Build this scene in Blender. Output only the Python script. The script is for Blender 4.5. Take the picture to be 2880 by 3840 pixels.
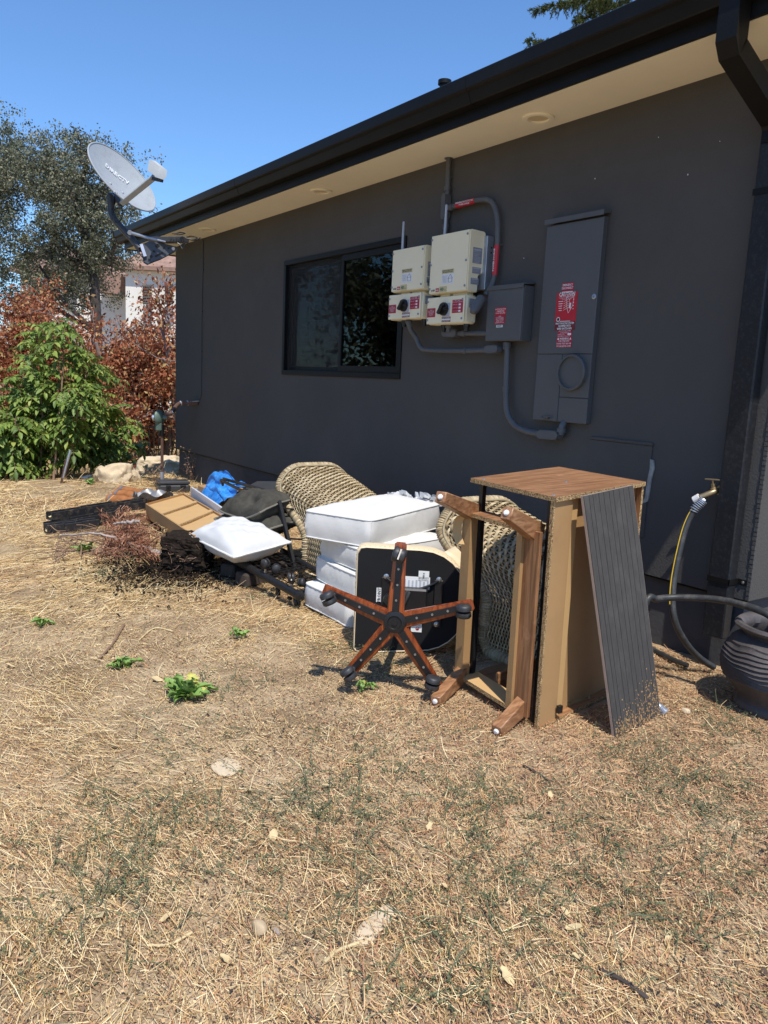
import bpy, bmesh, math, random
import numpy as np
from mathutils import Vector, Matrix
random.seed(7); RNG = np.random.default_rng(11)
for o in list(bpy.data.objects): bpy.data.objects.remove(o, do_unlink=True)
S = bpy.context.scene; COL = S.collection
# ---------------------------------------------------------------- camera
FPX, CX, CY = 2900., 1440., 1920.
CAMP = np.array([0., 0., 1.3])
_v = np.array([-627-CX, 1335-CY, FPX]); _v /= np.linalg.norm(_v)
_n = np.array([-800., 17203., FPX]); _n -= _n.dot(_v)*_v; _n /= np.linalg.norm(_n)
RC = np.array([np.cross(_v, -_n), _v, -_n])            # world = RC @ (right, down, forward)
cam = bpy.data.objects.new('camera', bpy.data.cameras.new('camera')); COL.objects.link(cam)
cam.data.sensor_fit = 'VERTICAL'; cam.data.sensor_height = 36; cam.data.lens = 36*FPX/3840
cam.data.clip_start = .05; cam.data.clip_end = 1000
cam.matrix_world = Matrix([[*map(float, (RC[i][0], -RC[i][1], -RC[i][2])), float(CAMP[i])] for i in range(3)]+[[0, 0, 0, 1]])
S.camera = cam
# ---------------------------------------------------------------- light
SUN = Vector((.185, .50, -1)).normalized()             # travel direction
w = bpy.data.worlds.new('World'); S.world = w; w.use_nodes = True
nt = w.node_tree; bg = nt.nodes['Background']
sky = nt.nodes.new('ShaderNodeTexSky'); sky.sky_type = 'NISHITA'; sky.sun_disc = False
sky.sun_elevation = math.asin(-SUN.z); sky.sun_rotation = math.atan2(-SUN.x, -SUN.y)
sky.air_density = 1.0; sky.dust_density = .15; sky.ozone_density = 4.5; sky.altitude = 200
tint = nt.nodes.new('ShaderNodeMix'); tint.data_type = 'RGBA'; tint.blend_type = 'MULTIPLY'; tint.inputs[0].default_value = 1; tint.inputs[7].default_value = (.76, .96, 1.14, 1)   # clear deep-blue air, the whole sky alike
nt.links.new(sky.outputs[0], tint.inputs[6]); nt.links.new(tint.outputs[2], bg.inputs[0]); bg.inputs[1].default_value = .15
sl = bpy.data.lights.new('sun', 'SUN'); sl.energy = 4.4; sl.angle = math.radians(.5); sl.color = (1, .95, .87)
so = bpy.data.objects.new('sun', sl); COL.objects.link(so); so.location = (0, 0, 30)
so.rotation_euler = SUN.to_track_quat('-Z', 'Y').to_euler()
vs = S.view_settings; vs.view_transform = 'Standard'; vs.look = 'None'; vs.exposure = 0.22; vs.gamma = 1
S.render.engine = 'CYCLES'
S.cycles.max_bounces = 8; S.cycles.diffuse_bounces = 5; S.cycles.transparent_max_bounces = 8
# ---------------------------------------------------------------- pixel -> place on a known plane
def ray(px, py): return RC @ np.array([px-CX, py-CY, FPX])
def GZ(px, py, z=0.): d = ray(px, py); return d*((z-1.3)/d[2])+CAMP
def WX(px, py, X): d = ray(px, py); return d*(X/d[0])+CAMP
def DP(px, py, t): return ray(px, py)*(t/FPX)+CAMP
def z1(a, b): return (a/2.074, 400+b/2.074)
def z2(a, b): return (a/2.074, 1000+b/2.074)
def z3(a, b): return (1000+a/1.2289, 550+b/1.2289)
def z4(a, b): return (1400+a/3.318, 800+b/3.318)
def z5(a, b): return (1950+a/2.95, 950+b/2.95)
def z6(a, b): return (100+a/1.58, 1700+b/1.58)
def z7(a, b): return (1000+a/1.659, 1700+b/1.659)
def z8(a, b): return (1600+a/1.296, 1700+b/1.296)
def zb(a, b): return (2300+a/2.0103, 1600+b/2.0103)
# ---------------------------------------------------------------- materials
def _ramp(nd, stops):
    cr = nd.color_ramp
    while len(cr.elements) > 1: cr.elements.remove(cr.elements[-1])
    cr.elements[0].position = stops[0][0]; cr.elements[0].color = (*stops[0][1], 1)
    for p, c in stops[1:]:
        e = cr.elements.new(p); e.color = (*c, 1)
MATS = {}
def mat(name, col, rough=.6, var=.12, scale=8., bump=0., bscale=60., metal=0., spec=.5, stretch=None, coat=0., dirt=None, dscale=3., damt=.5):
    m = bpy.data.materials.new(name); m.use_nodes = True; t = m.node_tree; p = t.nodes['Principled BSDF']
    tc = t.nodes.new('ShaderNodeTexCoord'); vec = tc.outputs['Object']
    if stretch:
        mp = t.nodes.new('ShaderNodeMapping'); mp.inputs['Scale'].default_value = stretch; t.links.new(vec, mp.inputs[0]); vec = mp.outputs[0]
    n = t.nodes.new('ShaderNodeTexNoise'); n.inputs['Scale'].default_value = scale; n.inputs['Detail'].default_value = 6; n.inputs['Roughness'].default_value = .65
    t.links.new(vec, n.inputs['Vector'])
    r = t.nodes.new('ShaderNodeValToRGB'); c = np.array(col)
    _ramp(r, [(.3, tuple(np.clip(c*(1-var), 0, 1))), (.7, tuple(np.clip(c*(1+var), 0, 1)))])
    t.links.new(n.outputs[0], r.inputs[0]); out = r.outputs[0]
    if dirt is not None:
        n2 = t.nodes.new('ShaderNodeTexNoise'); n2.inputs['Scale'].default_value = dscale; n2.inputs['Detail'].default_value = 9; n2.inputs['Roughness'].default_value = .7
        t.links.new(tc.outputs['Object'], n2.inputs['Vector'])
        r2 = t.nodes.new('ShaderNodeValToRGB'); _ramp(r2, [(.5, (0, 0, 0)), (.68, (damt,)*3)]); t.links.new(n2.outputs[0], r2.inputs[0])
        mx = t.nodes.new('ShaderNodeMix'); mx.data_type = 'RGBA'; t.links.new(r2.outputs[0], mx.inputs[0]); t.links.new(out, mx.inputs[6]); mx.inputs[7].default_value = (*dirt, 1); out = mx.outputs[2]
    t.links.new(out, p.inputs['Base Color'])
    p.inputs['Roughness'].default_value = rough; p.inputs['Metallic'].default_value = metal; p.inputs['Specular IOR Level'].default_value = spec; p.inputs['Coat Weight'].default_value = coat
    if bump:
        b = t.nodes.new('ShaderNodeBump'); b.inputs['Strength'].default_value = bump; b.inputs['Distance'].default_value = .004
        n3 = t.nodes.new('ShaderNodeTexNoise'); n3.inputs['Scale'].default_value = bscale; n3.inputs['Detail'].default_value = 5
        t.links.new(vec, n3.inputs['Vector']); t.links.new(n3.outputs[0], b.inputs['Height']); t.links.new(b.outputs[0], p.inputs['Normal'])
    MATS[name] = m; return m
def island(name, stops, rough=.7, spec=.3, trans=0., noise=None, nscale=1.5):
    """colour picked per loose piece; optionally a second ramp in patches"""
    m = bpy.data.materials.new(name); m.use_nodes = True; t = m.node_tree; p = t.nodes['Principled BSDF']
    g = t.nodes.new('ShaderNodeNewGeometry'); r = t.nodes.new('ShaderNodeValToRGB'); _ramp(r, stops); t.links.new(g.outputs['Random Per Island'], r.inputs[0]); out = r.outputs[0]
    if noise:
        r2 = t.nodes.new('ShaderNodeValToRGB'); _ramp(r2, noise); t.links.new(g.outputs['Random Per Island'], r2.inputs[0])
        n = t.nodes.new('ShaderNodeTexNoise'); n.inputs['Scale'].default_value = nscale; n.inputs['Detail'].default_value = 4
        tc = t.nodes.new('ShaderNodeTexCoord'); t.links.new(tc.outputs['Object'], n.inputs['Vector'])
        r3 = t.nodes.new('ShaderNodeValToRGB'); _ramp(r3, [(.45, (0, 0, 0)), (.6, (1, 1, 1))]); t.links.new(n.outputs[0], r3.inputs[0])
        mx = t.nodes.new('ShaderNodeMix'); mx.data_type = 'RGBA'; t.links.new(r3.outputs[0], mx.inputs[0]); t.links.new(out, mx.inputs[6]); t.links.new(r2.outputs[0], mx.inputs[7]); out = mx.outputs[2]
    t.links.new(out, p.inputs['Base Color']); p.inputs['Roughness'].default_value = rough; p.inputs['Specular IOR Level'].default_value = spec
    if trans:
        tr = t.nodes.new('ShaderNodeBsdfTranslucent'); t.links.new(out, tr.inputs[0]); ms = t.nodes.new('ShaderNodeMixShader'); ms.inputs[0].default_value = trans
        t.links.new(p.outputs[0], ms.inputs[1]); t.links.new(tr.outputs[0], ms.inputs[2]); t.links.new(ms.outputs[0], t.nodes['Material Output'].inputs[0])
    MATS[name] = m; return m
def grain(name, dark, light, rough=.45, axis=0, scale=6., coat=0.):
    m = bpy.data.materials.new(name); m.use_nodes = True; t = m.node_tree; p = t.nodes['Principled BSDF']
    tc = t.nodes.new('ShaderNodeTexCoord'); mp = t.nodes.new('ShaderNodeMapping'); sc = [14., 14., 14.]; sc[axis] = .9; mp.inputs['Scale'].default_value = sc
    t.links.new(tc.outputs['Object'], mp.inputs[0])
    n = t.nodes.new('ShaderNodeTexNoise'); n.inputs['Scale'].default_value = scale; n.inputs['Detail'].default_value = 8; n.inputs['Distortion'].default_value = .6; t.links.new(mp.outputs[0], n.inputs['Vector'])
    r = t.nodes.new('ShaderNodeValToRGB'); mid = tuple((np.array(dark)+np.array(light))/2); _ramp(r, [(.3, dark), (.5, mid), (.62, light), (.75, mid)]); t.links.new(n.outputs[0], r.inputs[0])
    n2 = t.nodes.new('ShaderNodeTexNoise'); n2.inputs['Scale'].default_value = 11; n2.inputs['Detail'].default_value = 12; n2.inputs['Roughness'].default_value = .75; t.links.new(tc.outputs['Object'], n2.inputs['Vector'])
    r2 = t.nodes.new('ShaderNodeValToRGB'); _ramp(r2, [(.58, (0, 0, 0)), (.70, (.45,)*3)]); t.links.new(n2.outputs[0], r2.inputs[0])
    mx = t.nodes.new('ShaderNodeMix'); mx.data_type = 'RGBA'; t.links.new(r2.outputs[0], mx.inputs[0]); t.links.new(r.outputs[0], mx.inputs[6]); mx.inputs[7].default_value = (*np.clip(np.array(light)*1.5+.06, 0, 1), 1)   # dusty scuffs
    t.links.new(mx.outputs[2], p.inputs['Base Color']); p.inputs['Roughness'].default_value = rough; p.inputs['Coat Weight'].default_value = coat
    MATS[name] = m; return m
def speckle(name, c1, c2, c3, scale=260., rough=.85):
    m = bpy.data.materials.new(name); m.use_nodes = True; t = m.node_tree; p = t.nodes['Principled BSDF']
    tc = t.nodes.new('ShaderNodeTexCoord'); v = t.nodes.new('ShaderNodeTexVoronoi'); v.inputs['Scale'].default_value = scale; t.links.new(tc.outputs['Object'], v.inputs['Vector'])
    sp = t.nodes.new('ShaderNodeSeparateColor'); t.links.new(v.outputs['Color'], sp.inputs[0])
    r = t.nodes.new('ShaderNodeValToRGB'); _ramp(r, [(0, c1), (.35, c2), (.7, c3)]); r.color_ramp.interpolation = 'CONSTANT'; t.links.new(sp.outputs[0], r.inputs[0])
    t.links.new(r.outputs[0], p.inputs['Base Color']); p.inputs['Roughness'].default_value = rough
    b = t.nodes.new('ShaderNodeBump'); b.inputs['Strength'].default_value = .5; b.inputs['Distance'].default_value = .002; t.links.new(sp.outputs[1], b.inputs['Height']); t.links.new(b.outputs[0], p.inputs['Normal'])
    MATS[name] = m; return m
M = MATS
mat('stucco', (.084, .079, .074), .88, .09, .9, .5, 110, spec=.25, dirt=(.105, .098, .090), dscale=1.3, damt=.35)
mat('foundation', (.075, .076, .08), .9, .12, 5, .5, 40, spec=.2)
mat('black_metal', (.007, .0068, .0066), .5, .2, 3, .05, 30, spec=.22, dirt=(.016, .014, .012), dscale=2, damt=.4)
mat('downspout_paint', (.016, .017, .02), .4, .2, 3, .08, 40, spec=.3, dirt=(.10, .095, .09), dscale=60, damt=.25)
mat('soffit_paint', (.94, .87, .69), .8, .03, 2, .1, 90)
mat('roof_felt', (.05, .05, .052), .95, .3, 30, .5, 200)
mat('equipment_grey', (.088, .091, .094), .5, .05, 3, .06, 90)
mat('conduit_grey', (.095, .098, .102), .55, .08, 6, .06, 80)
mat('inverter_cream', (.88, .79, .55), .5, .03, 3, .03, 120)
mat('galvanised', (.42, .45, .50), .35, .15, 14, .05, 40, metal=.6)
mat('steel', (.5, .5, .5), .3, .1, 20, metal=.9)
mat('black_plastic', (.012, .012, .013), .38, .2, 8, .05, 60)
mat('dark_rubber', (.03, .03, .032), .5, .2, 10, .1, 60, dirt=(.16, .15, .14), dscale=14, damt=.5)
mat('label_red', (.52, .018, .035), .45, .08, 12)
mat('label_crimson', (.40, .02, .05), .45, .08, 12)
mat('label_maroon', (.17, .02, .03), .45, .08, 12)
mat('label_white', (.78, .78, .76), .5, .04, 12)
mat('label_grey', (.26, .28, .32), .45, .1, 12)
mat('label_silver', (.45, .47, .52), .45, .1, 12)
mat('print_black', (.02, .02, .02), .6, .1, 12)
mat('print_green', (.02, .16, .10), .6, .1, 12)
mat('print_gold', (.62, .53, .28), .6, .1, 12)
mat('dish_grey', (.36, .38, .385), .45, .05, 3, .03, 60, dirt=(.22, .23, .22), dscale=9, damt=.35)
mat('mount_grey', (.06, .062, .066), .45, .15, 6, .05, 50)
mat('window_frame', (.006, .006, .0065), .5, .15, 5, spec=.2)
mat('lens_cream', (.72, .60, .38), .5, .05, 5)
mat('wicker_shade', (.13, .10, .06), .8, .2, 20)  # chair lining, wicker with the shade of the interior put into its colour
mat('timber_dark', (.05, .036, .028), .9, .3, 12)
mat('room_wall', (.20, .18, .15), .9, .05, 3)
mat('screen_mesh', (.03, .03, .03), .7, .05, 3)
mat('white_fabric', (.65, .64, .61), .85, .04, 2.5, .4, 17, spec=.2, dirt=(.50, .46, .40), dscale=3.5, damt=.4)
mat('white_pillow', (.58, .58, .575), .85, .04, 2.5, .6, 9, spec=.2)
mat('piping_white', (.66, .65, .62), .8, .03, 8)
mat('cream_leather', (.74, .60, .40), .5, .05, 6, .25, 70)
mat('black_fabric', (.010, .010, .011), .75, .2, 6, .3, 12, spec=.3)
mat('wire_black', (.011, .011, .012), .45, .15, 6)
grain('mahogany', (.13, .022, .007), (.36, .085, .022), .28, 2, 5, coat=.4)
grain('laminate', (.19, .082, .034), (.40, .205, .098), .38, 0, 5)
grain('laminate_upright', (.17, .073, .031), (.37, .185, .088), .4, 2, 5)
speckle('chipboard', (.34, .21, .09), (.56, .38, .18), (.10, .055, .02), 330)
mat('fibreboard', (.40, .235, .098), .8, .07, 5, .12, 150, dirt=(.28, .145, .06), dscale=2.5, damt=.5)
mat('fibreboard_light', (.54, .34, .145), .75, .05, 5, .1, 150)
mat('plank_grey', (.064, .059, .054), .65, .18, 8, .3, 60, spec=.25, stretch=(12, 12, .7), dirt=(.12, .105, .09), dscale=7, damt=.4)
mat('plank_core', (.33, .25, .20), .8, .1, 20)
mat('white_laminate', (.62, .65, .70), .45, .04, 4)
mat('dark_cushion', (.060, .056, .046), .95, .25, 22, 1., 34, spec=.1, dirt=(.11, .10, .08), dscale=5, damt=.5)
mat('cushion_piping', (.16, .145, .115), .9, .1, 20)
mat('soil', (.022, .016, .012), .98, .5, 40, 1., 90, spec=.1)
mat('dry_root', (.23, .14, .085), .9, .25, 20)
mat('twig', (.26, .16, .10), .85, .3, 12)
mat('grey_branch', (.36, .30, .26), .9, .25, 16, .4, 50)
mat('rust_log', (.33, .125, .035), .75, .25, 9, .5, 26, stretch=(1, 1, 1))
mat('film_grey', (.16, .165, .18), .35, .2, 20)
mat('tape_grey', (.16, .16, .17), .5, .2, 20)
mat('pallet_black', (.020, .020, .022), .5, .25, 12, .1, 40, dirt=(.20, .15, .10), dscale=16, damt=.55)
mat('tarp_blue', (.025, .22, .62), .5, .3, 26, .5, 60, dirt=(.25, .45, .75), dscale=22, damt=.5)
mat('case_plastic', (.05, .052, .055), .35, .2, 8)
mat('rust_pipe', (.105, .055, .038), .7, .25, 20, .2, 60)
mat('green_cast', (.10, .15, .12), .5, .1, 10, .1, 60)
mat('brass', (.36, .27, .15), .4, .2, 20, metal=.7)
mat('hose_black', (.030, .030, .029), .5, .2, 12, .05, 60, dirt=(.16, .14, .12), dscale=20, damt=.45)
mat('hose_yellow', (.62, .40, .03), .5, .1, 20)
mat('pot_clay', (.075, .064, .060), .6, .3, 8, .7, 24, dirt=(.19, .15, .13), dscale=6, damt=.6)
mat('boulder', (.60, .48, .32), .9, .2, 5, .8, 14, dirt=(.25, .20, .14), dscale=4, damt=.6)
mat('stone', (.48, .36, .22), .8, .15, 30)
mat('bark', (.06, .046, .038), .95, .35, 5, .8, 12)
mat('pale_bark', (.27, .215, .19), .95, .25, 6, .6, 20)
mat('neighbour_stucco', (.80, .77, .70), .9, .03, .6, .1, 20)
mat('neighbour_tile', (.30, .185, .14), .85, .3, 4)
mat('neighbour_window', (.10, .11, .12), .3, .1, 2)
mat('shutter', (.12, .11, .09), .7, .1, 3)
mat('gate_panel', (.23, .24, .25), .75, .06, 4, .4, 40)
mat('patch_wear', (.30, .30, .28), .9, .3, 30)
mat('wicker_rim', (.34, .27, .165), .6, .2, 40, .2, 90)
mat('pvc_white', (.70, .69, .66), .5, .05, 10)
mat('weed_leaf', (.19, .31, .07), .6, .2, 14)
mat('weed_leaf_yellow', (.50, .47, .12), .7, .2, 14)
mat('dry_leaf', (.58, .45, .24), .8, .2, 30)
island('wicker', [(0, (.33, .24, .125)), (.4, (.46, .355, .205)), (.75, (.55, .445, .275)), (1, (.26, .19, .10))], .55, .4)
island('straw_red', [(0, (.05, .04, .03)), (.14, (.26, .13, .07)), (.4, (.54, .30, .16)), (.62, (.66, .44, .22)), (.8, (.44, .19, .11)), (1, (.76, .58, .32))], .75, .15)
island('straw', [(0, (.12, .075, .035)), (.15, (.50, .32, .11)), (.42, (.78, .58, .28)), (.75, (.90, .75, .45)), (.9, (.46, .23, .08)), (1, (.05, .04, .03))], .65, .25,
       noise=[(0, (.10, .06, .035)), (.22, (.52, .31, .12)), (.5, (.74, .53, .27)), (.75, (.86, .70, .42)), (.88, (.50, .23, .11)), (1, (.05, .04, .03))], nscale=.55)
island('charcoal', [(0, (.03, .026, .022)), (.5, (.09, .062, .042)), (1, (.22, .14, .085))], .8, .3)
island('litter', [(0, (.05, .04, .03)), (.18, (.24, .15, .08)), (.45, (.52, .36, .18)), (.65, (.48, .25, .14)), (.85, (.72, .55, .30)), (1, (.04, .034, .03))], .9, .1)
island('dry_grass', [(0, (.36, .24, .11)), (.5, (.62, .46, .22)), (1, (.74, .60, .34))], .8, .1)
island('sprig', [(0, (.07, .085, .035)), (.5, (.12, .14, .06)), (1, (.20, .21, .10))], .7, .2)
island('oak_leaf', [(0, (.08, .09, .05)), (.5, (.16, .17, .10)), (.85, (.25, .25, .16)), (1, (.30, .25, .16))], .55, .4, trans=.2)
island('dead_leaf', [(0, (.16, .045, .022)), (.4, (.33, .10, .045)), (.75, (.46, .19, .095)), (.93, (.58, .37, .17)), (1, (.36, .28, .10))], .8, .2, trans=.2)
island('walnut_leaf', [(0, (.075, .13, .022)), (.5, (.15, .23, .038)), (.9, (.25, .33, .06)), (1, (.36, .40, .09))], .5, .4, trans=.25)
island('needle_red', [(0, (.09, .04, .025)), (.4, (.24, .10, .06)), (.8, (.36, .17, .10)), (1, (.46, .27, .17))], .85, .1)
island('conifer_leaf', [(0, (.05, .075, .025)), (.5, (.10, .13, .045)), (1, (.19, .19, .07))], .7, .2, trans=.15)
def ground_mat():
    m = bpy.data.materials.new('earth'); m.use_nodes = True; t = m.node_tree; p = t.nodes['Principled BSDF']
    tc = t.nodes.new('ShaderNodeTexCoord')
    n = t.nodes.new('ShaderNodeTexNoise'); n.inputs['Scale'].default_value = 2.3; n.inputs['Detail'].default_value = 10; n.inputs['Roughness'].default_value = .7; t.links.new(tc.outputs['Object'], n.inputs['Vector'])
    r = t.nodes.new('ShaderNodeValToRGB'); _ramp(r, [(.3, (.19, .13, .075)), (.47, (.34, .245, .145)), (.62, (.49, .375, .23)), (.8, (.60, .49, .32))]); t.links.new(n.outputs[0], r.inputs[0])
    n2 = t.nodes.new('ShaderNodeTexNoise'); n2.inputs['Scale'].default_value = 120; n2.inputs['Detail'].default_value = 6; t.links.new(tc.outputs['Object'], n2.inputs['Vector'])
    mx = t.nodes.new('ShaderNodeMix'); mx.data_type = 'RGBA'; mx.blend_type = 'OVERLAY'; mx.inputs[0].default_value = .6; t.links.new(r.outputs[0], mx.inputs[6]); t.links.new(n2.outputs[0], mx.inputs[7])
    t.links.new(mx.outputs[2], p.inputs['Base Color']); p.inputs['Roughness'].default_value = .95; p.inputs['Specular IOR Level'].default_value = .1
    b = t.nodes.new('ShaderNodeBump'); b.inputs['Strength'].default_value = .8; b.inputs['Distance'].default_value = .012; t.links.new(n2.outputs[0], b.inputs['Height']); t.links.new(b.outputs[0], p.inputs['Normal'])
    M['earth'] = m
ground_mat()
def glass_mat(name, tint, refl):
    m = bpy.data.materials.new(name); m.use_nodes = True; t = m.node_tree; t.nodes.remove(t.nodes['Principled BSDF'])
    a = t.nodes.new('ShaderNodeBsdfTransparent'); a.inputs[0].default_value = (*tint, 1); g = t.nodes.new('ShaderNodeBsdfGlossy'); g.inputs['Roughness'].default_value = .012; g.inputs[0].default_value = (*refl, 1)
    f = t.nodes.new('ShaderNodeFresnel'); f.inputs[0].default_value = 1.5; ms = t.nodes.new('ShaderNodeMixShader')
    t.links.new(f.outputs[0], ms.inputs[0]); t.links.new(a.outputs[0], ms.inputs[1]); t.links.new(g.outputs[0], ms.inputs[2]); t.links.new(ms.outputs[0], t.nodes['Material Output'].inputs[0]); M[name] = m
glass_mat('window_glass', (.62, .70, .66), (.55, .62, .60))
# ---------------------------------------------------------------- mesh builder (world coordinates)
def V3(p): return np.array([float(p[0]), float(p[1]), float(p[2])])
def unit(v): v = V3(v); return v/np.linalg.norm(v)
def frame(d, up=(0, 0, 1)):
    d = unit(d); u = V3(up)
    if abs(d.dot(unit(u))) > .97: u = np.array([1., 0, 0])
    a = unit(np.cross(u, d)); return a, np.cross(d, a), d
def cr(pts, n=8):
    """smooth curve through points"""
    P = [V3(p) for p in pts]; P = [2*P[0]-P[1]]+P+[2*P[-1]-P[-2]]; out = []
    for i in range(1, len(P)-2):
        for k in range(n):
            t = k/n; a, b, c, d = P[i-1:i+3]
            out.append(.5*((2*b)+(c-a)*t+(2*a-5*b+4*c-d)*t*t+(3*b-a-3*c+d)*t**3))
    return out+[P[-2]]
class MB:
    def __init__(s): s.v = []; s.f = []
    def add(s, vs, fs):
        o = len(s.v); s.v += [tuple(map(float, v)) for v in vs]; s.f += [tuple(i+o for i in f) for f in fs]; return s
    def box(s, c, size, ax=None, bev=.0):
        c = V3(c); h = V3(size)/2; A = np.eye(3) if ax is None else np.array([V3(a) for a in ax])
        b = min(bev, *(h*.45)) if bev else 0
        if not b:
            vs = [c+(np.array([x, y, z])*h)@A for x in (-1, 1) for y in (-1, 1) for z in (-1, 1)]
            return s.add(vs, [(0, 1, 3, 2), (4, 6, 7, 5), (0, 4, 5, 1), (2, 3, 7, 6), (0, 2, 6, 4), (1, 5, 7, 3)])
        vs = []; idx = {}
        for x in (-1, 1):
            for y in (-1, 1):
                for z in (-1, 1):
                    sg = np.array([x, y, z])
                    for k in range(3):
                        q = h-b; q = q.copy(); q[k] = h[k]; idx[(x, y, z, k)] = len(vs); vs.append(c+(sg*q)@A)
        fs = []
        for k in range(3):
            i, j = [a for a in range(3) if a != k]
            for sk in (-1, 1):
                f = []
                for (si, sj) in ((-1, -1), (1, -1), (1, 1), (-1, 1)):
                    g = [0, 0, 0]; g[k] = sk; g[i] = si; g[j] = sj; f.append(idx[(*g, k)])
                fs.append(f)
            for si in (-1, 1):
                for sj in (-1, 1):
                    e = []
                    for sk in (-1, 1):
                        g = [0, 0, 0]; g[k] = sk; g[i] = si; g[j] = sj; e.append((idx[(*g, i)], idx[(*g, j)]))
                    fs.append((e[0][0], e[0][1], e[1][1], e[1][0]))
        for x in (-1, 1):
            for y in (-1, 1):
                for z in (-1, 1): fs.append([idx[(x, y, z, k)] for k in range(3)])
        return s.add(vs, fs)
    def span(s, lo, hi, bev=0.): lo = V3(lo); hi = V3(hi); return s.box((lo+hi)/2, np.abs(hi-lo), None, bev)
    def bar(s, a, b, wd, th, up=(0, 0, 1), bev=0., roll=0.):
        a = V3(a); b = V3(b); x, y, d = frame(b-a, up); return s.box((a+b)/2, (wd, th, np.linalg.norm(b-a)), (x, y, d), bev)
    def tube(s, pts, r, n=10, caps=True, flat=1., close=False):
        P = [V3(p) for p in pts]; m = len(P); R = [r]*m if np.isscalar(r) else list(r)
        x, y, d = frame(P[1]-P[0]); vs = []
        for i in range(m):
            t = unit(P[min(i+1, m-1)]-P[max(i-1, 0)]); x = x-t*x.dot(t); x = unit(x); y = np.cross(t, x)
            for k in range(n): a = 2*math.pi*k/n; vs.append(P[i]+R[i]*(math.cos(a)*x+math.sin(a)*y*flat))
        fs = [(i*n+k, i*n+(k+1) % n, (i+1)*n+(k+1) % n, (i+1)*n+k) for i in range(m-1) for k in range(n)]
        if close: fs += [((m-1)*n+k, (m-1)*n+(k+1) % n, (k+1) % n, k) for k in range(n)]
        elif caps: fs += [tuple(range(n))[::-1], tuple((m-1)*n+k for k in range(n))]
        return s.add(vs, fs)
    def cyl(s, a, b, r, n=16, r2=None): return s.tube([a, b], [r, r if r2 is None else r2], n)
    def lathe(s, prof, o, ax=(0, 0, 1), n=24, wob=None):
        x, y, d = frame(ax); o = V3(o); vs = []; m = len(prof)
        for i, (r, h) in enumerate(prof):
            for k in range(n):
                a = 2*math.pi*k/n; rr = r*(1+(wob(a, h) if wob else 0)); vs.append(o+d*h+rr*(math.cos(a)*x+math.sin(a)*y))
        fs = [(i*n+k, i*n+(k+1) % n, (i+1)*n+(k+1) % n, (i+1)*n+k) for i in range(m-1) for k in range(n)]
        if prof[0][0] > 1e-6: fs.append(tuple(range(n))[::-1])
        if prof[-1][0] > 1e-6: fs.append(tuple((m-1)*n+k for k in range(n)))
        return s.add(vs, fs)
    def prism(s, poly, o, ex, ey, ez):
        """poly in (ex,ey) extruded by the vector ez"""
        o = V3(o); ex = V3(ex); ey = V3(ey); ez = V3(ez); n = len(poly)
        vs = [o+ex*a+ey*b for a, b in poly]+[o+ex*a+ey*b+ez for a, b in poly]
        return s.add(vs, [tuple(range(n))[::-1], tuple(range(n, 2*n))]+[(k, (k+1) % n, n+(k+1) % n, n+k) for k in range(n)])
    def grid(s, fn, nu, nv):
        vs = [fn(i/nu, j/nv) for i in range(nu+1) for j in range(nv+1)]; w_ = nv+1
        return s.add(vs, [(i*w_+j, (i+1)*w_+j, (i+1)*w_+j+1, i*w_+j+1) for i in range(nu) for j in range(nv)])
    def hexa(s, c8):
        return s.add(c8, [(0, 1, 2, 3), (7, 6, 5, 4), (0, 4, 5, 1), (1, 5, 6, 2), (2, 6, 7, 3), (3, 7, 4, 0)])
    def build(s, name, m, parent=None, smooth=False, ang=35, recalc=True):
        me = bpy.data.meshes.new(name); v = np.array(s.v)
        if parent is not None: v = v-np.array(ORG[parent.name])
        me.from_pydata(v.tolist(), [], s.f)
        if recalc:
            bm = bmesh.new(); bm.from_mesh(me); bmesh.ops.recalc_face_normals(bm, faces=bm.faces); bm.to_mesh(me); bm.free()
        return link(name, me, m, parent, smooth, ang)
ORG = {}
def link(name, me, m, parent=None, smooth=False, ang=35):
    me.materials.append(M[m])
    if smooth:
        me.polygons.foreach_set('use_smooth', [True]*len(me.polygons)); me.set_sharp_from_angle(angle=math.radians(ang))
    o = bpy.data.objects.new(name, me); COL.objects.link(o); ORG[o.name] = (0, 0, 0)
    if parent is not None: o.parent = parent; ORG[o.name] = ORG[parent.name]
    return o
def tag(o, label=None, cat=None, group=None, kind=None):
    if label: o['label'] = label
    if cat: o['category'] = cat
    if group: o['group'] = group
    if kind: o['kind'] = kind
    return o
def thing(name, label, cat, org, group=None):
    o = bpy.data.objects.new(name, None); COL.objects.link(o); o.location = tuple(map(float, org)); o.empty_display_size = .1
    ORG[o.name] = tuple(map(float, org)); return tag(o, label, cat, group)
def base_mesh(mb, name, m, label=None, cat=None, kind=None, group=None, smooth=False, ang=35):
    """a thing that is one mesh, origin at its base"""
    v = np.array(mb.v); c = np.array([(v[:, 0].min()+v[:, 0].max())/2, (v[:, 1].min()+v[:, 1].max())/2, v[:, 2].min()])
    mb.v = (v-c).tolist(); o = mb.build(name, m, None, smooth, ang); o.location = c; ORG[o.name] = tuple(c); return tag(o, label, cat, group, kind)
def npmesh(name, Vt, F, m, parent=None, smooth=False):
    Vt = np.asarray(Vt, np.float32); F = np.asarray(F, np.int32); k = F.shape[1]
    if parent is not None: Vt = Vt-np.array(ORG[parent.name], np.float32)
    me = bpy.data.meshes.new(name); me.vertices.add(len(Vt)); me.vertices.foreach_set('co', Vt.ravel())
    me.loops.add(F.size); me.loops.foreach_set('vertex_index', F.ravel()); me.polygons.add(len(F))
    me.polygons.foreach_set('loop_start', np.arange(0, F.size, k, dtype=np.int32)); me.update(calc_edges=True)
    return link(name, me, m, parent, smooth)
_fonts = {}
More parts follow.
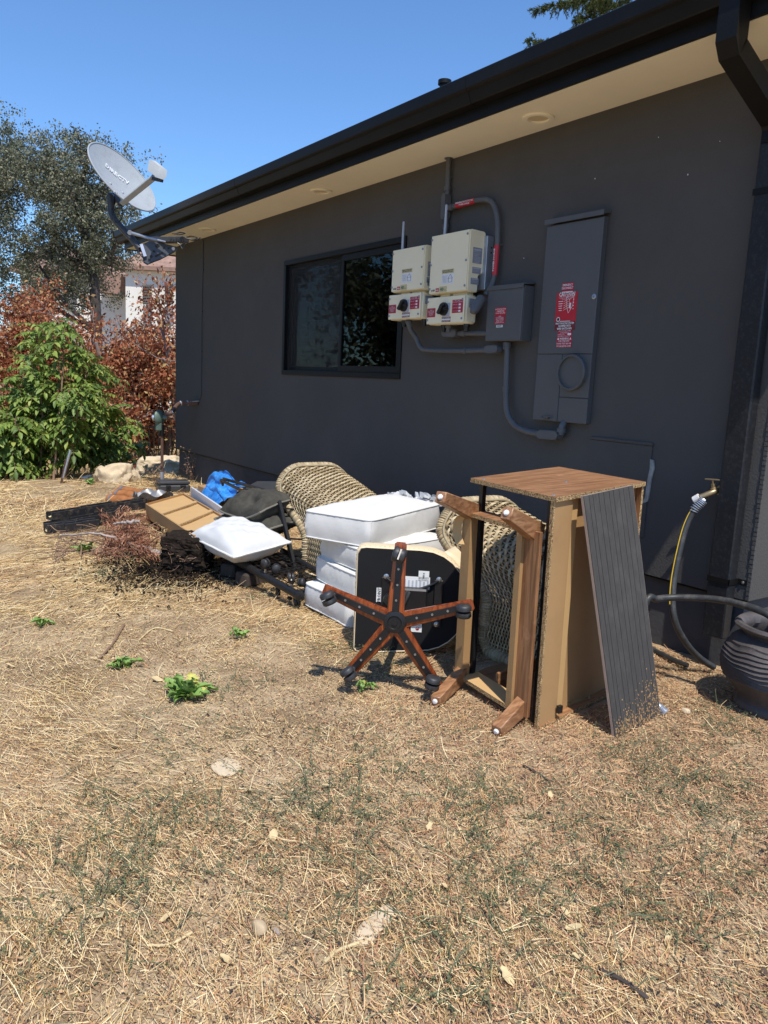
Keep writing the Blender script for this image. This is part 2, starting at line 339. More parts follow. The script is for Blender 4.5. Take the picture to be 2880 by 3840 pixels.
def text(parent, name, body, size, o, ex, ey, m, align='CENTER', lift=.0012, bold=0., sx=1., line=1.):
    """flat lettering: o = anchor, ex = reading direction, ey = up"""
    cu = bpy.data.curves.new(name, 'FONT'); cu.body = body; cu.size = size; cu.align_x = align; cu.align_y = 'CENTER'; cu.resolution_u = 1; cu.offset = bold; cu.space_line = line
    ob = bpy.data.objects.new(name, cu); COL.objects.link(ob); dg = bpy.context.evaluated_depsgraph_get(); me = bpy.data.meshes.new_from_object(ob.evaluated_get(dg)); bpy.data.objects.remove(ob, do_unlink=True)
    me.materials.clear(); v = np.empty(len(me.vertices)*3); me.vertices.foreach_get('co', v); v = v.reshape(-1, 3)
    ex = unit(ex); ey = unit(ey); nz = np.cross(ex, ey); W = V3(o)+np.outer(v[:, 0]*sx, ex)+np.outer(v[:, 1], ey)+nz*lift-np.array(ORG[parent.name])
    me.vertices.foreach_set('co', W.ravel()); me.update(); return link(name, me, m, parent)
YL = (0, -1, 0); ZU = (0, 0, 1)           # reading direction and up on the house wall
def sticker(parent, name, X, y, z, wd, ht, m, th=.0015):
    """thin label facing the yard, centre (y, z), its face at X"""
    return MB().box((X-th/2, y, z), (th, wd, ht)).build(name, m, parent)
# ground height
def smooth01(a, b, x): t = np.clip((x-a)/(b-a), 0, 1); return t*t*(3-2*t)
def gh(x, y):
    x = np.asarray(x, float); y = np.asarray(y, float)
    near = .012*np.sin(x*2.1+.7)*np.cos(y*1.7)+.008*np.sin(x*5.3+y*3.1)+.005*np.sin(y*9.+x*4.)
    wall = 1-smooth01(3.0, 3.4, x)*.7
    far = -.8*smooth01(9.8, 13., y+.25*(x-2)*(x < 6))
    return near*wall+far
# ================================================================ SETTING
def axis_coords(lo, hi, flo, fhi, step):
    a = list(np.arange(flo, fhi+1e-6, step)); d = step; x = fhi
    while x < hi: d *= 1.35; x += d; a.append(min(x, hi))
    d = step; x = flo
    while x > lo: d *= 1.35; x -= d; a.insert(0, max(x, lo))
    return np.array(a)
def make_ground():
    xs = axis_coords(-220, 220, -1.5, 4.2, .07); ys = axis_coords(-120, 300, -.5, 14, .07)
    Xg, Yg = np.meshgrid(xs, ys, indexing='ij'); Zg = gh(Xg, Yg)+RNG.normal(0, .0022, Xg.shape)*(Yg < 12)*(Yg > 0)
    Vt = np.stack([Xg, Yg, Zg], -1).reshape(-1, 3); nx, ny = Xg.shape; i = np.arange(nx-1)[:, None]*ny+np.arange(ny-1)[None]; i = i.ravel()
    o = npmesh('ground', Vt, np.stack([i, i+ny, i+ny+1, i+1], 1), 'earth', None, True); tag(o, kind='structure')
make_ground()
# ================================================================ HOUSE
WXF = 3.45; HY0, HY1 = 1.87, 9.42; ZS, ZT = .362, 2.78; HX1 = 7.45
WY0, WY1, WZ0, WZ1 = 4.73, 6.59, 1.335, 2.335
house = thing('house', 'dark grey stucco house with black gutter and cream soffit behind the junk pile', 'house', (5.4, 5.6, 0))
fw = MB(); T = .2
fw.span((WXF, WY1, ZS), (WXF+T, HY1, ZT)); fw.span((WXF, HY0, ZS), (WXF+T, WY0, ZT))
fw.span((WXF, WY0, ZS), (WXF+T, WY1, WZ0)); fw.span((WXF, WY0, WZ1), (WXF+T, WY1, ZT))
wall = fw.build('wall', 'stucco', house); wall['label'] = 'dark grey stucco front wall'
MB().span((WXF+T, HY0, ZS), (HX1, HY0+T, ZT)).build('end_wall', 'stucco', house)
MB().span((WXF+T, HY1-T, ZS), (HX1, HY1, ZT)).build('end_wall', 'stucco', house)
# back wall with a tall slot that is seen through the front window
s0 = WX(1337, 1322, HX1-.1); s1 = WX(1371, 1183, HX1-.1); by0, by1, bz0, bz1 = s1[1], s0[1], s0[2], s1[2]
bw = MB(); bw.span((HX1-T, HY0+T, ZS), (HX1, by0, ZT)); bw.span((HX1-T, by1, ZS), (HX1, HY1-T, ZT)); bw.span((HX1-T, by0, ZS), (HX1, by1, bz0)); bw.span((HX1-T, by0, bz1), (HX1, by1, ZT))
bw.build('rear_wall', 'room_wall', house)
MB().span((WXF+.035, HY0+.035, -.3), (HX1-.03, HY1-.035, ZS)).build('foundation', 'foundation', house)
MB().span((WXF+.012, HY0+.012, ZS-.012), (WXF+.034, HY1-.012, ZS)).build('weep_screed', 'black_metal', house)
# corner bead, rough edge between the two lit faces
cb = MB()
for k in range(110):
    z = ZS+.004+k*.022; cb.span((WXF-.004-random.random()*.003, HY0-.003, z), (WXF+.004, HY0+.012+random.random()*.004, z+.018))
o = cb.build('corner_bead', 'stucco', house); o['kind'] = 'stuff'
GX0, EY0, EY1 = 2.94, 1.20, 10.12
MB().span((3.07, EY0+.02, ZT), (HX1+.4, EY1-.02, ZT+.02)).build('soffit', 'soffit_paint', house)
MB().span((3.05, EY0, ZT+.003), (3.0695, EY1, 2.955)).build('fascia', 'black_metal', house)
prof = [(3.049, 2.846), (2.990, 2.846), (2.984, 2.852), (2.966, 2.902), (2.948, 2.909), (2.943, 2.918), (2.940, 2.978), (2.950, 2.986), (2.955, 2.980), (2.955, 2.93), (2.972, 2.915), (2.992, 2.856), (3.049, 2.856)]
MB().prism(prof, (0, EY0, 0), (1, 0, 0), (0, 0, 1), (0, EY1+.08-EY0, 0)).build('gutter', 'black_metal', house)
for yy in (EY0-.004, EY1+.08): MB().prism([(3.049, 2.843), (2.988, 2.843), (2.962, 2.90), (2.937, 2.91), (2.935, 2.988), (3.049, 2.985)], (0, yy, 0), (1, 0, 0), (0, 0, 1), (0, .004, 0)).build('gutter_end_cap', 'black_metal', house)
for yy in (3.55, 6.6):   # gutter joints
    MB().prism([(3.0495, 2.8445), (2.9885, 2.8445), (2.9825, 2.851), (2.9645, 2.9005), (2.9465, 2.9075), (2.9415, 2.9175), (2.9385, 2.9785), (2.9405, 2.9785), (2.9425, 2.9195), (2.969, 2.903), (2.992, 2.8465)], (0, yy, 0), (1, 0, 0), (0, 0, 1), (0, .05, 0)).build('gutter_joint', 'black_metal', house)
rp = .25; RX = 5.6; rz = lambda x: 2.99+rp*(x-2.97)
rf = MB().prism([(2.975, rz(2.975)), (RX, rz(RX)), (8.1, rz(RX)-.25*(8.1-RX)), (8.1, rz(RX)-.25*(8.1-RX)-.05), (RX, rz(RX)-.05), (3.05, rz(3.05)-.035)], (0, EY0-.01, 0), (1, 0, 0), (0, 0, 1), (0, EY1-EY0+.02, 0)).build('roof', 'roof_felt', house)
for yy in (EY0, EY1-.03):
    MB().prism([(3.072, 2.768), (3.072, rz(3.072)-.052), (RX, rz(RX)-.06), (7.84, rz(RX)-.25*(7.84-RX)-.06), (7.84, 2.768)], (0, yy, 0), (1, 0, 0), (0, 0, 1), (0, .03, 0)).build('gable_board', 'black_metal', house)
# roof vent
pv = WX(1668, 302, 4.0); vb = MB(); vb.cyl((4.0, pv[1], rz(4.0)-.05), (4.0, pv[1], pv[2]-.012), .038, 16); vb.cyl((4.0, pv[1], pv[2]-.03), (4.0, pv[1], pv[2]), .052, 16)
vb.build('vent_pipe', 'black_metal', rf, True)
# window
win = thing('window', None, None, (WXF, (WY0+WY1)/2, WZ0)); win.parent = house; win.location = Vector(win.location)-Vector(house.location)
win['label'] = 'black framed two-pane sliding window'
wf = MB(); e = .03; X0 = WXF-.012; X1 = WXF+.09
wf.span((X0, WY0-.012, WZ1-e), (X1, WY1+.012, WZ1+.012), .003); wf.span((X0, WY0-.012, WZ0-.012), (X1, WY1+.012, WZ0+e), .003)
wf.span((X0, WY0-.012, WZ0+e), (X1, WY0+e, WZ1-e), .003); wf.span((X0, WY1-e, WZ0+e), (X1, WY1+.012, WZ1-e), .003)
wf.build('frame', 'window_frame', win)
WM = 5.60
def sash(y0, y1, x, m, name, extra=0.):
    s = MB(); t = .038; z0 = WZ0+e; z1_ = WZ1-e
    s.span((x, y0, z0), (x+.03, y1, z0+t+extra), .002); s.span((x, y0, z1_-t-extra), (x+.03, y1, z1_), .002); s.span((x, y0, z0+t+extra), (x+.03, y0+t, z1_-t-extra), .002); s.span((x, y1-t, z0+t+extra), (x+.03, y1, z1_-t-extra), .002)
    so_ = s.build('sash', 'window_frame', win)
    MB().span((x+.012, y0+t, z0+t+extra), (x+.016, y1-t, z1_-t-extra)).build('pane', m, win)
sash(WY0+e, WM+.02, WXF+.004, 'window_glass', 'sash', .012); sash(WM-.02, WY1-e, WXF+.045, 'window_glass', 'sash')
sc = MB().span((WXF+.022, WM+.022, WZ0+e), (WXF+.024, WY1-e, WZ1-e)).build('insect_screen', 'screen_mesh', win); sc['label'] = 'dark insect screen over the left pane'
# screen: fine mesh lets part of the light through
t = M['screen_mesh'].node_tree; p = t.nodes['Principled BSDF']; a = t.nodes.new('ShaderNodeBsdfTransparent'); ms = t.nodes.new('ShaderNodeMixShader'); ms.inputs[0].default_value = .28
t.links.new(a.outputs[0], ms.inputs[1]); t.links.new(p.outputs[0], ms.inputs[2]); t.links.new(ms.outputs[0], t.nodes['Material Output'].inputs[0])
# room behind the glass
MB().span((WXF+T, HY0+T, ZS+.001), (HX1-T, HY1-T, ZS+.012)).build('room_floor', 'room_wall', house)
MB().span((WXF+T+.004, 7.4, ZS+.012), (HX1-T-.004, 7.5, ZT-.004)).build('room_partition', 'room_wall', house)
lampy = WX(*(1000+530/3.016, 850+1400/3.016), 3.95)
lt = thing('table_lamp', 'clear glass table lamp standing behind the left window pane', 'lamp', (3.95, lampy[1], .9))
MB().lathe([(.045, 0), (.05, .01), (.05, .42), (.02, .43), (.035, .47), (.055, .56), (.03, .66), (.012, .72), (.010, .86), (0.0, .87)], (3.95, lampy[1], .9), n=14).build('lamp_body', 'label_grey', lt, True)
tb = thing('side_table', 'dark side table under the glass lamp behind the window', 'table', (3.95, lampy[1], ZS))
MB().span((3.75, lampy[1]-.25, .86), (4.15, lampy[1]+.25, .90), .004).build('table_top', 'black_plastic', tb)
for sx in (-.17, .17):
    for sy in (-.22, .22): MB().span((3.95+sx-.02, lampy[1]+sy-.02, ZS+.012), (3.95+sx+.02, lampy[1]+sy+.02, .86)).build('leg', 'black_plastic', tb)
# recessed soffit lights
for (px, py) in ((2035, 446), (1228, 721), (793, 862)):
    c = GZ(px, py, ZT); c[0] = 3.275
    l = MB().lathe([(.088, -.0005), (.088, -.010), (.078, -.013), (.060, -.011), (.056, -.002)], (c[0], c[1], ZT), n=28).build('recessed_light', 'soffit_paint', house, True, 50)
    MB().lathe([(.056, -.0028), (.0, -.0042)], (c[0], c[1], ZT), n=28).build('lens', 'lens_cream', l)
# downspout
dsx0, dsx1, dy0, dy1 = 3.378, 3.444, 1.935, 2.042
ds = MB(); ds.span((dsx0, dy0, .165), (dsx1, dy1, 2.47), .006)
dso = ds.build('downspout', 'downspout_paint', house)
el = MB(); yc = (dy0+dy1)/2; hw = .04
def duct(mb, path, wy, wx):
    n = len(path); vs = []
    for i, p_ in enumerate(path):
        p_ = V3(p_); d = unit(V3(path[min(i+1, n-1)])-V3(path[max(i-1, 0)])); nx = unit(np.cross((0, 1, 0), d))
        for a_, b_ in ((-1, -1), (1, -1), (1, 1), (-1, 1)): vs.append(p_+np.array([0, 1, 0])*wy*a_+nx*wx*b_)
    fs = [(i*4+k, i*4+(k+1) % 4, i*4+4+(k+1) % 4, i*4+4+k) for i in range(n-1) for k in range(4)]+[(0, 1, 2, 3), tuple((n-1)*4+k for k in range(4))]
    mb.add(vs, fs)
duct(el, [(3.005, yc, 2.86), (3.005, yc, 2.70), (3.02, yc, 2.672), (3.38, yc, 2.50), (3.411, yc, 2.46), (3.411, yc, 2.40)], .045, .04)
el.build('downspout_elbow', 'black_metal', house)
for z in (.445, 2.2):
    b = MB(); b.span((dsx0-.004, dy0-.004, z-.014), (dsx0-.0005, dy1+.004, z+.014)); b.span((dsx0-.004, dy0-.004, z-.014), (WXF-.001, dy0-.0008, z+.014)); b.span((WXF-.004, dy0-.05, z-.014), (WXF-.001, dy0-.005, z+.014))
    bo = b.build('strap', 'black_metal', dso); MB().lathe([(.008, 0), (.007, .004), (0, .006)], (WXF-.004, dy0-.03, z), (-1, 0, 0), 10).build('screw', 'steel', bo)
# patched access panel on the wall and the torn paper edge
ap = MB(); ap.span((WXF-.008, 2.475, .55), (WXF, 2.878, 1.035), .003); apo = ap.build('access_panel', 'stucco', house)
MB().span((WXF-.013, 2.47, 1.036), (WXF, 2.882, 1.052), .003).build('access_panel_trim', 'stucco', house)
tp = [WX(*zb(*q), WXF) for q in ((285, 245), (310, 255), (316, 310), (292, 400), (272, 540), (262, 565), (225, 578), (215, 565), (245, 540), (262, 420), (283, 310))]
MB().prism([(q[1], q[2]) for q in tp], (WXF-.010, 0, 0), (0, 1, 0), (0, 0, 1), (.009, 0, 0)).build('torn_caulk', 'patch_wear', house)
for (px, py, r) in ((2470, 515, .004), (2580, 655, .006), (2232, 670, .005), (1965, 968, .004), (2700, 530, .003)):
    q = WX(px, py, WXF); MB().box((WXF-.0015, q[1], q[2]), (.003, r*.7, r*1.1)).build('paint_chip', 'label_white', house)
# ================================================================ SOLAR INVERTERS
def inverter(org, label, yL, yR, zt, zb_, ylo, yro, zlt, zlb, ant, xF=3.275):
    kk = xF/3.2; yL, yR, ylo, yro, ant = [q*kk for q in (yL, yR, ylo, yro, ant)]; zt, zb_, zlt, zlb = [1.3+(q-1.3)*kk for q in (zt, zb_, zlt, zlb)]
    t = thing('solar_inverter', label, 'inverter', (3.4, (yL+yR)/2, zlb), 'cream inverters on the wall'); Xb = 3.415; yc = (yL+yR)/2
    # upper body: rounded front plate plus deeper shell with a slanted cut at the lower back
    up = MB(); prof = [(xF, zb_), (xF, zt), (Xb-.005, zt-.004), (Xb-.005, zb_+.125), (Xb-.05, zb_+.105), (Xb-.05, zb_)]
    r = .02; P2 = []
    n = len(prof)
    for i in range(n):
        a, b, c = np.array(prof[i-1]), np.array(prof[i]), np.array(prof[(i+1) % n]); rr = min(r if i < 4 else .008, .4*np.linalg.norm(a-b), .4*np.linalg.norm(c-b))
        for q in (0, .5, 1): p0 = b+unit2(a-b)*rr; p2 = b+unit2(c-b)*rr; P2.append(tuple((1-q)**2*p0+2*q*(1-q)*b+q*q*p2))
    up.prism(P2, (0, yR, 0), (1, 0, 0), (0, 0, 1), (0, yL-yR, 0))
    body = up.build('body', 'inverter_cream', t, True, 30)
    bevel_obj(body, .006)
    MB().span((xF-.003, yR+.006, zb_+.006), (xF-.0003, yL-.006, zt-.006), .0015).build('front_cover', 'inverter_cream', t)
    lo = MB(); lo.span((xF+.015, yro, zlb), (Xb-.03, ylo, zlt), .012); lw = lo.build('disconnect_box', 'inverter_cream', t); bevel_obj(lw, .004)
    fc = MB(); fc.span((xF+.004, yro+.004, zlb+.004), (xF+.0148, ylo-.004, zlt-.004), .005); fc.build('disconnect_cover', 'inverter_cream', t)
    br = MB(); br.span((Xb-.02, yR-.03, zb_+.02), (3.449, yL-.012, zt-.03), .002); bo = br.build('mounting_bracket', 'galvanised', t)
    for z in (zt-.1, zt-.13): MB().cyl((Xb+.016, yR-.0295, z), (Xb+.016, yR-.033, z), .005, 8).build('bolt', 'print_black', bo)
    nk = MB(); nk.span((xF+.05, yc+.03, zlt-.004), (xF+.10, yc+.13, zb_+.004)); nk.span((xF+.05, yc-.14, zlt-.004), (xF+.10, yc+.0, zb_+.004)); nk.build('joining_neck', 'inverter_cream', t)
    # screws
    for z in (zt-.03, (zt+zb_)/2, zb_+.035):
        for y in (yL-.012, yR+.018): MB().lathe([(.0075, 0), (.0075, .004), (.003, .005), (.003, .003), (0, .003)], (xF-.003, y, z), (-1, 0, 0), 10).build('screw', 'label_grey', body)
    for z in (zlt-.03, zlb+.03):
        for y in (ylo-.014, yro+.022): MB().lathe([(.0075, 0), (.0075, .004), (.003, .005), (.003, .003), (0, .003)], (xF+.004, y, z), (-1, 0, 0), 10).build('screw', 'label_grey', lw)
    # antenna
    a0 = ant; an = MB(); an.lathe([(.017, 0), (.017, .008), (.010, .012), (.0095, .04), (.008, .195), (.0065, .2), (0, .2)], (3.33, a0, zt-.005), n=12); an.build('antenna', 'label_silver', t, True)
    MB().lathe([(.02, 0), (.02, .009)], (3.33, a0, zt-.003), n=12).build('antenna_base', 'black_plastic', t)
    # front print
    F = xF-.003
    ly = yc+.0; lz = zb_+.092
    sticker(t, 'label_header', F, ly, lz+.043, .118, .026, 'print_gold')
    text(t, 'lettering', 'SOLAR PV SYSTEM EQUIPPED\nWITH RAPID SHUTDOWN', .0095, (F-.0015, ly, lz+.043), YL, ZU, 'print_black', bold=.0002, sx=.88)
    sticker(t, 'instruction_label', F, ly, lz-.004, .118, .066, 'label_white')
    text(t, 'lettering', 'TURN RAPID SHUTDOWN\nSWITCH TO THE\n"OFF" POSITION TO\nSHUT DOWN PV SYSTEM\nAND REDUCE\nSHOCK HAZARD\nIN THE ARRAY', .0062, (F-.0015, ly+.026, lz-.004), YL, ZU, 'label_grey', sx=.8)
    hs = MB()
    for (p0, p1) in (((-.010, .0), (-.010, -.026)), ((-.046, .0), (-.046, -.026)), ((-.010, -.026), (-.046, -.026)), ((-.006, -.002), (-.028, .022)), ((-.050, -.002), (-.028, .022)), ((-.006, -.002), (-.05, -.002))):
        hs.bar((F-.0021, ly+p0[0], lz+p0[1]), (F-.0021, ly+p1[0], lz+p1[1]), .0012, .0012, (1, 0, 0))
    hs.build('house_drawing', 'print_black', t)
    text(t, 'lettering', 'solar', .021, (F, yL-.048, zb_+.024), YL, ZU, 'print_black', bold=.0006, sx=.95)
    sticker(t, 'logo_block', F, yL-.092, zb_+.024, .032, .024, 'label_red'); text(t, 'lettering', 'edge', .017, (F-.0015, yL-.092, zb_+.024), YL, ZU, 'label_white', bold=.0003, sx=.9)
    sticker(t, 'logo_panel', F, yL-.152, zb_+.026, .075, .036, 'print_gold'); text(t, 'lettering', 'HD', .026, (F-.0015, yL-.142, zb_+.025), YL, ZU, 'print_green', bold=.0008); text(t, 'lettering', 'wave', .011, (F-.0015, yL-.174, zb_+.020), YL, ZU, 'print_green')
    # rotary switch and red labels on the lower box
    G = xF+.004; kz = (zlt+zlb)/2+.006; ky = yc+.022
    sticker(t, 'switch_plate', G, ky-.018, kz-.005, .075, .085, 'label_silver')
    kn = MB(); kn.lathe([(.042, 0), (.042, .014), (.038, .02), (0, .021)], (G-.0015, ky, kz), (-1, 0, 0), 28); ko = kn.build('switch_knob', 'black_plastic', t, True)
    kg = MB(); kg.bar((G-.034, ky+.024, kz-.030), (G-.034, ky-.020, kz+.028), .022, .024, (1, 0, 0), .004); kg.bar((G-.03, ky-.03, kz), (G-.03, ky-.058, kz-.002), .012, .014, (1, 0, 0)); kg.build('switch_grip', 'black_plastic', ko)
    ry = yro+.068; rzz = kz+.012
    sticker(t, 'warning_label', G, ry, rzz, .105, .082, 'label_crimson')
    text(t, 'lettering', 'DIRECT CURRENT\nPHOTOVOLTAIC POWER SOURCE', .0088, (G-.0015, ry, rzz+.03), YL, ZU, 'label_white', sx=.75)
    for k, s_ in enumerate(('MAXIMUM VOLTAGE', 'MAX CIRCUIT CURRENT', 'MAX OUTPUT CURRENT')):
        z = rzz+.010-k*.020; sticker(t, 'value_field', G-.0015, ry-.022, z, .020, .011, 'label_white', .0006); text(t, 'lettering', s_, .0072, (G-.0015, ry+.046, z), YL, ZU, 'label_white', 'LEFT', sx=.68)
    sticker(t, 'warning_label', G, ylo-.052, kz-.018, .085, .058, 'label_crimson')
    text(t, 'lettering', 'WARNING\nELECTRIC SHOCK HAZARD\nTERMINALS ON LINE AND\nLOAD SIDES MAY BE\nENERGIZED IN THE\nOPEN POSITION', .0072, (G-.0015, ylo-.052, kz-.018), YL, ZU, 'label_white', sx=.75, line=.95)
    sticker(t, 'disconnect_label', G, yc-.0, zlb+.028, .088, .032, 'label_maroon'); sticker(t, 'blank_strip', G-.0015, yc, zlb+.028, .086, .009, 'label_white', .0006)
    text(t, 'lettering', 'PHOTOVOLTAIC', .0105, (G-.0015, yc, zlb+.0375), YL, ZU, 'label_white', bold=.0002); text(t, 'lettering', 'DC DISCONNECT', .0100, (G-.0015, yc, zlb+.0175), YL, ZU, 'label_white', bold=.0002)
    # side rating plates (facing the camera side, -Y)
    for (x, z, wd, ht) in ((xF+.07, zt-.155, .075, .095), (xF+.07, zt-.245, .07, .038), (xF+.06, zb_+.065, .065, .038)):
        MB().box((x, yR-.0008, z), (wd, .0016, ht)).build('rating_plate', 'label_grey', t)
        MB().box((x, yR-.0019, z+ht*.36), (wd*.8, .0006, ht*.12)).build('plate_heading', 'label_silver', t)
        for k in range(int(ht/.009)-1): MB().box((x+random.uniform(-.008, .004), yR-.0019, z+ht*.24-k*.008), (wd*random.uniform(.5, .75), .0006, .002)).build('plate_print', 'label_silver', t)
    MB().box((xF+.075, yro-.0008, zlt-.05), (.07, .0016, .055)).build('rating_plate', 'label_grey', t)
    for k in range(4): MB().box((xF+.075, yro-.0019, zlt-.032-k*.011), (.055, .0006, .002)).build('plate_print', 'label_silver', t)
    # glands below
    for dy, m_ in ((.10, 'black_plastic'), (.05, 'conduit_grey'), (-.13, 'black_plastic')):
        g_ = MB(); g_.lathe([(.022, 0), (.022, -.018), (.016, -.022), (.014, -.045), (.0, -.046)], (xF+.07, yc+dy, zlb), n=12); g_.build('cable_gland', m_, t, True)
    return t
def unit2(v): return v/max(1e-9, np.linalg.norm(v))
def bevel_obj(o, w_, seg=2):
    bm = bmesh.new(); bm.from_mesh(o.data); es = [e_ for e_ in bm.edges if len(e_.link_faces) == 2 and e_.calc_face_angle(0) > math.radians(55)]
    bmesh.ops.bevel(bm, geom=es, offset=w_, segments=seg, affect='EDGES', clamp_overlap=True); bm.to_mesh(o.data); bm.free()
    o.data.polygons.foreach_set('use_smooth', [True]*len(o.data.polygons)); o.data.set_sharp_from_angle(angle=math.radians(40))
inverter(None, 'cream solar inverter on the wall right of the window, nearest the grey conduit loop', 4.109, 3.735, 2.238, 1.870, 4.128, 3.750, 1.853, 1.680, 4.045)
inverter(None, 'cream solar inverter overlapping the right edge of the window', 4.535, 4.176, 2.195, 1.910, 4.566, 4.196, 1.897, 1.7255, 4.50)
# ---------------------------------------------------------------- combiner box
cbx = thing('combiner_box', 'grey steel box with red label between the inverters and the tall meter panel', 'electrical box', (3.36, 3.47, 1.571))
KC = 3.352/3.27
def kc(p): return (p[0]*KC, p[1]*KC, 1.3+(p[2]-1.3)*KC)
b = MB(); b.span(kc((3.283, 3.32, 1.571)), (3.448, 3.615*KC, 1.3+.585*KC), .003); b.build('body', 'equipment_grey', cbx)
b = MB(); b.span(kc((3.27, 3.318, 1.573)), kc((3.2825, 3.617, 1.872)), .004); b.build('door', 'equipment_grey', cbx)
b = MB(); b.prism([(3.348, 1.902), (3.449, 1.914), (3.449, 1.922), (3.346, 1.910), (3.346, 1.884), (3.3495, 1.884)], (0, 3.314*KC, 0), (1, 0, 0), (0, 0, 1), (0, .307*KC, 0)); b.build('rain_lid', 'equipment_grey', cbx)
CF = 3.352; sticker(cbx, 'warning_label', CF, 3.582, 1.756, .094, .045, 'label_red'); text(cbx, 'lettering', 'PHOTOVOLTAIC SYSTEM\nCOMBINER PANEL\nDO NOT ADD LOADS', .0115, (CF-.0015, 3.582, 1.756), YL, ZU, 'label_white', sx=.72, bold=.0002)
sticker(cbx, 'warning_label', CF, 3.584, 1.706, .09, .053, 'label_crimson'); text(cbx, 'lettering', 'WARNING\nELECTRIC SHOCK HAZARD\nDO NOT TOUCH TERMINALS\nTERMINALS ON BOTH LINE\nAND LOAD SIDES MAY BE\nENERGIZED IN OPEN POSITION', .0085, (CF-.0015, 3.584, 1.706), YL, ZU, 'label_white', sx=.62, line=.9)
sticker(cbx, 'maker_label', CF, 3.584, 1.667, .055, .014, 'label_white'); text(cbx, 'lettering', 'MIDNITE', .010, (CF-.0015, 3.584, 1.667), YL, ZU, 'print_black', bold=.0004)
MB().lathe([(.022, 0), (.022, .0015), (.020, .002), (.020, .0012), (0, .0012)], (3.415, 3.32*KC, 1.64), (0, -1, 0), 20).build('knockout', 'equipment_grey', cbx)
# ---------------------------------------------------------------- meter panel
mp_ = thing('meter_panel', 'tall grey electrical meter panel with red caution stickers on the wall', 'meter panel', (3.43, 3.1, 1.12)); MX = 3.405; KM = MX/3.29
def ky(y): return y*KM
def kz_(z): return 1.3+(z-1.3)*KM
b = MB(); b.span((MX+.012, ky(2.80), kz_(1.128)), (3.449, ky(3.186), kz_(2.195)), .002); b.build('cabinet', 'equipment_grey', mp_)
b = MB(); b.span((MX, ky(2.795), kz_(1.496)), (MX+.0115, ky(3.19), kz_(2.19)), .003); b.build('breaker_door', 'equipment_grey', mp_)
b = MB(); b.span((MX+.002, ky(3.006), kz_(1.124)), (MX+.0115, ky(3.19), kz_(1.494)), .002); d_ = b.build('utility_door', 'equipment_grey', mp_)
b = MB(); b.span((MX+.002, ky(2.797), kz_(1.262)), (MX+.0115, ky(3.002), kz_(1.494)), .002); d2 = b.build('meter_door', 'equipment_grey', mp_)
b = MB(); b.span((MX+.002, ky(2.797), kz_(1.124)), (MX+.0115, ky(3.002), kz_(1.259)), .002); d3 = b.build('lower_door', 'equipment_grey', mp_)
b = MB(); b.prism([(MX-.014, kz_(2.203)), (3.449, kz_(2.212)), (3.449, kz_(2.226)), (MX-.016, kz_(2.222)), (MX-.016, kz_(2.196)), (MX-.014, kz_(2.196))], (0, ky(2.785), 0), (1, 0, 0), (0, 0, 1), (0, .412*KM, 0)); b.build('rain_hood', 'equipment_grey', mp_)
mc = (MX+.002, ky(2.915), kz_(1.395))
b = MB(); b.lathe([(.102, 0), (.102, .022), (.097, .027), (.088, .027), (.087, .012), (.0, .012)], mc, (-1, 0, 0), 48); b.build('meter_ring', 'equipment_grey', d2, True, 40)
b = MB(); b.lathe([(.014, 0), (.014, .006), (.009, .008), (.009, .004), (0, .004)], (MX, ky(2.812), kz_(1.79)), (-1, 0, 0), 16); b.build('latch', 'galvanised', mp_)
b = MB(); b.box((MX-.004, ky(3.085), kz_(1.143)), (.010, .05, .018)); b.tube(cr([(MX-.01, ky(3.11), kz_(1.145)), (MX-.012, ky(3.09), kz_(1.136)), (MX-.012, ky(3.055), kz_(1.150)), (MX-.006, ky(3.04), kz_(1.142))]), .003, 6); b.build('hasp', 'equipment_grey', d_)
def lab(px0, py0, px1, py1): a = WX(*z5(px0, py0), MX); c = WX(*z5(px1, py1), MX); return (a[1]+c[1])/2, (a[2]+c[2])/2, abs(a[1]-c[1]), abs(a[2]-c[2])
y, z, wd, ht = lab(470, 330, 590, 438); sticker(mp_, 'emergency_label', MX, y, z, wd, ht, 'label_crimson')
text(mp_, 'lettering', 'EMERGENCY\nDISCONNECT', .017, (MX-.0015, y, z+.008), YL, ZU, 'label_white', bold=.0003, sx=.78); MB().box((MX-.0018, y, z-ht*.36), (.0006, wd*.9, .005)).build('label_bar', 'label_white', mp_)
y, z, wd, ht = lab(412, 440, 614, 758); cz, cyy = z, y; sticker(mp_, 'caution_label', MX, y, z, wd, ht, 'label_red')
text(mp_, 'lettering', 'CAUTION', .031, (MX-.0015, y, z+ht*.43), YL, ZU, 'label_white', bold=.0009, sx=.85)
text(mp_, 'lettering', 'POWER TO THIS BUILDING IS ALSO SUPPLIED\nFROM THE FOLLOWING SOURCES WITH\nDISCONNECTS AS SHOWN', .0075, (MX-.0015, y, z+ht*.31), YL, ZU, 'label_white', sx=.75)
dw = MB()
for (p0, p1) in (((-.02, .045), (-.085, .05)), ((-.02, .045), (-.03, -.01)), ((-.085, .05), (-.08, -.005)), ((-.03, -.01), (-.045, -.045)), ((-.045, -.045), (-.072, -.015)), ((-.08, -.005), (-.06, -.025)), ((-.02, .045), (-.05, .03)), ((-.05, .03), (-.085, .05)), ((-.05, .03), (-.05, .0)), ((.0, .02), (-.035, .03)), ((-.0, .008), (-.04, .02)), ((-.0, -.004), (-.042, .008)), ((-.0, -.016), (-.045, .0)), ((-.0, -.028), (-.046, -.012))):
    dw.bar((MX-.0021, y+.02+p0[0]*.85, z+.012+p0[1]), (MX-.0021, y+.02+p1[0]*.85, z+.012+p1[1]), .0016, .0012, (1, 0, 0))
dw.box((MX-.0021, y-.028, z+.008), (.0012, .013, .03)); dw.build('site_drawing', 'label_white', mp_)
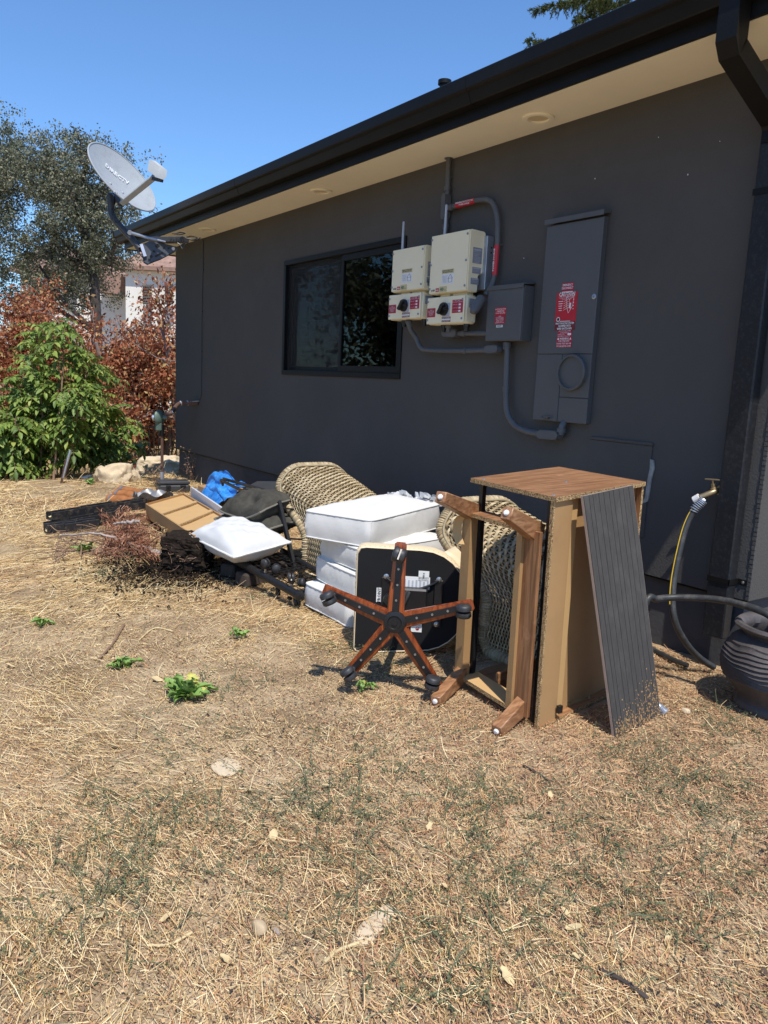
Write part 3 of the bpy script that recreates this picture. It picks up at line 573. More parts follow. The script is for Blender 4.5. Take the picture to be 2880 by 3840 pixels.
for k in range(5): MB().box((MX-.0018, y+.043, z+.034-k*.0125), (.0006, .034-.003*k, .0032)).build('label_bar', 'label_white', mp_)
for k in range(4): MB().box((MX-.0018, y-.052, z-.01+k*.017), (.0006, .004, .006)).build('label_mark', 'label_white', mp_)
MB().lathe([(.013, 0), (.013, .0008), (.009, .0008), (.009, 0)], (MX-.0015, y+.052, z-.065), (-1, 0, 0), 16).build('label_emblem', 'label_white', mp_)
MB().box((MX-.0018, y-.0, z-ht*.465), (.0006, wd*.5, .0035)).build('label_bar', 'label_white', mp_)
y, z, wd, ht = lab(390, 760, 604, 850); sticker(mp_, 'shutdown_label', MX, y, z, wd, ht, 'label_maroon'); text(mp_, 'lettering', 'PHOTOVOLTAIC SYSTEM\nEQUIPPED WITH\nRAPID SHUTDOWN', .0155, (MX-.0015, y, z), YL, ZU, 'label_white', bold=.0005, sx=.78, line=.95)
y, z, wd, ht = lab(420, 852, 572, 928); sticker(mp_, 'ac_label', MX, y, z, wd, ht, 'label_crimson'); text(mp_, 'lettering', 'PHOTOVOLTAIC SYSTEM\nAC DISCONNECT', .0105, (MX-.0015, y, z+ht*.25), YL, ZU, 'label_white', sx=.75)
text(mp_, 'lettering', 'RATED AC OUTPUT\nNOM. OPERATING VOLTAGE  240V', .0092, (MX-.0015, y+wd*.46, z-ht*.22), YL, ZU, 'label_white', 'LEFT', sx=.62); MB().box((MX-.0018, y-wd*.33, z-ht*.06), (.0006, wd*.24, ht*.27)).build('value_field', 'label_white', mp_)
y, z, wd, ht = lab(410, 930, 568, 1040); sticker(mp_, 'warning_label', MX, y, z, wd, ht, 'label_crimson'); text(mp_, 'lettering', 'WARNING', .0165, (MX-.0015, y, z+ht*.35), YL, ZU, 'label_white', bold=.0004, sx=.85)
text(mp_, 'lettering', 'DUAL POWER SUPPLY\nSOURCES: UTILITY GRID AND\nPV SOLAR ELECTRIC SYSTEM', .0125, (MX-.0015, y, z-ht*.13), YL, ZU, 'label_white', sx=.66, line=1.15, bold=.0002)
for s_ in (-1, 1):
    tri = MB(); tri.prism([(-.007, -.005), (.007, -.005), (0, .008)], (MX-.0015, y+s_*wd*.4, z+ht*.35), (0, 1, 0), (0, 0, 1), (-.0006, 0, 0)); tri.build('warning_triangle', 'label_white', mp_)
# ---------------------------------------------------------------- conduits
def conduit(label, pts, r=.017, fit=(), bends=6, strap=()):
    t = thing('conduit', label, 'conduit', (3.42, pts[0][1], min(p_[2] for p_ in pts)), 'grey conduits on the wall')
    MB().tube(cr(pts, bends), r, 12).build('pipe', 'conduit_grey', t, True)
    for a, b_, rr in fit: MB().cyl(a, b_, rr, 14).build('coupling', 'conduit_grey', t, True)
    for q in strap: MB().box(q, (.03, .022, .014), None, .003).build('strap', 'conduit_grey', t)
    return t
def lb_body(t, a, b_, wd=.045, dp=.05):
    m_ = MB(); a = V3(a); b_ = V3(b_); d = unit(b_-a); L = np.linalg.norm(b_-a); x = np.cross(d, (-1, 0, 0)); poly = []
    for k in range(9): an = math.pi*(k/8)+math.pi/2; poly.append((wd/2*math.cos(an), wd/2*math.sin(an)))
    for k in range(9): an = math.pi*(k/8)-math.pi/2; poly.append((L+wd/2*math.cos(an), wd/2*math.sin(an)))
    m_.prism(poly, a, d, x, (dp, 0, 0)); o = m_.build('conduit_body', 'conduit_grey', t); bevel_obj(o, .005)
    m2 = MB(); m2.prism([(p_[0]*1.0, p_[1]*.86) for p_ in poly], a-np.array([.0035, 0, 0]), d, x, (.003, 0, 0)); c = m2.build('cover_plate', 'conduit_grey', o)
X = 3.42
t = conduit('upper grey conduit rising to the soffit with a junction fitting', [(X, 4.255, 2.778), (X, 4.25, 2.66), (X, 4.247, 2.56), (X, 4.245, 2.45), (X, 4.245, 2.22)], .017, [((X, 4.252, 2.60), (X, 4.248, 2.57), .023), ((X, 4.245, 2.36), (X, 4.245, 2.33), .022)], strap=[(3.435, 4.25, 2.66)])
MB().lathe([(.03, 0), (.028, -.006), (.02, -.008)], (X, 4.255, 2.779), n=16).build('ceiling_flange', 'conduit_grey', t)
lb_body(t, (3.388, 4.246, 2.53), (3.388, 4.246, 2.41))
P = [(3.41, 4.235, 2.455), (3.41, 4.14, 2.458), (3.41, 3.93, 2.462), (3.41, 3.80, 2.435), (3.41, 3.735, 2.34), (3.41, 3.716, 2.20), (3.41, 3.722, 2.0), (3.40, 3.728, 1.93), (3.36, 3.735, 1.86)]
t = conduit('grey conduit looping from the riser down to the right inverter with red stickers', P, .0175, [((3.41, 4.20, 2.456), (3.41, 4.165, 2.457), .022)], strap=[(3.432, 3.716, 2.17)])
def wrap(t, a, b_, r, m_='label_red', arc=(-100, 100)):
    a = V3(a); b_ = V3(b_); d = unit(b_-a); nx = np.array([-1., 0, 0]); nx = unit(nx-d*nx.dot(d)); ny = np.cross(d, nx); mb = MB()
    def fn(u, v): an = math.radians(arc[0]+(arc[1]-arc[0])*v); return a+(b_-a)*u+r*(math.cos(an)*nx+math.sin(an)*ny)
    mb.grid(fn, 1, 12); return mb.build('red_sticker', m_, t, True)
wrap(t, (3.41, 4.13, 2.459), (3.41, 3.945, 2.4635), .0184); text(t, 'lettering', 'WARNING: PHOTOVOLTAIC\nPOWER SOURCE', .015, (3.3912, 4.037, 2.460), (0, -1, -.024), (0, .024, 1), 'label_white', bold=.0003, sx=.9)
wrap(t, (3.41, 3.7165, 2.165), (3.41, 3.721, 1.985), .0184); text(t, 'lettering', 'POWER SOURCE', .020, (3.3912, 3.7185, 2.075), (0, 0, 1), (0, 1, 0), 'label_white', bold=.0005, sx=.9)
# angled fitting on the right of the near inverter
fa, fb = WX(*z4(1255, 1205), 3.27), WX(*z4(1345, 1060), 3.33)
m_ = MB(); m_.tube([fa+(fa-fb)*.22, fa, fb, fb+(fb-fa)*.1], [.018, .030, .032, .022], 14); m_.build('angled_fitting', 'conduit_grey', t, True)
X = 3.38
t = conduit('lower grey conduit sweeping from the window-side inverter to the combiner box', [(3.30, 4.465, 1.728), (3.34, 4.468, 1.66), (X, 4.455, 1.61), (X, 4.40, 1.548), (X, 4.30, 1.528), (X, 3.92, 1.522), (X, 3.70, 1.526)], .0165, [((3.305, 4.466, 1.725), (3.33, 4.467, 1.69), .021), ((X, 3.935, 1.522), (X, 3.905, 1.522), .021)])
lb_body(t, (3.355, 3.69, 1.528), (3.355, 3.615, 1.53), .05, .05); MB().cyl((3.40, 3.565, 1.53), (3.40, 3.565, 1.575), .02, 12).build('coupling', 'conduit_grey', t)
t = conduit('short horizontal grey conduit from the near inverter into the combiner box', [(X, 4.02, 1.634), (X, 3.90, 1.632), (X, 3.618, 1.626)], .0165, [((X, 3.955, 1.633), (X, 3.925, 1.633), .021)])
lb_body(t, (3.355, 4.12, 1.637), (3.355, 4.02, 1.635), .05, .05)
t = conduit('grey conduit curving from the combiner box down to the foot of the meter panel', [(3.40, 3.555, 1.571), (3.40, 3.545, 1.44), (3.40, 3.535, 1.28), (3.40, 3.512, 1.15), (3.40, 3.44, 1.075), (3.40, 3.33, 1.043), (3.40, 3.21, 1.037)], .0185, [((3.40, 3.556, 1.57), (3.40, 3.552, 1.54), .024), ((3.40, 3.538, 1.305), (3.40, 3.534, 1.275), .0225)])
lb_body(t, (3.372, 3.20, 1.037), (3.372, 3.09, 1.040), .055, .055); MB().tube(cr([(3.40, 3.062, 1.045), (3.40, 3.060, 1.09), (3.425, 3.06, 1.125)]), .019, 12).build('elbow', 'conduit_grey', t, True); MB().cyl((3.40, 3.062, 1.06), (3.40, 3.061, 1.082), .026, 14).build('coupling', 'conduit_grey', t)
# ---------------------------------------------------------------- thin cable on the wall near the far corner
ca = [WX(*q, 3.444) for q in (z1(1560, 1018), z1(1578, 1040), z1(1580, 1120), z1(1578, 1270), z2(1570, 350), z2(1568, 660), z2(1565, 900), z2(1563, 1000), z2(1548, 1038))]
t = thing('wall_cable', 'thin dark cable running down the wall near the far corner', 'cable', (3.444, ca[-1][1], ca[-1][2]))
MB().tube(cr(ca, 4), .0045, 6).build('cable', 'mount_grey', t, True)
for k in (3, 4, 5): MB().box(ca[k], (.012, .018, .014)).build('clip', 'black_plastic', t)
# ================================================================ SATELLITE DISH
dc = DP(*z1(955, 548), 7.75); _v0 = unit(dc-CAMP); _r0 = unit(np.cross(_v0, (0, 0, 1))); _u0 = np.cross(_r0, _v0); nrm = unit(-.43*_v0+.90*(.66*_r0+.75*_u0))
dish = thing('satellite_dish', 'grey satellite dish on a bent mast at the far eave corner', 'satellite dish', WX(*z1(1250, 1110), 2.9))
v_ = unit(dc-CAMP); majd = unit(np.cross(nrm, v_)); mind = np.cross(nrm, majd)
if majd[2] > 0: majd = -majd; mind = -mind                     # major axis: down to the right in view
def dpt(u, v, off=0.): r2 = (u/.395)**2+(v/.365)**2; return dc+majd*u+mind*v+nrm*(-.075*(1-r2)+off)
m_ = MB(); nR, nA = 10, 56
for sgn, off in ((1, 0), (-1, -.006)):
    vs = [dpt(0, 0, off)]; fs = []
    for i in range(1, nR+1):
        for k in range(nA): a = 2*math.pi*k/nA; r = i/nR; vs.append(dpt(.395*r*math.cos(a), .365*r*math.sin(a), off))
    for k in range(nA): fs.append((0, 1+k, 1+(k+1) % nA))
    for i in range(nR-1):
        for k in range(nA): a0 = 1+i*nA; fs.append((a0+k, a0+nA+k, a0+nA+(k+1) % nA, a0+(k+1) % nA))
    m_.add(vs, fs)
refl = m_.build('reflector', 'dish_grey', dish, True, 60)
m_ = MB(); m_.tube([dpt(.397*math.cos(a), .367*math.sin(a), -.002) for a in np.linspace(0, 2*math.pi, 64, endpoint=False)], .008, 8, close=True); m_.build('rim', 'dish_grey', dish, True)
# lettering: runs along the horizontal of the dish face as seen in the photo
def dish_uv(px, py):
    d = ray(*z1(px, py)); t_ = (dc-CAMP).dot(nrm)/d.dot(nrm); q = CAMP+d*t_-dc; return q.dot(majd), q.dot(mind), q
_, _, qa = dish_uv(845, 425); _, _, qb = dish_uv(1030, 570); tdir = unit(qb-qa); tup = np.cross(nrm, tdir); tl = np.linalg.norm(qb-qa)
tx = text(dish, 'lettering', 'DIRECTV', .1, dc+(qa+qb)/2, tdir, tup, 'label_white', bold=.0022)
vv = np.empty(len(tx.data.vertices)*3); tx.data.vertices.foreach_get('co', vv); vv = vv.reshape(-1, 3)+np.array(ORG[dish.name]); rel = vv-dc-(qa+qb)/2
us = rel@tdir; up_ = rel@tup; k_ = tl/(us.max()-us.min()); q = (qa+qb)/2+np.outer((us-(us.max()+us.min())/2)*k_, tdir)+np.outer(up_*k_*1.05, tup)
uu, vv2 = q@majd, q@mind; r2 = (uu/.395)**2+(vv2/.365)**2
W_ = dc+np.outer(uu, majd)+np.outer(vv2, mind)+np.outer(-.075*(1-r2)+.010, nrm)-np.array(ORG[dish.name]); tx.data.vertices.foreach_set('co', W_.ravel()); tx.data.update()
for (px, py) in ((885, 572), (982, 640), (910, 665), (865, 690)):
    u_, v__, _ = dish_uv(px, py); c = dpt(u_, v__); MB().lathe([(.014, 0), (.014, .006), (.007, .012), (0, .012)], c, nrm, 10).build('bolt', 'dish_grey', refl)
# arm and receiver: below the dish edge, towards its focus
vd = 7.62
armA, armB = DP(*z1(948, 752), 7.62), DP(*z1(1200, 548), 7.25)
MB().bar(armA, armB, .05, .042, nrm, .004).build('feed_arm', 'dish_grey', dish)
lc = DP(*z1(1245, 500), 7.15); ln = unit(dc-lc)
ex_ = unit(np.cross((0, 0, 1), ln)); ey_ = np.cross(ln, ex_)
c4 = [DP(*z1(*q), 7.15) for q in ((1212, 420), (1305, 492), (1300, 548), (1275, 575), (1195, 515))]
m_ = MB(); m_.add([*c4, *[p_+np.array([-.10, .06, .03])*.55 for p_ in c4]], [(0, 1, 2, 3, 4), (9, 8, 7, 6, 5)]+[(k, (k+1) % 5, 5+(k+1) % 5, 5+k) for k in range(5)])
lo_ = m_.build('receiver_head', 'dish_grey', dish); bevel_obj(lo_, .006)
MB().cyl(DP(*z1(1200, 478), 7.18), DP(*z1(1178, 484), 7.2), .026, 14).build('feed_horn', 'label_white', dish)
m_ = MB(); m_.bar(DP(*z1(1190, 560), 7.22), DP(*z1(1260, 575), 7.18), .045, .03, (0, 0, 1), .004); m_.build('receiver_bracket', 'mount_grey', dish)
# mast
mpts = [DP(*z1(*q), d_) for q, d_ in (((855, 690), 7.85), ((862, 760), 7.85), ((868, 830), 7.85), ((900, 890), 7.83), ((985, 985), 7.78), ((1050, 1055), 7.74), ((1090, 1110), 7.72))]
MB().tube(cr(mpts, 5), .034, 14).build('mast', 'mount_grey', dish, True)
bk = MB(); q = [DP(*z1(*k), 7.88) for k in ((836, 668), (865, 668), (895, 700), (935, 745), (930, 770), (850, 745), (835, 735))]
bk.add([*q, *[p_+np.array([.05, .03, 0]) for p_ in q]], [tuple(range(7)), tuple(range(7, 14))]+[(k, (k+1) % 7, 7+(k+1) % 7, 7+k) for k in range(7)]); bk.build('dish_bracket', 'mount_grey', dish)
for (a, b_) in ((875, 690), (872, 715), (905, 755)): MB().lathe([(.012, 0), (.010, .012), (0, .012)], DP(*z1(a, b_), 7.86), -v_, 8).build('bolt', 'steel', dish)
MB().tube(cr([DP(*z1(*k), 7.70) for k in ((940, 780), (955, 820), (945, 870), (910, 900), (880, 870), (878, 820), (900, 795), (935, 785))], 5), .006, 6).build('cable_coil', 'black_plastic', dish, True)
MB().tube(cr([DP(*z1(*k), 7.66) for k in ((880, 850), (900, 905), (960, 975), (1010, 1035), (1070, 1100), (1090, 1150), (1130, 1195))], 5), .0055, 6).build('cable', 'black_plastic', dish, True)
# gusset mount plates with holes (dark discs sunk in), strut
pl = [DP(*z1(*k), 7.66) for k in ((1095, 1075), (1150, 1050), (1215, 1050), (1385, 1092), (1375, 1115), (1255, 1180), (1190, 1205), (1150, 1222), (1120, 1205))]
off = unit((.25, .9, 0))*.10; m_ = MB(); n = len(pl)
m_.add([*pl, *[p_+off*.05 for p_ in pl]], [tuple(range(n)), tuple(range(n, 2*n))[::-1]]+[(k, (k+1) % n, n+(k+1) % n, n+k) for k in range(n)]); gp = m_.build('gusset_plate', 'mount_grey', dish)
m_ = MB(); m_.add([*[p_+off for p_ in pl], *[p_+off*1.05 for p_ in pl]], [tuple(range(n)), tuple(range(n, 2*n))[::-1]]+[(k, (k+1) % n, n+(k+1) % n, n+k) for k in range(n)]); m_.build('gusset_plate', 'mount_grey', dish)
for (a, b_, r_) in ((1225, 1085, .022), (1197, 1125, .012), (1275, 1095, .012), (1160, 1190, .012), (1175, 1165, .014), (1310, 1100, .010)): MB().lathe([(r_, 0), (r_, .003), (0, .003)], DP(*z1(a, b_), 7.655), -v_, 14).build('hole', 'print_black', gp)
MB().bar(DP(*z1(1205, 1165), 7.655), DP(*z1(1265, 1135), 7.655), .016, .004, -v_).build('slot', 'print_black', gp)
MB().lathe([(.016, 0), (.016, .004), (0, .005)], DP(*z1(1348, 1104), 7.65), -v_, 16).build('bolt', 'label_white', gp)
m_ = MB(); m_.bar(DP(*z1(1180, 1040), 7.75), DP(*z1(1445, 1035), 7.55), .10, .05, (0, 0, 1), .004); m_.build('eave_bracket', 'mount_grey', dish)
for k in range(5): MB().box(DP(*z1(1330+k*22, 1040+(k % 2)*6), 7.50), (.012, .02, .03)).build('slot', 'print_black', dish)
MB().tube([DP(*z1(1005, 978), 7.68), DP(*z1(1150, 1020), 7.62), DP(*z1(1290, 1052), 7.58)], [.017, .014, .008], 10).build('strut', 'galvanised', dish, True)
MB().lathe([(.02, -.02), (.024, 0), (.02, .02)], DP(*z1(1010, 980), 7.67), -v_, 12).build('strut_joint', 'galvanised', dish)
MB().bar(DP(*z1(1098, 1070), 7.64), DP(*z1(1130, 1165), 7.64), .03, .012, -v_).build('clamp_bar', 'galvanised', dish)
for pts in ([(1340, 985), (1395, 995), (1440, 985), (1410, 978), (1350, 990)], [(1440, 1020), (1500, 1035), (1535, 1020), (1480, 1008), (1450, 1025), (1520, 1040), (1560, 1020)], [(1380, 1060), (1410, 1075), (1440, 1060), (1420, 1105), (1400, 1075)]):
    MB().tube(cr([DP(*z1(*k), 7.48) for k in pts], 5), .006, 6).build('cable', 'black_plastic', dish, True)
# ================================================================ WICKER CHAIRS
HWD = .27
def plan(n=240):
    pts = [(-HWD, .32), (-HWD, -.13)]
    for k in range(1, 13): a = math.pi+math.pi/2*k/12; pts.append((-HWD+.17+.17*math.cos(a), -.13+.17*math.sin(a)*1.05))
    pts += [(HWD-.17, -.3085)]
    for k in range(1, 13): a = 1.5*math.pi+math.pi/2*k/12; pts.append((HWD-.17+.17*math.cos(a), -.13+.17*math.sin(a)*1.05))
    pts += [(HWD, .32)]; P = np.array(pts); L = np.r_[0, np.cumsum(np.linalg.norm(np.diff(P, axis=0), axis=1))]
    return P, L/L[-1]
PLP, PLL = plan()
def shell(u, v):
    """u along the U-shaped plan, v up: local (a side, b front, c up)"""
    u = np.asarray(u, float); v = np.asarray(v, float); a = np.interp(u, PLL, PLP[:, 0]); b = np.interp(u, PLL, PLP[:, 1])
    rim = .275+.405*smooth01(.10, -.20, b)+.02*np.cos(a/HWD*1.4)*(b < -.2)
    c = -.11+v*(rim+.11); fl = .93+.13*v; bb = np.where(b < .05, .05+(b-.05)*(.42+.64*v**.8), b); return np.stack([a*fl, bb, c], -1)
def chair_map(cx_, by, rz_, lift=0.):
    ca, sa = math.cos(rz_), math.sin(rz_)
    def f(P):
        P = np.asarray(P, float); x = P[..., 0]; y = P[..., 2]; z = .345-P[..., 1]+lift
        return np.stack([cx_+x*ca-y*sa, by+x*sa+y*ca, z], -1)
    return f
def weave(Sf, nu, nv, amp, hw, u0=0., u1=1., v0=0., v1=1.):
    """weavers over and under stakes, as separate ribbons"""
    ns = 4*nu+1; us = np.linspace(u0, u1, ns); Vt = []; F = []; o = 0
    for j in range(nv):
        vc = v0+(v1-v0)*(j+.5)/nv; dv = (v1-v0)/nv*hw; ph = math.pi*(j % 2); h = amp*np.cos(np.linspace(0, nu*math.pi, ns)+ph); rows = []
        for q, bulge in ((-1, 0.), (0, .0022), (1, 0.)):
            P = Sf(us, np.full(ns, vc+q*dv)); du = Sf(np.clip(us+.003, 0, 1), np.full(ns, vc))-Sf(np.clip(us-.003, 0, 1), np.full(ns, vc)); dvv = Sf(us, np.full(ns, min(1, vc+.02)))-Sf(us, np.full(ns, max(0, vc-.02)))
            N = np.cross(du, dvv); N /= np.linalg.norm(N, axis=1)[:, None]+1e-9; rows.append(P+N*(h+bulge*np.sign(h+1e-9))[:, None])
        Vt += rows
        for q in range(2):
            a = o+q*ns+np.arange(ns-1); F.append(np.stack([a, a+1, a+ns+1, a+ns], 1))
        o += 3*ns
    m = nv*2+1
    for i in range(nu+1):
        uc = u0+(u1-u0)*i/nu; vs = np.linspace(v0, v1, 20); rows = []
        for q in (-1, 1): rows.append(Sf(np.clip(np.full(20, uc+q*.0022), 0, 1), vs))
        Vt += rows; a = o+np.arange(19); F.append(np.stack([a, a+1, a+21, a+20], 1)); o += 40
    return np.concatenate(Vt), np.concatenate(F)
def wicker_chair(label, cx_, by, rz_, lift=0.):
    f = chair_map(cx_, by, rz_, lift); base = f(np.array([0, .3, .3])); t = thing('wicker_chair', label, 'armchair', (base[0], base[1], 0), 'tipped wicker armchairs')
    Sf = lambda u, v: f(shell(u, v))
    Vt, F = weave(Sf, 46, 40, .0075, .40); o = npmesh('woven_shell', Vt, F, 'wicker', t, True); o['kind'] = 'stuff'
    # inner lining a little inside, seen through the open side; coloured dark so weave gaps look shaded
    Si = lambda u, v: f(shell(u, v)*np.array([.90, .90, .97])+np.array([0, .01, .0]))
    Vt, F = weave(Si, 30, 30, .003, .47); o = npmesh('woven_lining', Vt, F, 'wicker_shade', t, True); o['kind'] = 'stuff'
    # wrapped rim
    us = np.linspace(0, 1, 300); top = f(shell(us, np.ones(300))*np.array([.965, .965, 1])); fr = [f(np.array([-HWD*1.03, .335, c])) for c in (-.1, 0, .09, .17, .23)]; fl_ = [f(np.array([HWD*1.03, .335, c])) for c in (.23, .17, .09, 0, -.1)]
    path = cr([*fr, *[top[k] for k in range(6, 294, 12)], *fl_], 14); m_ = MB()
    P_ = np.array([V3(q_) for q_ in path]); Ls = np.r_[0, np.cumsum(np.linalg.norm(np.diff(P_, axis=0), axis=1))]; nw = int(Ls[-1]/.0115); S_ = np.linspace(0, Ls[-1], nw*2+1); Pq = np.stack([np.interp(S_, Ls, P_[:, i_]) for i_ in range(3)], 1)
    for k in range(nw):
        a_, b_, c_ = Pq[2*k], Pq[2*k+1], Pq[2*k+2]; m_.tube([a_, b_, c_], [.0285, .0335+.0014*(k % 2), .0285], 10, caps=False)
    o = m_.build('wrapped_rim', 'wicker', t, True, 80); o['kind'] = 'stuff'
    for q in (1, -1):  # second braid beside the rim
        pth = [p_ for p_ in cr([f(shell(u, .955)*np.array([1.0+.03*q, 1.0+.03*q, 1])) for u in np.linspace(.02, .98, 40)], 8)]; MB().tube(pth, [.007+.0012*((k) % 2) for k in range(len(pth))], 6).build('rim_braid', 'wicker_rim', t, True, 80)
    # seat: woven front apron, black slats and frame
    ap = lambda u, v: f(np.stack([-HWD+2*HWD*np.asarray(u, float), np.full_like(np.asarray(u, float), .325), .02+.17*np.asarray(v, float)], -1))
    Vt, F = weave(ap, 22, 14, .004, .47); o = npmesh('woven_apron', Vt, F, 'wicker', t, True); o['kind'] = 'stuff'
    for k in range(7):
        b = -.09+k*.062; MB().bar(f(np.array([-.225, b, .19])), f(np.array([.225, b, .19])), .028, .012, (0, 1, 0), .002).build('seat_slat', 'wire_black', t)
    for a in (-.215, .215):
        MB().bar(f(np.array([a, -.10, .175])), f(np.array([a, .31, .175])), .022, .022, (1, 0, 0)).build('seat_rail', 'wire_black', t)
    for a in (-.205, .205):
        for b in (-.04, .27): MB().bar(f(np.array([a, b, -.16])), f(np.array([a, b, .17])), .024, .024, (1, 0, 0)).build('leg', 'wire_black', t)
    return t
wicker_chair('tan wicker armchair tipped on its front behind the stack of white cushions', 2.735, 4.04, .0, .02)
wicker_chair('tan wicker armchair tipped on its front between the office chair and the cabinet', 2.795, 2.37, -.03, .02)
# ================================================================ CUSHIONS
def cushion(label, quad, z0, h, tilt=(0, 0), name='seat_cushion', m='white_fabric', seed=0, group='white box cushions in the stack', bulge=.018, sag=None):
    """box cushion over a quad of plan corners, in order around"""
    Q = [np.array(q, float) for q in quad]; rng = np.random.default_rng(seed); ph = rng.uniform(0, 6, 8); n = 22; c0 = sum(Q)/4
    t = thing(name, label, 'cushion', (c0[0], c0[1], z0), group)
    def P(u, v, w_):
        # u,v in -1..1 with rounded corners, w_ in -1..1
        r = .13; x, y = u, v
        cxn, cyn = abs(x)-(1-r), abs(y)-(1-r)
        if cxn > 0 and cyn > 0:
            l = math.hypot(cxn, cyn); 
            if l > r: x = math.copysign(1-r+cxn/l*r, x); y = math.copysign(1-r+cyn/l*r, y)
        s_, t_ = (x+1)/2, (y+1)/2; p = Q[0]*(1-s_)*(1-t_)+Q[1]*s_*(1-t_)+Q[2]*s_*t_+Q[3]*(1-s_)*t_
        top = max(0, 1-abs(u)**4)*max(0, 1-abs(v)**4); zz = z0+h/2+w_*(h/2+bulge*top*(1 if w_ > 0 else .4))
        zz += .0035*math.sin(4*x+ph[0])*math.sin(3*y+ph[1])*abs(w_)+(.003*math.sin(9*x+6*y+ph[2])+.002*math.sin(23*y-6*x+ph[5]))*top
        out = .010*math.cos(w_*math.pi/2); d = p-c0; L = np.linalg.norm(d)+1e-6; wr = (.002*math.sin(9*x+7*y+ph[3])+.003*math.sin(31*x-27*y+ph[4]+4*w_))*math.cos(w_*1.5)
        p = p+d/L*(out+wr); return np.array([p[0], p[1], zz+tilt[0]*(p[0]-c0[0])+tilt[1]*(p[1]-c0[1])])
    mb = MB()
    for w_ in (1, -1): mb.grid(lambda a, b: P(2*a-1, 2*b-1, w_), n, n)
    ring = [(-1+2*k/n, -1) for k in range(n)]+[(1, -1+2*k/n) for k in range(n)]+[(1-2*k/n, 1) for k in range(n)]+[(-1, 1-2*k/n) for k in range(n)]
    N = len(ring); ws = (-1, -.6, -.2, .2, .6, 1); vs = [P(a, b, w_) for w_ in ws for a, b in ring]; mb.add(vs, [(i*N+k, i*N+(k+1) % N, (i+1)*N+(k+1) % N, (i+1)*N+k) for i in range(5) for k in range(N)])
    o = mb.build('cover', m, t, True, 60); bm = bmesh.new(); bm.from_mesh(o.data); bmesh.ops.remove_doubles(bm, verts=bm.verts, dist=.0008); bmesh.ops.recalc_face_normals(bm, faces=bm.faces); bm.to_mesh(o.data); bm.free()
    o.data.polygons.foreach_set('use_smooth', [True]*len(o.data.polygons)); o.data.set_sharp_from_angle(angle=math.radians(50))
    for w_ in (1, -1): MB().tube([P(a*1.004, b*1.004, w_*.99) for a, b in ring], .0042, 6, close=True).build('piping', 'piping_white', t, True)
    # seam on the near boxing
    MB().tube([P(.995, -1.002, w_) for w_ in np.linspace(-.95, .95, 6)], .0022, 5).build('seam', 'piping_white', t, True)
    return t
cushion('white box cushion lying on the ground, lowest of the stack', [(2.15, 3.30), (2.75, 3.27), (2.78, 3.75), (2.16, 3.80)], .01, .125, seed=1)
cushion('white box cushion second from the bottom of the stack', [(2.22, 3.33), (2.83, 3.30), (2.84, 3.78), (2.23, 3.80)], .150, .125, (.0, .02), seed=2)
cushion('cream-white box cushion third from the bottom of the stack', [(2.25, 3.37), (2.88, 3.37), (2.88, 3.80), (2.26, 3.80)], .295, .115, (.03, -.03), seed=3, m='white_fabric')
cushion('large white box cushion on top of the stack', [(2.12, 3.76), (2.31, 3.36), (3.0, 3.62), (2.92, 4.06)], .425, .145, (.015, .015), seed=4, bulge=.034)
# torn wadding at the back of the top cushion
m_ = MB(); rng = np.random.default_rng(5)
for k in range(26):
    s_ = k/25; p = np.array([2.90-.05*s_+.09*s_, 4.04, .585])*(1-s_)+np.array([3.0, 3.64, .592])*s_; m_.box(p+rng.normal(0, .012, 3), rng.uniform(.02, .05, 3)*np.array([1, 1, .5]), [unit(rng.normal(0, 1, 3)), (0, 1, 0), (0, 0, 1)])
base_mesh(m_, 'torn_wadding', 'white_pillow', 'torn white wadding along the back edge of the top cushion', 'wadding')
def pillow(name, label, cat, c, ex, ey, hx, hy, h, m, pip, seed, up=(0, 0, 1), fold=0., corner=True, dent=()):
    c = V3(c); ex = unit(ex); ey = V3(ey); ey = unit(ey-ex*ey.dot(ex)); n = unit(np.cross(ex, ey)); rng = np.random.default_rng(seed); ph = rng.uniform(0, 6, 8); N = 36
    t = thing(name, label, cat, (c[0], c[1], c[2]-h))
    def P(u, v, s_):
        e_ = (1-abs(u)**2.1)*(1-abs(v)**2.1); e_ = max(e_, 0)**.52; pin = 1-.025*u*u*(1-abs(v)**3); piv = 1-.025*(1-abs(u)**3)*v*v
        ed = (abs(u)**6+abs(v)**6); wr = (.007*math.sin(7*u+4*v+ph[0])*math.sin(5*v+ph[1])+.005*math.sin(13*u-7*v+ph[2])+.003*math.sin(21*v+5*u+ph[3]))*(1-.75*min(1, ed))
        z = s_*h*e_+wr*(.5+.5*e_)
        for (du, dv, rr, dd) in dent: z -= dd*math.exp(-((u-du)**2+(v-dv)**2)/rr**2)*(s_ > 0)
        z += fold*u*u-fold*.3*v*v
        return c+ex*hx*u*piv+ey*hy*v*pin+n*z
    mb = MB()
    for s_ in (1, -1): mb.grid(lambda a, b: P(2*a-1, 2*b-1, s_), N, N)
    o = mb.build('cover', m, t, True, 70)
    ring = [(-1+2*k/24, -1) for k in range(24)]+[(1, -1+2*k/24) for k in range(24)]+[(1-2*k/24, 1) for k in range(24)]+[(-1, 1-2*k/24) for k in range(24)]
    MB().tube([P(a*1.008, b*1.008, 1) for a, b in ring], .007, 6, close=True).build('piping', pip, t, True)
    return t
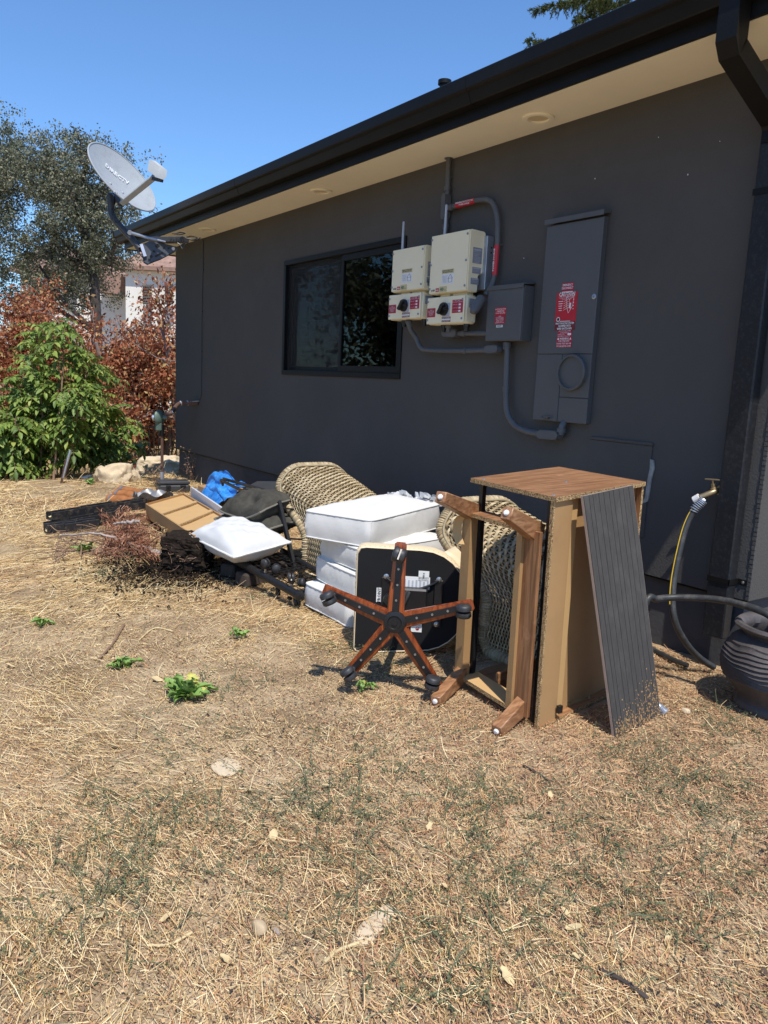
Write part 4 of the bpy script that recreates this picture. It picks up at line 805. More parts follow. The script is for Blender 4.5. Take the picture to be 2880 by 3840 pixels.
# white pillow: its near long edge hangs over the rack
pa, pb, pc_ = WX(*z6(1030, 500), 2.02), WX(*z6(1300, 640), 2.02), WX(*z6(1540, 560), 2.30)
pillow('pillow', 'plump white pillow lying on the black rack under the dark cushions', 'pillow', (2.09, 4.56, .25), (.06, -.95, -.03), (.90, .3, .14), .32, .20, .125, 'white_pillow', 'piping_white', 3, dent=((.1, .2, .5, .03), (-.5, -.4, .3, .02)))
pillow('dark_cushion', 'dark charcoal patterned cushion lying on the white pillow, lower of two', 'cushion', WX(*z6(1385, 410), 2.34), (.15, -.97, .03), (.9, .15, .10), .30, .175, .085, 'dark_cushion', 'cushion_piping', 6, fold=.03)
pillow('dark_cushion', 'dark charcoal cushion folded on top of the other dark one', 'cushion', WX(*z6(1375, 325), 2.34), (.12, -.97, .12), (.9, .15, .22), .26, .155, .13, 'dark_cushion', 'cushion_piping', 8, fold=.04, dent=((.2, -.5, .35, .07),))
# ================================================================ OFFICE CHAIR ON ITS SIDE
ax_ = unit((-.69, -.72, .0)); er = unit((.72, -.69, 0)); eu = np.array([0, 0, 1.]); hub = np.array([1.845, 2.48, .318])
oc = thing('office_chair', 'office chair on its side showing wooden star base and black seat underside', 'office chair', (2.0, 2.65, 0))
for k in range(5):
    a = math.radians(89+72*k); d = math.cos(a)*er+math.sin(a)*eu; sd = np.cross(ax_, d)
    # wooden arm: tapered, thicker at hub, slightly bowed away from the camera
    m_ = MB(); sec = []
    for s_ in np.linspace(0, 1, 8):
        r = .035+s_*.298; wdt = .036-.011*s_; th = .032-.014*s_; bow = -.022*s_**2; p0 = hub+d*r+ax_*(bow-.004)
        sec += [p0+sd*wdt, p0+sd*wdt*.9-ax_*th, p0-sd*wdt*.9-ax_*th, p0-sd*wdt]
    m_.add(sec, [(i*4+j, i*4+(j+1) % 4, i*4+4+(j+1) % 4, i*4+4+j) for i in range(7) for j in range(4)]+[(0, 1, 2, 3), (28, 29, 30, 31)]); arm = m_.build('base_arm', 'mahogany', oc); bevel_obj(arm, .005)
    q = lambda s_, o=0.: hub+d*(.035+s_*.298)+ax_*(-.022*s_**2+o)
    m_ = MB(); n_ = 8; vs = []
    for s_ in np.linspace(0, .86, n_):
        wdt = .0150-.003*s_; vs += [q(s_, -.0038)+sd*wdt, q(s_, .0035)+sd*wdt*.9, q(s_, .0035)-sd*wdt*.9, q(s_, -.0038)-sd*wdt]
    m_.add(vs, [(i*4+j, i*4+(j+1) % 4, i*4+4+(j+1) % 4, i*4+4+j) for i in range(n_-1) for j in range(4)]+[(0, 1, 2, 3), tuple((n_-1)*4+j for j in range(4))]); st = m_.build('metal_strip', 'black_plastic', arm)
    for s_ in (.2, .42, .64): MB().lathe([(.0055, 0), (.0045, .003), (.002, .003), (0, .002)], q(s_, .0035), ax_, 10).build('bolt', 'steel', arm)
    # caster
    cpos = hub+d*.298; cz = thing('caster', None, None, cpos); cz.parent = oc; cz.location = Vector(cpos)-Vector(oc.location)
    tilt_ = unit(sd*.9+d*.25) if k % 2 == 0 else unit(sd*.6-d*.6); fw_ = np.cross(tilt_, ax_)
    MB().cyl(q(.83, 0), q(.83, .035), .010, 10).build('stem', 'steel', cz)
    wc = q(.83, .048)+fw_*.012
    for s2 in (-1, 1):
        MB().lathe([(.006, .006), (.031, .004), (.032, .018), (.027, .025), (.014, .027), (0, .027)], wc+tilt_*s2*.001, tilt_*s2, 24).build('wheel', 'dark_rubber', cz, True, 50)
    hd = MB(); hd.lathe([(.0, .014), (.016, .012), (.026, .004), (.029, -.006), (.025, -.010), (.0, -.010)], wc-fw_*.004+ax_*(-.012), -fw_*.5+ax_*(-.6), 18); hd.build('hood', 'black_plastic', cz, True)
hb = MB(); hb.lathe([(.047, -.045), (.050, -.01), (.046, .006), (.030, .009), (.027, .004), (.012, .004), (.011, .010), (0, .010)], hub, ax_, 28); hbo = hb.build('hub', 'black_plastic', oc, True, 40)
sc_ = np.array([2.135, 2.78, .335]); sax = unit((-.62, -.78, .02)); sr = unit((.78, -.62, 0))
MB().tube([hub-ax_*.03, hub-ax_*.14, hub-ax_*.15, sc_-sax*0+sax*.03], [.026, .026, .016, .016], 16).build('gas_cylinder', 'black_plastic', oc, True, 40)
# seat outline in (sr, z): straight at the left, rounded at the right
L0 = np.array([1.985, 2.995, .0]); W_, H_ = .54, .525; ol = [(0, .02), (.0, H_-.03), (.015, H_-.005), (.04, H_)]
ol += [(.30+.24*math.sin(a)**.9, .275+.25*math.cos(a)) for a in np.linspace(.0, math.pi, 15)]+[(.04, .0), (.012, .006)]
seatb = MB(); seatb.prism([(a*.985+.006, b*.975+.008) for a, b in ol], L0+sax*.006, sr, eu, sax*-.02); so_ = seatb.build('seat_underside', 'black_fabric', oc)
m_ = MB(); n = len(ol); secs = []
cxm = np.array([.27, .2625])
for dep, sc2 in ((.004, .975), (.008, .99), (.004, 1.0), (-.03, 1.02), (-.08, 1.02), (-.115, 1.0), (-.135, .93), (-.15, .6), (-.155, .0)):
    for (a, b) in ol: a2, b2 = cxm+(np.array([a, b])-cxm)*sc2; secs.append(L0+sr*a2+eu*max(b2, .002)+sax*dep)
m_.add(secs, [(i*n+k, i*n+(k+1) % n, (i+1)*n+(k+1) % n, (i+1)*n+k) for i in range(8) for k in range(n)]); seat = m_.build('seat', 'cream_leather', oc, True, 50)
Lc = np.array(ol+[ol[0]]); cum = np.r_[0, np.cumsum(np.linalg.norm(np.diff(Lc, axis=0), axis=1))]
nm = bpy.data.meshes.new('nail')
bm = bmesh.new(); bmesh.ops.create_icosphere(bm, subdivisions=1, radius=.0048); bm.to_mesh(nm); bm.free(); nm.materials.append(M['print_gold'])
for s_ in np.arange(.3, 1.28, .023):
    a, b = np.interp(s_, cum, Lc[:, 0]), np.interp(s_, cum, Lc[:, 1]); q_ = cxm+(np.array([a, b])-cxm)*1.008; p = L0+sr*q_[0]+eu*q_[1]+sax*-.012
    no = bpy.data.objects.new('nail', nm); COL.objects.link(no); no.parent = oc; no.location = Vector(p)-Vector(oc.location)
# backrest continuing behind the rounded side, mostly hidden
def bkf(u, v): a = math.radians(-65+130*v); return L0+sr*(.30+.27*math.cos(a)+.0)+eu*(.275+.25*math.sin(a))+sax*(-.10-.30*u)+sr*.10*u
m_ = MB(); m_.grid(bkf, 6, 16); bo_ = m_.build('backrest', 'cream_leather', oc, True); sm = bo_.modifiers.new('thickness', 'SOLIDIFY'); sm.thickness = .05; sm.offset = -1
# tilt mechanism, brackets, labels
mc0 = L0+sr*.27+eu*.285
MB().box(mc0+sax*.030, (.15, .12, .05), (sr, eu, sax), .008).build('tilt_mechanism', 'black_plastic', oc)
MB().lathe([(.034, 0), (.036, .02), (.030, .03), (0, .032)], mc0-sr*.095+eu*.0+sax*.03, -sr*.2+sax, 20).build('tension_knob', 'black_plastic', oc, True, 40)
for sgn in (-1, 1):
    m_ = MB()
    m_.tube(cr([mc0+sr*sgn*.03+eu*.05+sax*.014, mc0+sr*sgn*.085+eu*.075+sax*.016, mc0+sr*sgn*.125+eu*.10+sax*.014]), [.012]*17, 8, flat=.5); m_.bar(mc0+sr*sgn*.125+eu*.10+sax*.011, mc0+sr*sgn*.125-eu*.13+sax*.011, .04, .010, sax, .002); m_.build('seat_bracket', 'black_plastic', oc)
    for dz in (.105, -.115): MB().lathe([(.013, 0), (.013, .003), (.008, .005), (.007, .008), (0, .009)], mc0+sr*sgn*.125+eu*dz+sax*.016, sax, 12).build('bolt', 'steel', oc)
def slab(nm_, a, b, wd, ht, m): return MB().box(L0+sr*a+eu*b+sax*.0070, (wd, ht, .0016), (sr, eu, sax)).build(nm_, m, oc)
slab('tag_label', .28, .365, .145, .06, 'label_white'); slab('tag_label', .322, .40, .05, .05, 'label_white'); slab('tag_label', .115, .295, .028, .07, 'label_white'); slab('tag_label', .30, .155, .052, .065, 'label_white')
for k in range(7): slab('tag_print', .235+.018*k, .362-.002*(k % 2), .0085, .040-.006*(k % 3), 'label_silver').location += Vector(sax*.0011)
text(oc, 'lettering', 'FRONT', .022, L0+sr*.115+eu*.295+sax*.008, eu, -sr, 'print_black', bold=.0002); text(oc, 'lettering', 'PER K', .011, L0+sr*.322+eu*.403+sax*.008, eu, -sr, 'print_black', bold=.0002)
MB().lathe([(.009, 0), (.009, .0008), (.0065, .0008), (.0065, 0)], L0+sr*.305+eu*.14+sax*.0078, sax, 14).build('tag_emblem', 'label_crimson', oc)
for k in range(4): slab('tag_print', .30, .178-.007*k, .038, .0022, 'label_silver').location += Vector(sax*.0011)
# ================================================================ CABINET LYING ON ITS SIDE
A0 = np.array([2.143, 1.920, 0.]); c1 = np.array([.626, .086, .022]); c2 = np.array([.062, .530, 0.]); c3 = np.array([-.004, .006, .914])
L1, L2, L3 = map(np.linalg.norm, (c1, c2, c3)); cab = thing('wooden_cabinet', 'wooden cabinet lying on its side, raw base frame and legs facing left', 'cabinet', (2.45, 2.2, 0))
def CP(a, b, c): return A0+c1*(a/L1)+c2*(b/L2)+c3*(c/L3)
def cbox(name, a0, a1, b0, b1, c0, c1_, m, par=None, edge=None):
    v = [CP(a0, b0, c0), CP(a1, b0, c0), CP(a1, b1, c0), CP(a0, b1, c0), CP(a0, b0, c1_), CP(a1, b0, c1_), CP(a1, b1, c1_), CP(a0, b1, c1_)]
    o = MB().hexa(v).build(name, m, par or cab)
    if edge:
        o.data.materials.append(M[edge[0]]); ax = CPd[edge[1]]
        for p in o.data.polygons:
            if abs(np.array(p.normal).dot(ax)) < .7: p.material_index = 1
    return o
CPd = [unit(c1), unit(c2), unit(c3)]
cbox('side_panel', -.012, L1, -.012, L2, .896, .914, 'laminate', edge=('chipboard', 2)); cbox('side_panel', -.0, L1, -.006, L2, .0, .018, 'laminate', edge=('chipboard', 2))
cbox('front_rail', .0, .115, .0, .016, .018, .896, 'fibreboard'); cbox('front_strip', .115, .165, .012, .028, .018, .896, 'fibreboard_light'); cbox('back_panel', .165, L1-.016, .03, .036, .018, .896, 'fibreboard')
cbox('rail_edge', -.010, -.0005, -.002, .016, .010, .897, 'chipboard'); cbox('end_panel', L1-.016, L1, -.004, L2-.02, .018, .896, 'laminate_upright', edge=('chipboard', 0))
cbox('black_post', .004, .028, .02, .045, .018, .896, 'wire_black'); cbox('black_post', .004, .028, L2-.075, L2-.05, .018, .896, 'wire_black')
cbox('inner_shelf', .05, L1-.02, .32, .335, .018, .10, 'laminate')
# base frame
bf = thing('base_frame', None, None, CP(-.03, .3, 0)); bf.parent = cab; bf.location = Vector(bf.location)-Vector(cab.location); bf['label'] = 'base frame with four splayed wooden legs'
fx = -.055
cbox('frame_rail', fx, fx+.045, .465, .525, .055, .772, 'fibreboard', bf); cbox('frame_rail', fx-.0, fx+.018, .125, .158, .045, .775, 'fibreboard', bf); cbox('frame_rail', fx+.018, fx+.036, .04, .125, .045, .775, 'laminate_upright', bf)
cbox('frame_rail', fx, fx+.09, .158, .465, .762, .779, 'laminate', bf, edge=('chipboard', 2)); cbox('frame_rail', fx, fx+.10, .158, .465, .045, .062, 'fibreboard_light', bf, edge=('chipboard', 2))
def cleg(p0, p1, w0, w1, up):
    a, b = V3(p0), V3(p1); x, y, d = frame(b-a, up); vs = []
    for p, w_ in ((a, w0), (b, w1)):
        for i, j in ((-1, -1), (1, -1), (1, 1), (-1, 1)): vs.append(p+x*.022*i+y*w_*.5*j)
    o = MB().add(vs, [(0, 1, 2, 3), (4, 5, 6, 7)]+[(k, (k+1) % 4, 4+(k+1) % 4, 4+k) for k in range(4)]).build('splayed_leg', 'laminate', bf); bevel_obj(o, .003, 1)
    MB().lathe([(.011, 0), (.011, .004), (.008, .008), (0, .009)], b+unit(b-a)*.0005, unit(b-a), 14).build('foot_glide', 'label_white', o, True)
cleg(CP(.0, .50, .068), np.array([1.925, 2.285, .028]), .07, .042, eu); cleg(CP(.012, .09, .085), np.array([1.955, 1.955, .028]), .075, .045, eu)
cleg(CP(.0, .50, .768), np.array([1.902, 2.30, .868]), .075, .045, eu); cleg(CP(.02, .10, .752), np.array([1.937, 1.968, .858]), .08, .048, eu)
# hanging edge-band curl and small tool inside
m_ = MB(); pth = cr([WX(*z7(*q), 2.12) for q in ((1238, 385), (1205, 400), (1188, 440), (1185, 500), (1205, 565))], 5)
vs = []; 
for p in pth: vs += [p+np.array([.012, -.014, 0]), p-np.array([.012, -.014, 0])]
m_.add(vs, [(2*i, 2*i+1, 2*i+3, 2*i+2) for i in range(len(pth)-1)]); eb = m_.build('edge_band', 'fibreboard_light', cab); sm = eb.modifiers.new('thickness', 'SOLIDIFY'); sm.thickness = .002
hg = MB(); hg.span((0, 0, 0), (.022, .014, .03)); q = CP(.115, -.008, .045); hg.v = [tuple(np.array(v)+q-np.array([.011, .014, 0])) for v in hg.v]; hg.build('hinge', 'black_plastic', cab)
for (a, b) in ((.02, .03), (.02, L2-.06), (.3, .2)): MB().lathe([(.006, 0), (.005, .003), (0, .003)], CP(a, b, .914), unit(c3), 8).build('screw', 'steel', cab)
wq = GZ(*z8(385, 1085), .03); t = thing('spanner', 'small steel spanner with a white ring lying inside the cabinet', 'tool', wq)
MB().bar(wq, wq+np.array([.16, -.02, .0]), .014, .006).build('handle', 'steel', t); MB().lathe([(.017, -.005), (.017, .005), (.010, .005), (.010, -.005), (.017, -.005)], wq, (0, 0, 1), 18).build('ring', 'label_white', t)
# leaning grooved board
b0, b1, t0, t1 = np.array([2.349, 1.730, .004]), np.array([2.683, 1.763, .004]), np.array([2.248, 1.900, .914]), np.array([2.583, 1.935, .9375])
lp = thing('grooved_board', 'dark grey grooved board leaning against the front of the cabinet', 'board', (b0+b1)/2)
nb = unit(np.cross(b1-b0, t0-b0)); nb = nb if nb[1] < 0 else -nb
def pq(u, v, o=0.): return (b0*(1-u)+b1*u)*(1-v)+(t0*(1-u)+t1*u)*v+nb*o
MB().hexa([pq(0, 0, -.004), pq(1, 0, -.004), pq(1, 1, -.004), pq(0, 1, -.004), pq(0, 0, .007), pq(1, 0, .007), pq(1, 1, .007), pq(0, 1, .007)]).build('backing', 'plank_core', lp)
us = np.cumsum([0, .085, .065, .10, .085, .10, .075, .105, .08, .10, .09]); us = us/us[-1]*.985+.0
for k in range(10):
    a, b = us[k]+.004, us[k+1]-.004; a = .001 if k == 0 else a
    MB().hexa([pq(a, .001, .0072), pq(b, .001, .0072), pq(b, .999, .0072), pq(a, .999, .0072), pq(a, .001, .0105), pq(b, .001, .0105), pq(b, .999, .0105), pq(a, .999, .0105)]).build('plank', 'plank_grey', lp)
# dried mud spatter low on the board
rng = np.random.default_rng(21); m_ = MB()
for k in range(420):
    u = rng.uniform(.02, .98); v = min(abs(rng.normal(0, .09)), .27)*(.3+.9*u)+.005; r = rng.uniform(.0009, .0032)
    m_.box(pq(u, v, .0108), (r*rng.uniform(1, 2.4), r*2, .0016), (unit(b1-b0), unit(t0-b0), nb))
o = m_.build('mud_spatter', 'fibreboard', lp); o['kind'] = 'stuff'
# ribbed pipe end beside the board
q = GZ(*zb(360, 2150), .02); t = thing('hose_end', 'ribbed metal hose end on the ground beside the grooved board', 'hose fitting', q)
MB().lathe([(.018, 0), (.02, .004), (.018, .008), (.015, .010), (.018, .014), (.015, .018), (.018, .022), (.015, .026), (.018, .030), (.015, .034), (.013, .06), (0, .06)], q+np.array([.01, -.012, .0]), (-.35, .55, .5), 14).build('ribbed_sleeve', 'galvanised', t, True)
# ================================================================ SPIGOT, HOSES, POT
sp = WX(*zb(775, 485), 3.40); t = thing('garden_tap', 'brass garden tap on the wall beside the downspout', 'tap', (3.45, sp[1], sp[2]-.05))
MB().tube(cr([(3.45, sp[1], sp[2]), (3.40, sp[1], sp[2]), (3.375, sp[1]+.01, sp[2]-.01), (3.345, sp[1]+.045, sp[2]-.035)]), .014, 12).build('spout', 'brass', t, True)
MB().lathe([(.03, 0), (.028, .005), (.018, .006)], (3.449, sp[1], sp[2]), (-1, 0, 0), 16).build('flange', 'brass', t)
MB().lathe([(.014, 0), (.015, .015), (.010, .018), (.010, .035), (.005, .036), (.005, .052)], (3.392, sp[1]+.006, sp[2]), (-.25, .1, 1), 12).build('bonnet', 'brass', t, True)
hc = np.array([3.38, sp[1]+.012, sp[2]+.052]); MB().bar(hc+np.array([-.006, .036, .0]), hc-np.array([-.006, .036, -.004]), .010, .007, (0, 0, 1), .003).build('handle', 'brass', t)
MB().lathe([(.021, 0), (.021, .03), (.016, .034)], (3.345, sp[1]+.045, sp[2]-.035), (-.25, .72, -.6), 16).build('hose_nut', 'pvc_white', t)
hp = [np.array([3.345, sp[1]+.045, sp[2]-.035])]+[WX(*zb(*q), x_) for q, x_ in (((690, 545), 3.325), ((655, 580), 3.31), ((600, 640), 3.29), ((545, 760), 3.26), ((500, 930), 3.22), ((460, 1130), 3.18), ((445, 1290), 3.15), ((455, 1420), 3.14), ((490, 1530), 3.16), ((570, 1660), 3.22), ((660, 1750), 3.30), ((760, 1815), 3.36))]
hp = [np.array([min(p[0], 3.40), p[1], max(p[2], .017)]) for p in hp]
t = thing('garden_hose', 'black garden hose with yellow stripe hanging from the tap', 'hose', (3.3, hp[-1][1], 0))
path = cr(hp[1:], 8); MB().tube(path, .0155, 12).build('hose', 'hose_black', t, True)
offs = [p+unit(np.cross((0, 0, 1), CAMP-p))*-.0105+unit(CAMP-p)*.0085 for p in path[10:52]]; MB().tube(offs, .0042, 6).build('stripe', 'hose_yellow', t, True)
m_ = MB(); sp_p = path[2:17]; 
cp = cr(sp_p, 6)
for i in range(4, len(cp)-4, 1): pass
hel = []
for i in range(len(cp)-1):
    x, y, d = frame(cp[i+1]-cp[i]); an = i*.62; hel.append(cp[i]+.0195*(math.cos(an)*x+math.sin(an)*y))
MB().tube(hel, .0028, 5).build('spring_guard', 'galvanised', t, True)
h2 = [WX(*zb(*q), x_) for q, x_ in (((240, 1335), 2.86), ((330, 1300), 2.93), ((450, 1288), 3.0), ((620, 1290), 3.05), ((800, 1305), 3.08), ((960, 1340), 3.09), ((1100, 1385), 3.09), ((1200, 1440), 3.09), ((1330, 1560), 3.12))]
h2 = [GZ(*zb(255, 1500), .12)*0+np.array([2.80, h2[0][1]+.02, .06])]+h2
t = thing('garden_hose', 'black garden hose arching from behind the grooved board into the clay pot', 'hose', (3.0, 1.9, 0)); MB().tube(cr(h2, 8), .0155, 12).build('hose', 'hose_black', t, True)
g3 = [GZ(*zb(*q), .014) for q in ((240, 1640), (300, 1680), (380, 1720), (470, 1765), (560, 1800))]; t = thing('ground_hose', 'thin black pipe lying in the dry leaves near the wall', 'hose', g3[2]); MB().tube(cr(g3, 5), .013, 8).build('pipe', 'hose_black', t, True)
pcx, pcy = 3.20, 1.56; wob = lambda a, h: .008*math.sin(3*a+h*30)+.006*math.sin(7*a)
pr = [(.15, 0), (.165, .008), (.168, .03), (.155, .045), (.160, .07), (.20, .12)]
for k in range(9): z = .135+k*.017; pr.append((.205+.03*math.sin((k+1)/10*math.pi)+.004, z)); pr.append((.205+.03*math.sin((k+1.5)/10*math.pi)-.005, z+.0115))
pr += [(.205, .292), (.175, .315), (.158, .325), (.160, .335), (.178, .345), (.192, .352), (.196, .362), (.188, .372), (.172, .372), (.160, .36), (.150, .335), (.17, .30), (.19, .22), (.15, .06), (0, .05)]
t = thing('clay_pot', 'dark ribbed clay pot by the wall at the right edge', 'pot', (pcx, pcy, 0)); m_ = MB().lathe(pr, (pcx, pcy, 0.0), n=72, wob=wob)
for i_, v in enumerate(m_.v):
    if .1 < v[2] < .31: an = math.atan2(v[1]-pcy, v[0]-pcx); m_.v[i_] = (v[0], v[1], v[2]+.005*math.sin(2*an+1)+.003*math.sin(5*an+v[2]*40)+.002*math.sin(11*an))
m_.build('pot_body', 'pot_clay', t, True, 50)
# ================================================================ LEFT END OF THE PILE
# rolling rack with casters
rk = thing('rolling_rack', 'black metal rolling rack lying upside down with casters in the air', 'rack', (2.15, 4.2, 0))
ra, rb = WX(*z6(1235, 632), 2.02), WX(*z6(1600, 835), 2.10)
MB().cyl(ra, rb, .024, 14).build('main_tube', 'wire_black', rk, True); MB().lathe([(.030, 0), (.030, .03), (.02, .036), (0, .036)], rb, rb-ra, 14).build('end_cap', 'black_plastic', rk, True)
MB().cyl(ra+np.array([.36, .05, .02]), rb+np.array([.34, .1, .0]), .018, 12).build('side_tube', 'wire_black', rk, True)
for s_ in (.05, .5, .97):
    p = ra+(rb-ra)*s_; MB().cyl(p, p+np.array([.35, .07, .01]), .009, 10).build('cross_tube', 'wire_black', rk, True)
for k in range(9): s_ = .08+k*.1; p = ra+(rb-ra)*s_+np.array([0, 0, .012]); MB().cyl(p, p+np.array([.35, .07, .01]), .0028, 6).build('wire', 'wire_black', rk)
for k in range(8): q = np.array([.04+.04*k, .006*k, .018]); MB().cyl(ra+q, rb+q, .0025, 6).build('wire', 'wire_black', rk)
for (px, py, X_) in ((1490, 800, 2.10), (1560, 850, 2.12)):
    p = WX(*z6(px, py), X_); MB().bar(p, np.array([p[0], p[1], .01]), .03, .022, (1, 0, 0), .003).build('post', 'wire_black', rk)
def caster(par, c, d, tilt):
    c = V3(c); d = unit(d); tl = unit(tilt); cz = thing('caster', None, None, c); cz.parent = par; cz.location = Vector(c)-Vector(ORG[par.name])
    MB().cyl(c-d*.05, c, .008, 8).build('stem', 'steel', cz); hd = MB(); hd.box(c+d*.012, (.034, .04, .03), (tl, np.cross(d, tl), d), .008); hd.build('hood', 'black_plastic', cz)
    for s2 in (-1, 1): MB().lathe([(.006, .004), (.026, .003), (.027, .014), (.022, .019), (0, .02)], c+d*.032+tl*s2*.001, tl*s2, 20).build('wheel', 'dark_rubber', cz, True, 50)
for (px, py, X_, d, tl) in ((1415, 680, 2.06, (-.1, -.2, 1), (1, .3, 0)), (1485, 690, 2.14, (-.5, -.6, .4), (.4, .8, .1)), (1568, 765, 2.10, (-.1, -.1, 1), (.9, -.4, 0)), (1640, 775, 2.20, (-.6, -.5, .5), (.5, -.8, .2)), (1600, 870, 2.14, (-.4, -.8, .1), (.8, -.4, .2))):
    caster(rk, WX(*z6(px, py), X_), d, tl)
# folding black frame standing behind the pillow
ff = thing('folding_frame', 'black slatted metal frame standing on edge beside the left wicker chair', 'frame', (2.38, 4.6, 0))
fa, fb_, fc_, fd_ = WX(*z6(1495, 285), 2.36), WX(*z6(1590, 690), 2.36), WX(*z6(1480, 240), 2.42), WX(*z6(1640, 560), 2.42)
MB().bar(fa, fb_, .035, .022, (1, 0, 0), .003).build('rail', 'wire_black', ff); MB().bar(WX(*z6(1530, 290), 2.5), WX(*z6(1655, 500), 2.5), .03, .02, (1, 0, 0), .003).build('rail', 'wire_black', ff)
for s_ in (.1, .32, .55, .78, .95):
    p = fa+(fb_-fa)*s_; q = WX(*z6(1530, 290), 2.5)*(1-s_)+WX(*z6(1655, 500), 2.5)*s_; MB().bar(p, p+np.array([.30, -.05, -.03]), .022, .008, (0, 0, 1)).build('slat', 'wire_black', ff)
for pts in (((1150, 158, 2.62), (1300, 235, 2.50)), ((1165, 150, 2.66), (1480, 240, 2.42)), ((1480, 240, 2.42), (1500, 290, 2.37))):
    MB().bar(WX(*z6(*pts[0][:2]), pts[0][2]), WX(*z6(*pts[1][:2]), pts[1][2]), .022, .016, (1, 0, 0), .002).build('arm', 'wire_black', ff)
for k in range(4): a = WX(*z6(1190+k*28, 172+k*14), 2.58); b = WX(*z6(1205+k*62, 165+k*18), 2.56); MB().cyl(a, b, .004, 6).build('wire', 'wire_black', ff)
MB().bar(WX(*z6(1150, 158), 2.62), WX(*z6(1163, 188), 2.6), .02, .016, (1, 0, 0)).build('arm', 'wire_black', ff); MB().bar(WX(*z6(1288, 205), 2.52), WX(*z6(1302, 238), 2.5), .02, .016, (1, 0, 0)).build('arm', 'wire_black', ff)
# old paving blocks carrying the pillow
for k, (x, y, z, lab_) in enumerate(((2.10, 4.34, .045, 'brown block under the pillow nearest the rack'), (2.10, 4.58, .045, 'brown block under the middle of the pillow'), (2.22, 4.78, .045, 'brown block behind the root ball under the pillow'), (2.35, 4.45, .045, 'brown block deep under the dark cushions'))):
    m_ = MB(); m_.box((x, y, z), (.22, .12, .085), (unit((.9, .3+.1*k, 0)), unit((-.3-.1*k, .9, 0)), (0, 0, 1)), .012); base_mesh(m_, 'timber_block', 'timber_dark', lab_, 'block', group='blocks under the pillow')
# drawer tray
dr = thing('drawer_tray', 'tan fibreboard tray with two battens lying tilted on the branches', 'drawer', (2.25, 6.0, 0))
dA, dB, dC, dD = GZ(*z6(703, 298), .16), GZ(*z6(948, 230), .16), GZ(*z6(1198, 388), .27), GZ(*z6(990, 488), .25)
dB = dA+(dB-dA)*.92; dn = unit(np.cross(dD-dA, dB-dA)); dn = dn if dn[2] > 0 else -dn
def dq(u, v, o=0.): return (dA*(1-u)+dD*u)*(1-v)+(dB*(1-u)+dC*u)*v+dn*o   # u long, v short
def dbox(name, u0, u1, v0, v1, o0, o1, m): return MB().hexa([dq(u0, v0, o0), dq(u1, v0, o0), dq(u1, v1, o0), dq(u0, v1, o0), dq(u0, v0, o1), dq(u1, v0, o1), dq(u1, v1, o1), dq(u0, v1, o1)]).build(name, m, dr)
dbox('bottom_panel', .008, .992, .02, .98, -.024, -.018, 'fibreboard_light')
dbox('rim_board', .008, .992, 0, .028, -.12, 0, 'fibreboard'); dbox('rim_board', .008, .992, .972, 1, -.12, 0, 'fibreboard'); dbox('rim_board', 0, .008, 0, 1, -.12, 0, 'fibreboard'); dbox('rim_board', .992, 1, 0, 1, -.12, 0, 'fibreboard')
for u in (.335, .675): dbox('batten', u, u+.045, .03, .97, -.0178, -.002, 'fibreboard_light'); dbox('batten_edge', u+.0452, u+.058, .03, .97, -.0178, -.003, 'chipboard')
# white board standing behind it
wA, wB = GZ(*z6(955, 203), .22), GZ(*z6(1195, 372), .33); wb = thing('white_board', 'long white laminate board on edge behind the tan tray', 'board', ((wA+wB)/2)*np.array([1, 1, 0])); o_ = np.array([.04, .03, .0])
MB().hexa([wA+o_, wB+o_, wB+o_+np.array([.016, -.01, 0]), wA+o_+np.array([.016, -.01, 0]), wA+o_-np.array([0, 0, .11]), wB+o_-np.array([0, 0, .13]), wB+o_+np.array([.016, -.01, -.13]), wA+o_+np.array([.016, -.01, -.11])]).build('panel', 'white_laminate', wb)
MB().hexa([wA+o_*1.0+np.array([.017, -.01, -.085]), wB+o_+np.array([.017, -.01, -.10]), wB+o_+np.array([.11, -.03, -.10]), wA+o_+np.array([.11, -.03, -.085]), wA+o_+np.array([.017, -.01, -.10]), wB+o_+np.array([.017, -.01, -.115]), wB+o_+np.array([.11, -.03, -.115]), wA+o_+np.array([.11, -.03, -.10])]).build('flange', 'white_laminate', wb)
# blue tarp
tq = [WX(*z6(*q), x_) for q, x_ in (((985, 190), 2.92), ((1110, 275), 2.78), ((1345, 185), 2.95), ((1130, 112), 3.22))]
rng = np.random.default_rng(4); ph = rng.uniform(0, 6, 12)
def tarp(u, v):
    p = (tq[0]*(1-u)+tq[1]*u)*(1-v)+(tq[3]*(1-u)+tq[2]*u)*v; ed = 1+.06*math.sin(23*u+ph[0])*(v < .05)
    z = .03*math.sin(7*u+ph[1])*math.sin(6*v+ph[2])+.018*math.sin(15*u+8*v+ph[3])+.010*abs(math.sin(24*u+ph[4]+3*math.sin(9*v)))+.006*math.sin(34*v+ph[5])+.05*math.exp(-((u-.35)**2+(v-.8)**2)/.2)-.09*(max(0, .16-u)/.16)**1.5-.10*(max(0, .14-v)/.14)**1.5
    return np.array([p[0]+.02*math.sin(19*v+ph[6]), p[1]+.03*math.sin(17*u+ph[7])*ed, max(.02, p[2]+z-.02)])
tp_ = thing('blue_tarp', 'crumpled blue tarpaulin heaped near the wall', 'tarpaulin', (3.0, 6.9, 0)); m_ = MB(); m_.grid(tarp, 60, 60); m_.build('sheet', 'tarp_blue', tp_, True, 40)
m_ = MB()
for k in range(160):
    u = rng.random(); v = 0 if k % 2 else rng.random()*.3; p = tarp(u, v); q = p+rng.normal(0, .02, 3)+np.array([-.03, -.01, -.04]); m_.bar(p, q, .003, .0012)
o = m_.build('frayed_edge', 'tarp_blue', tp_); o['kind'] = 'stuff'
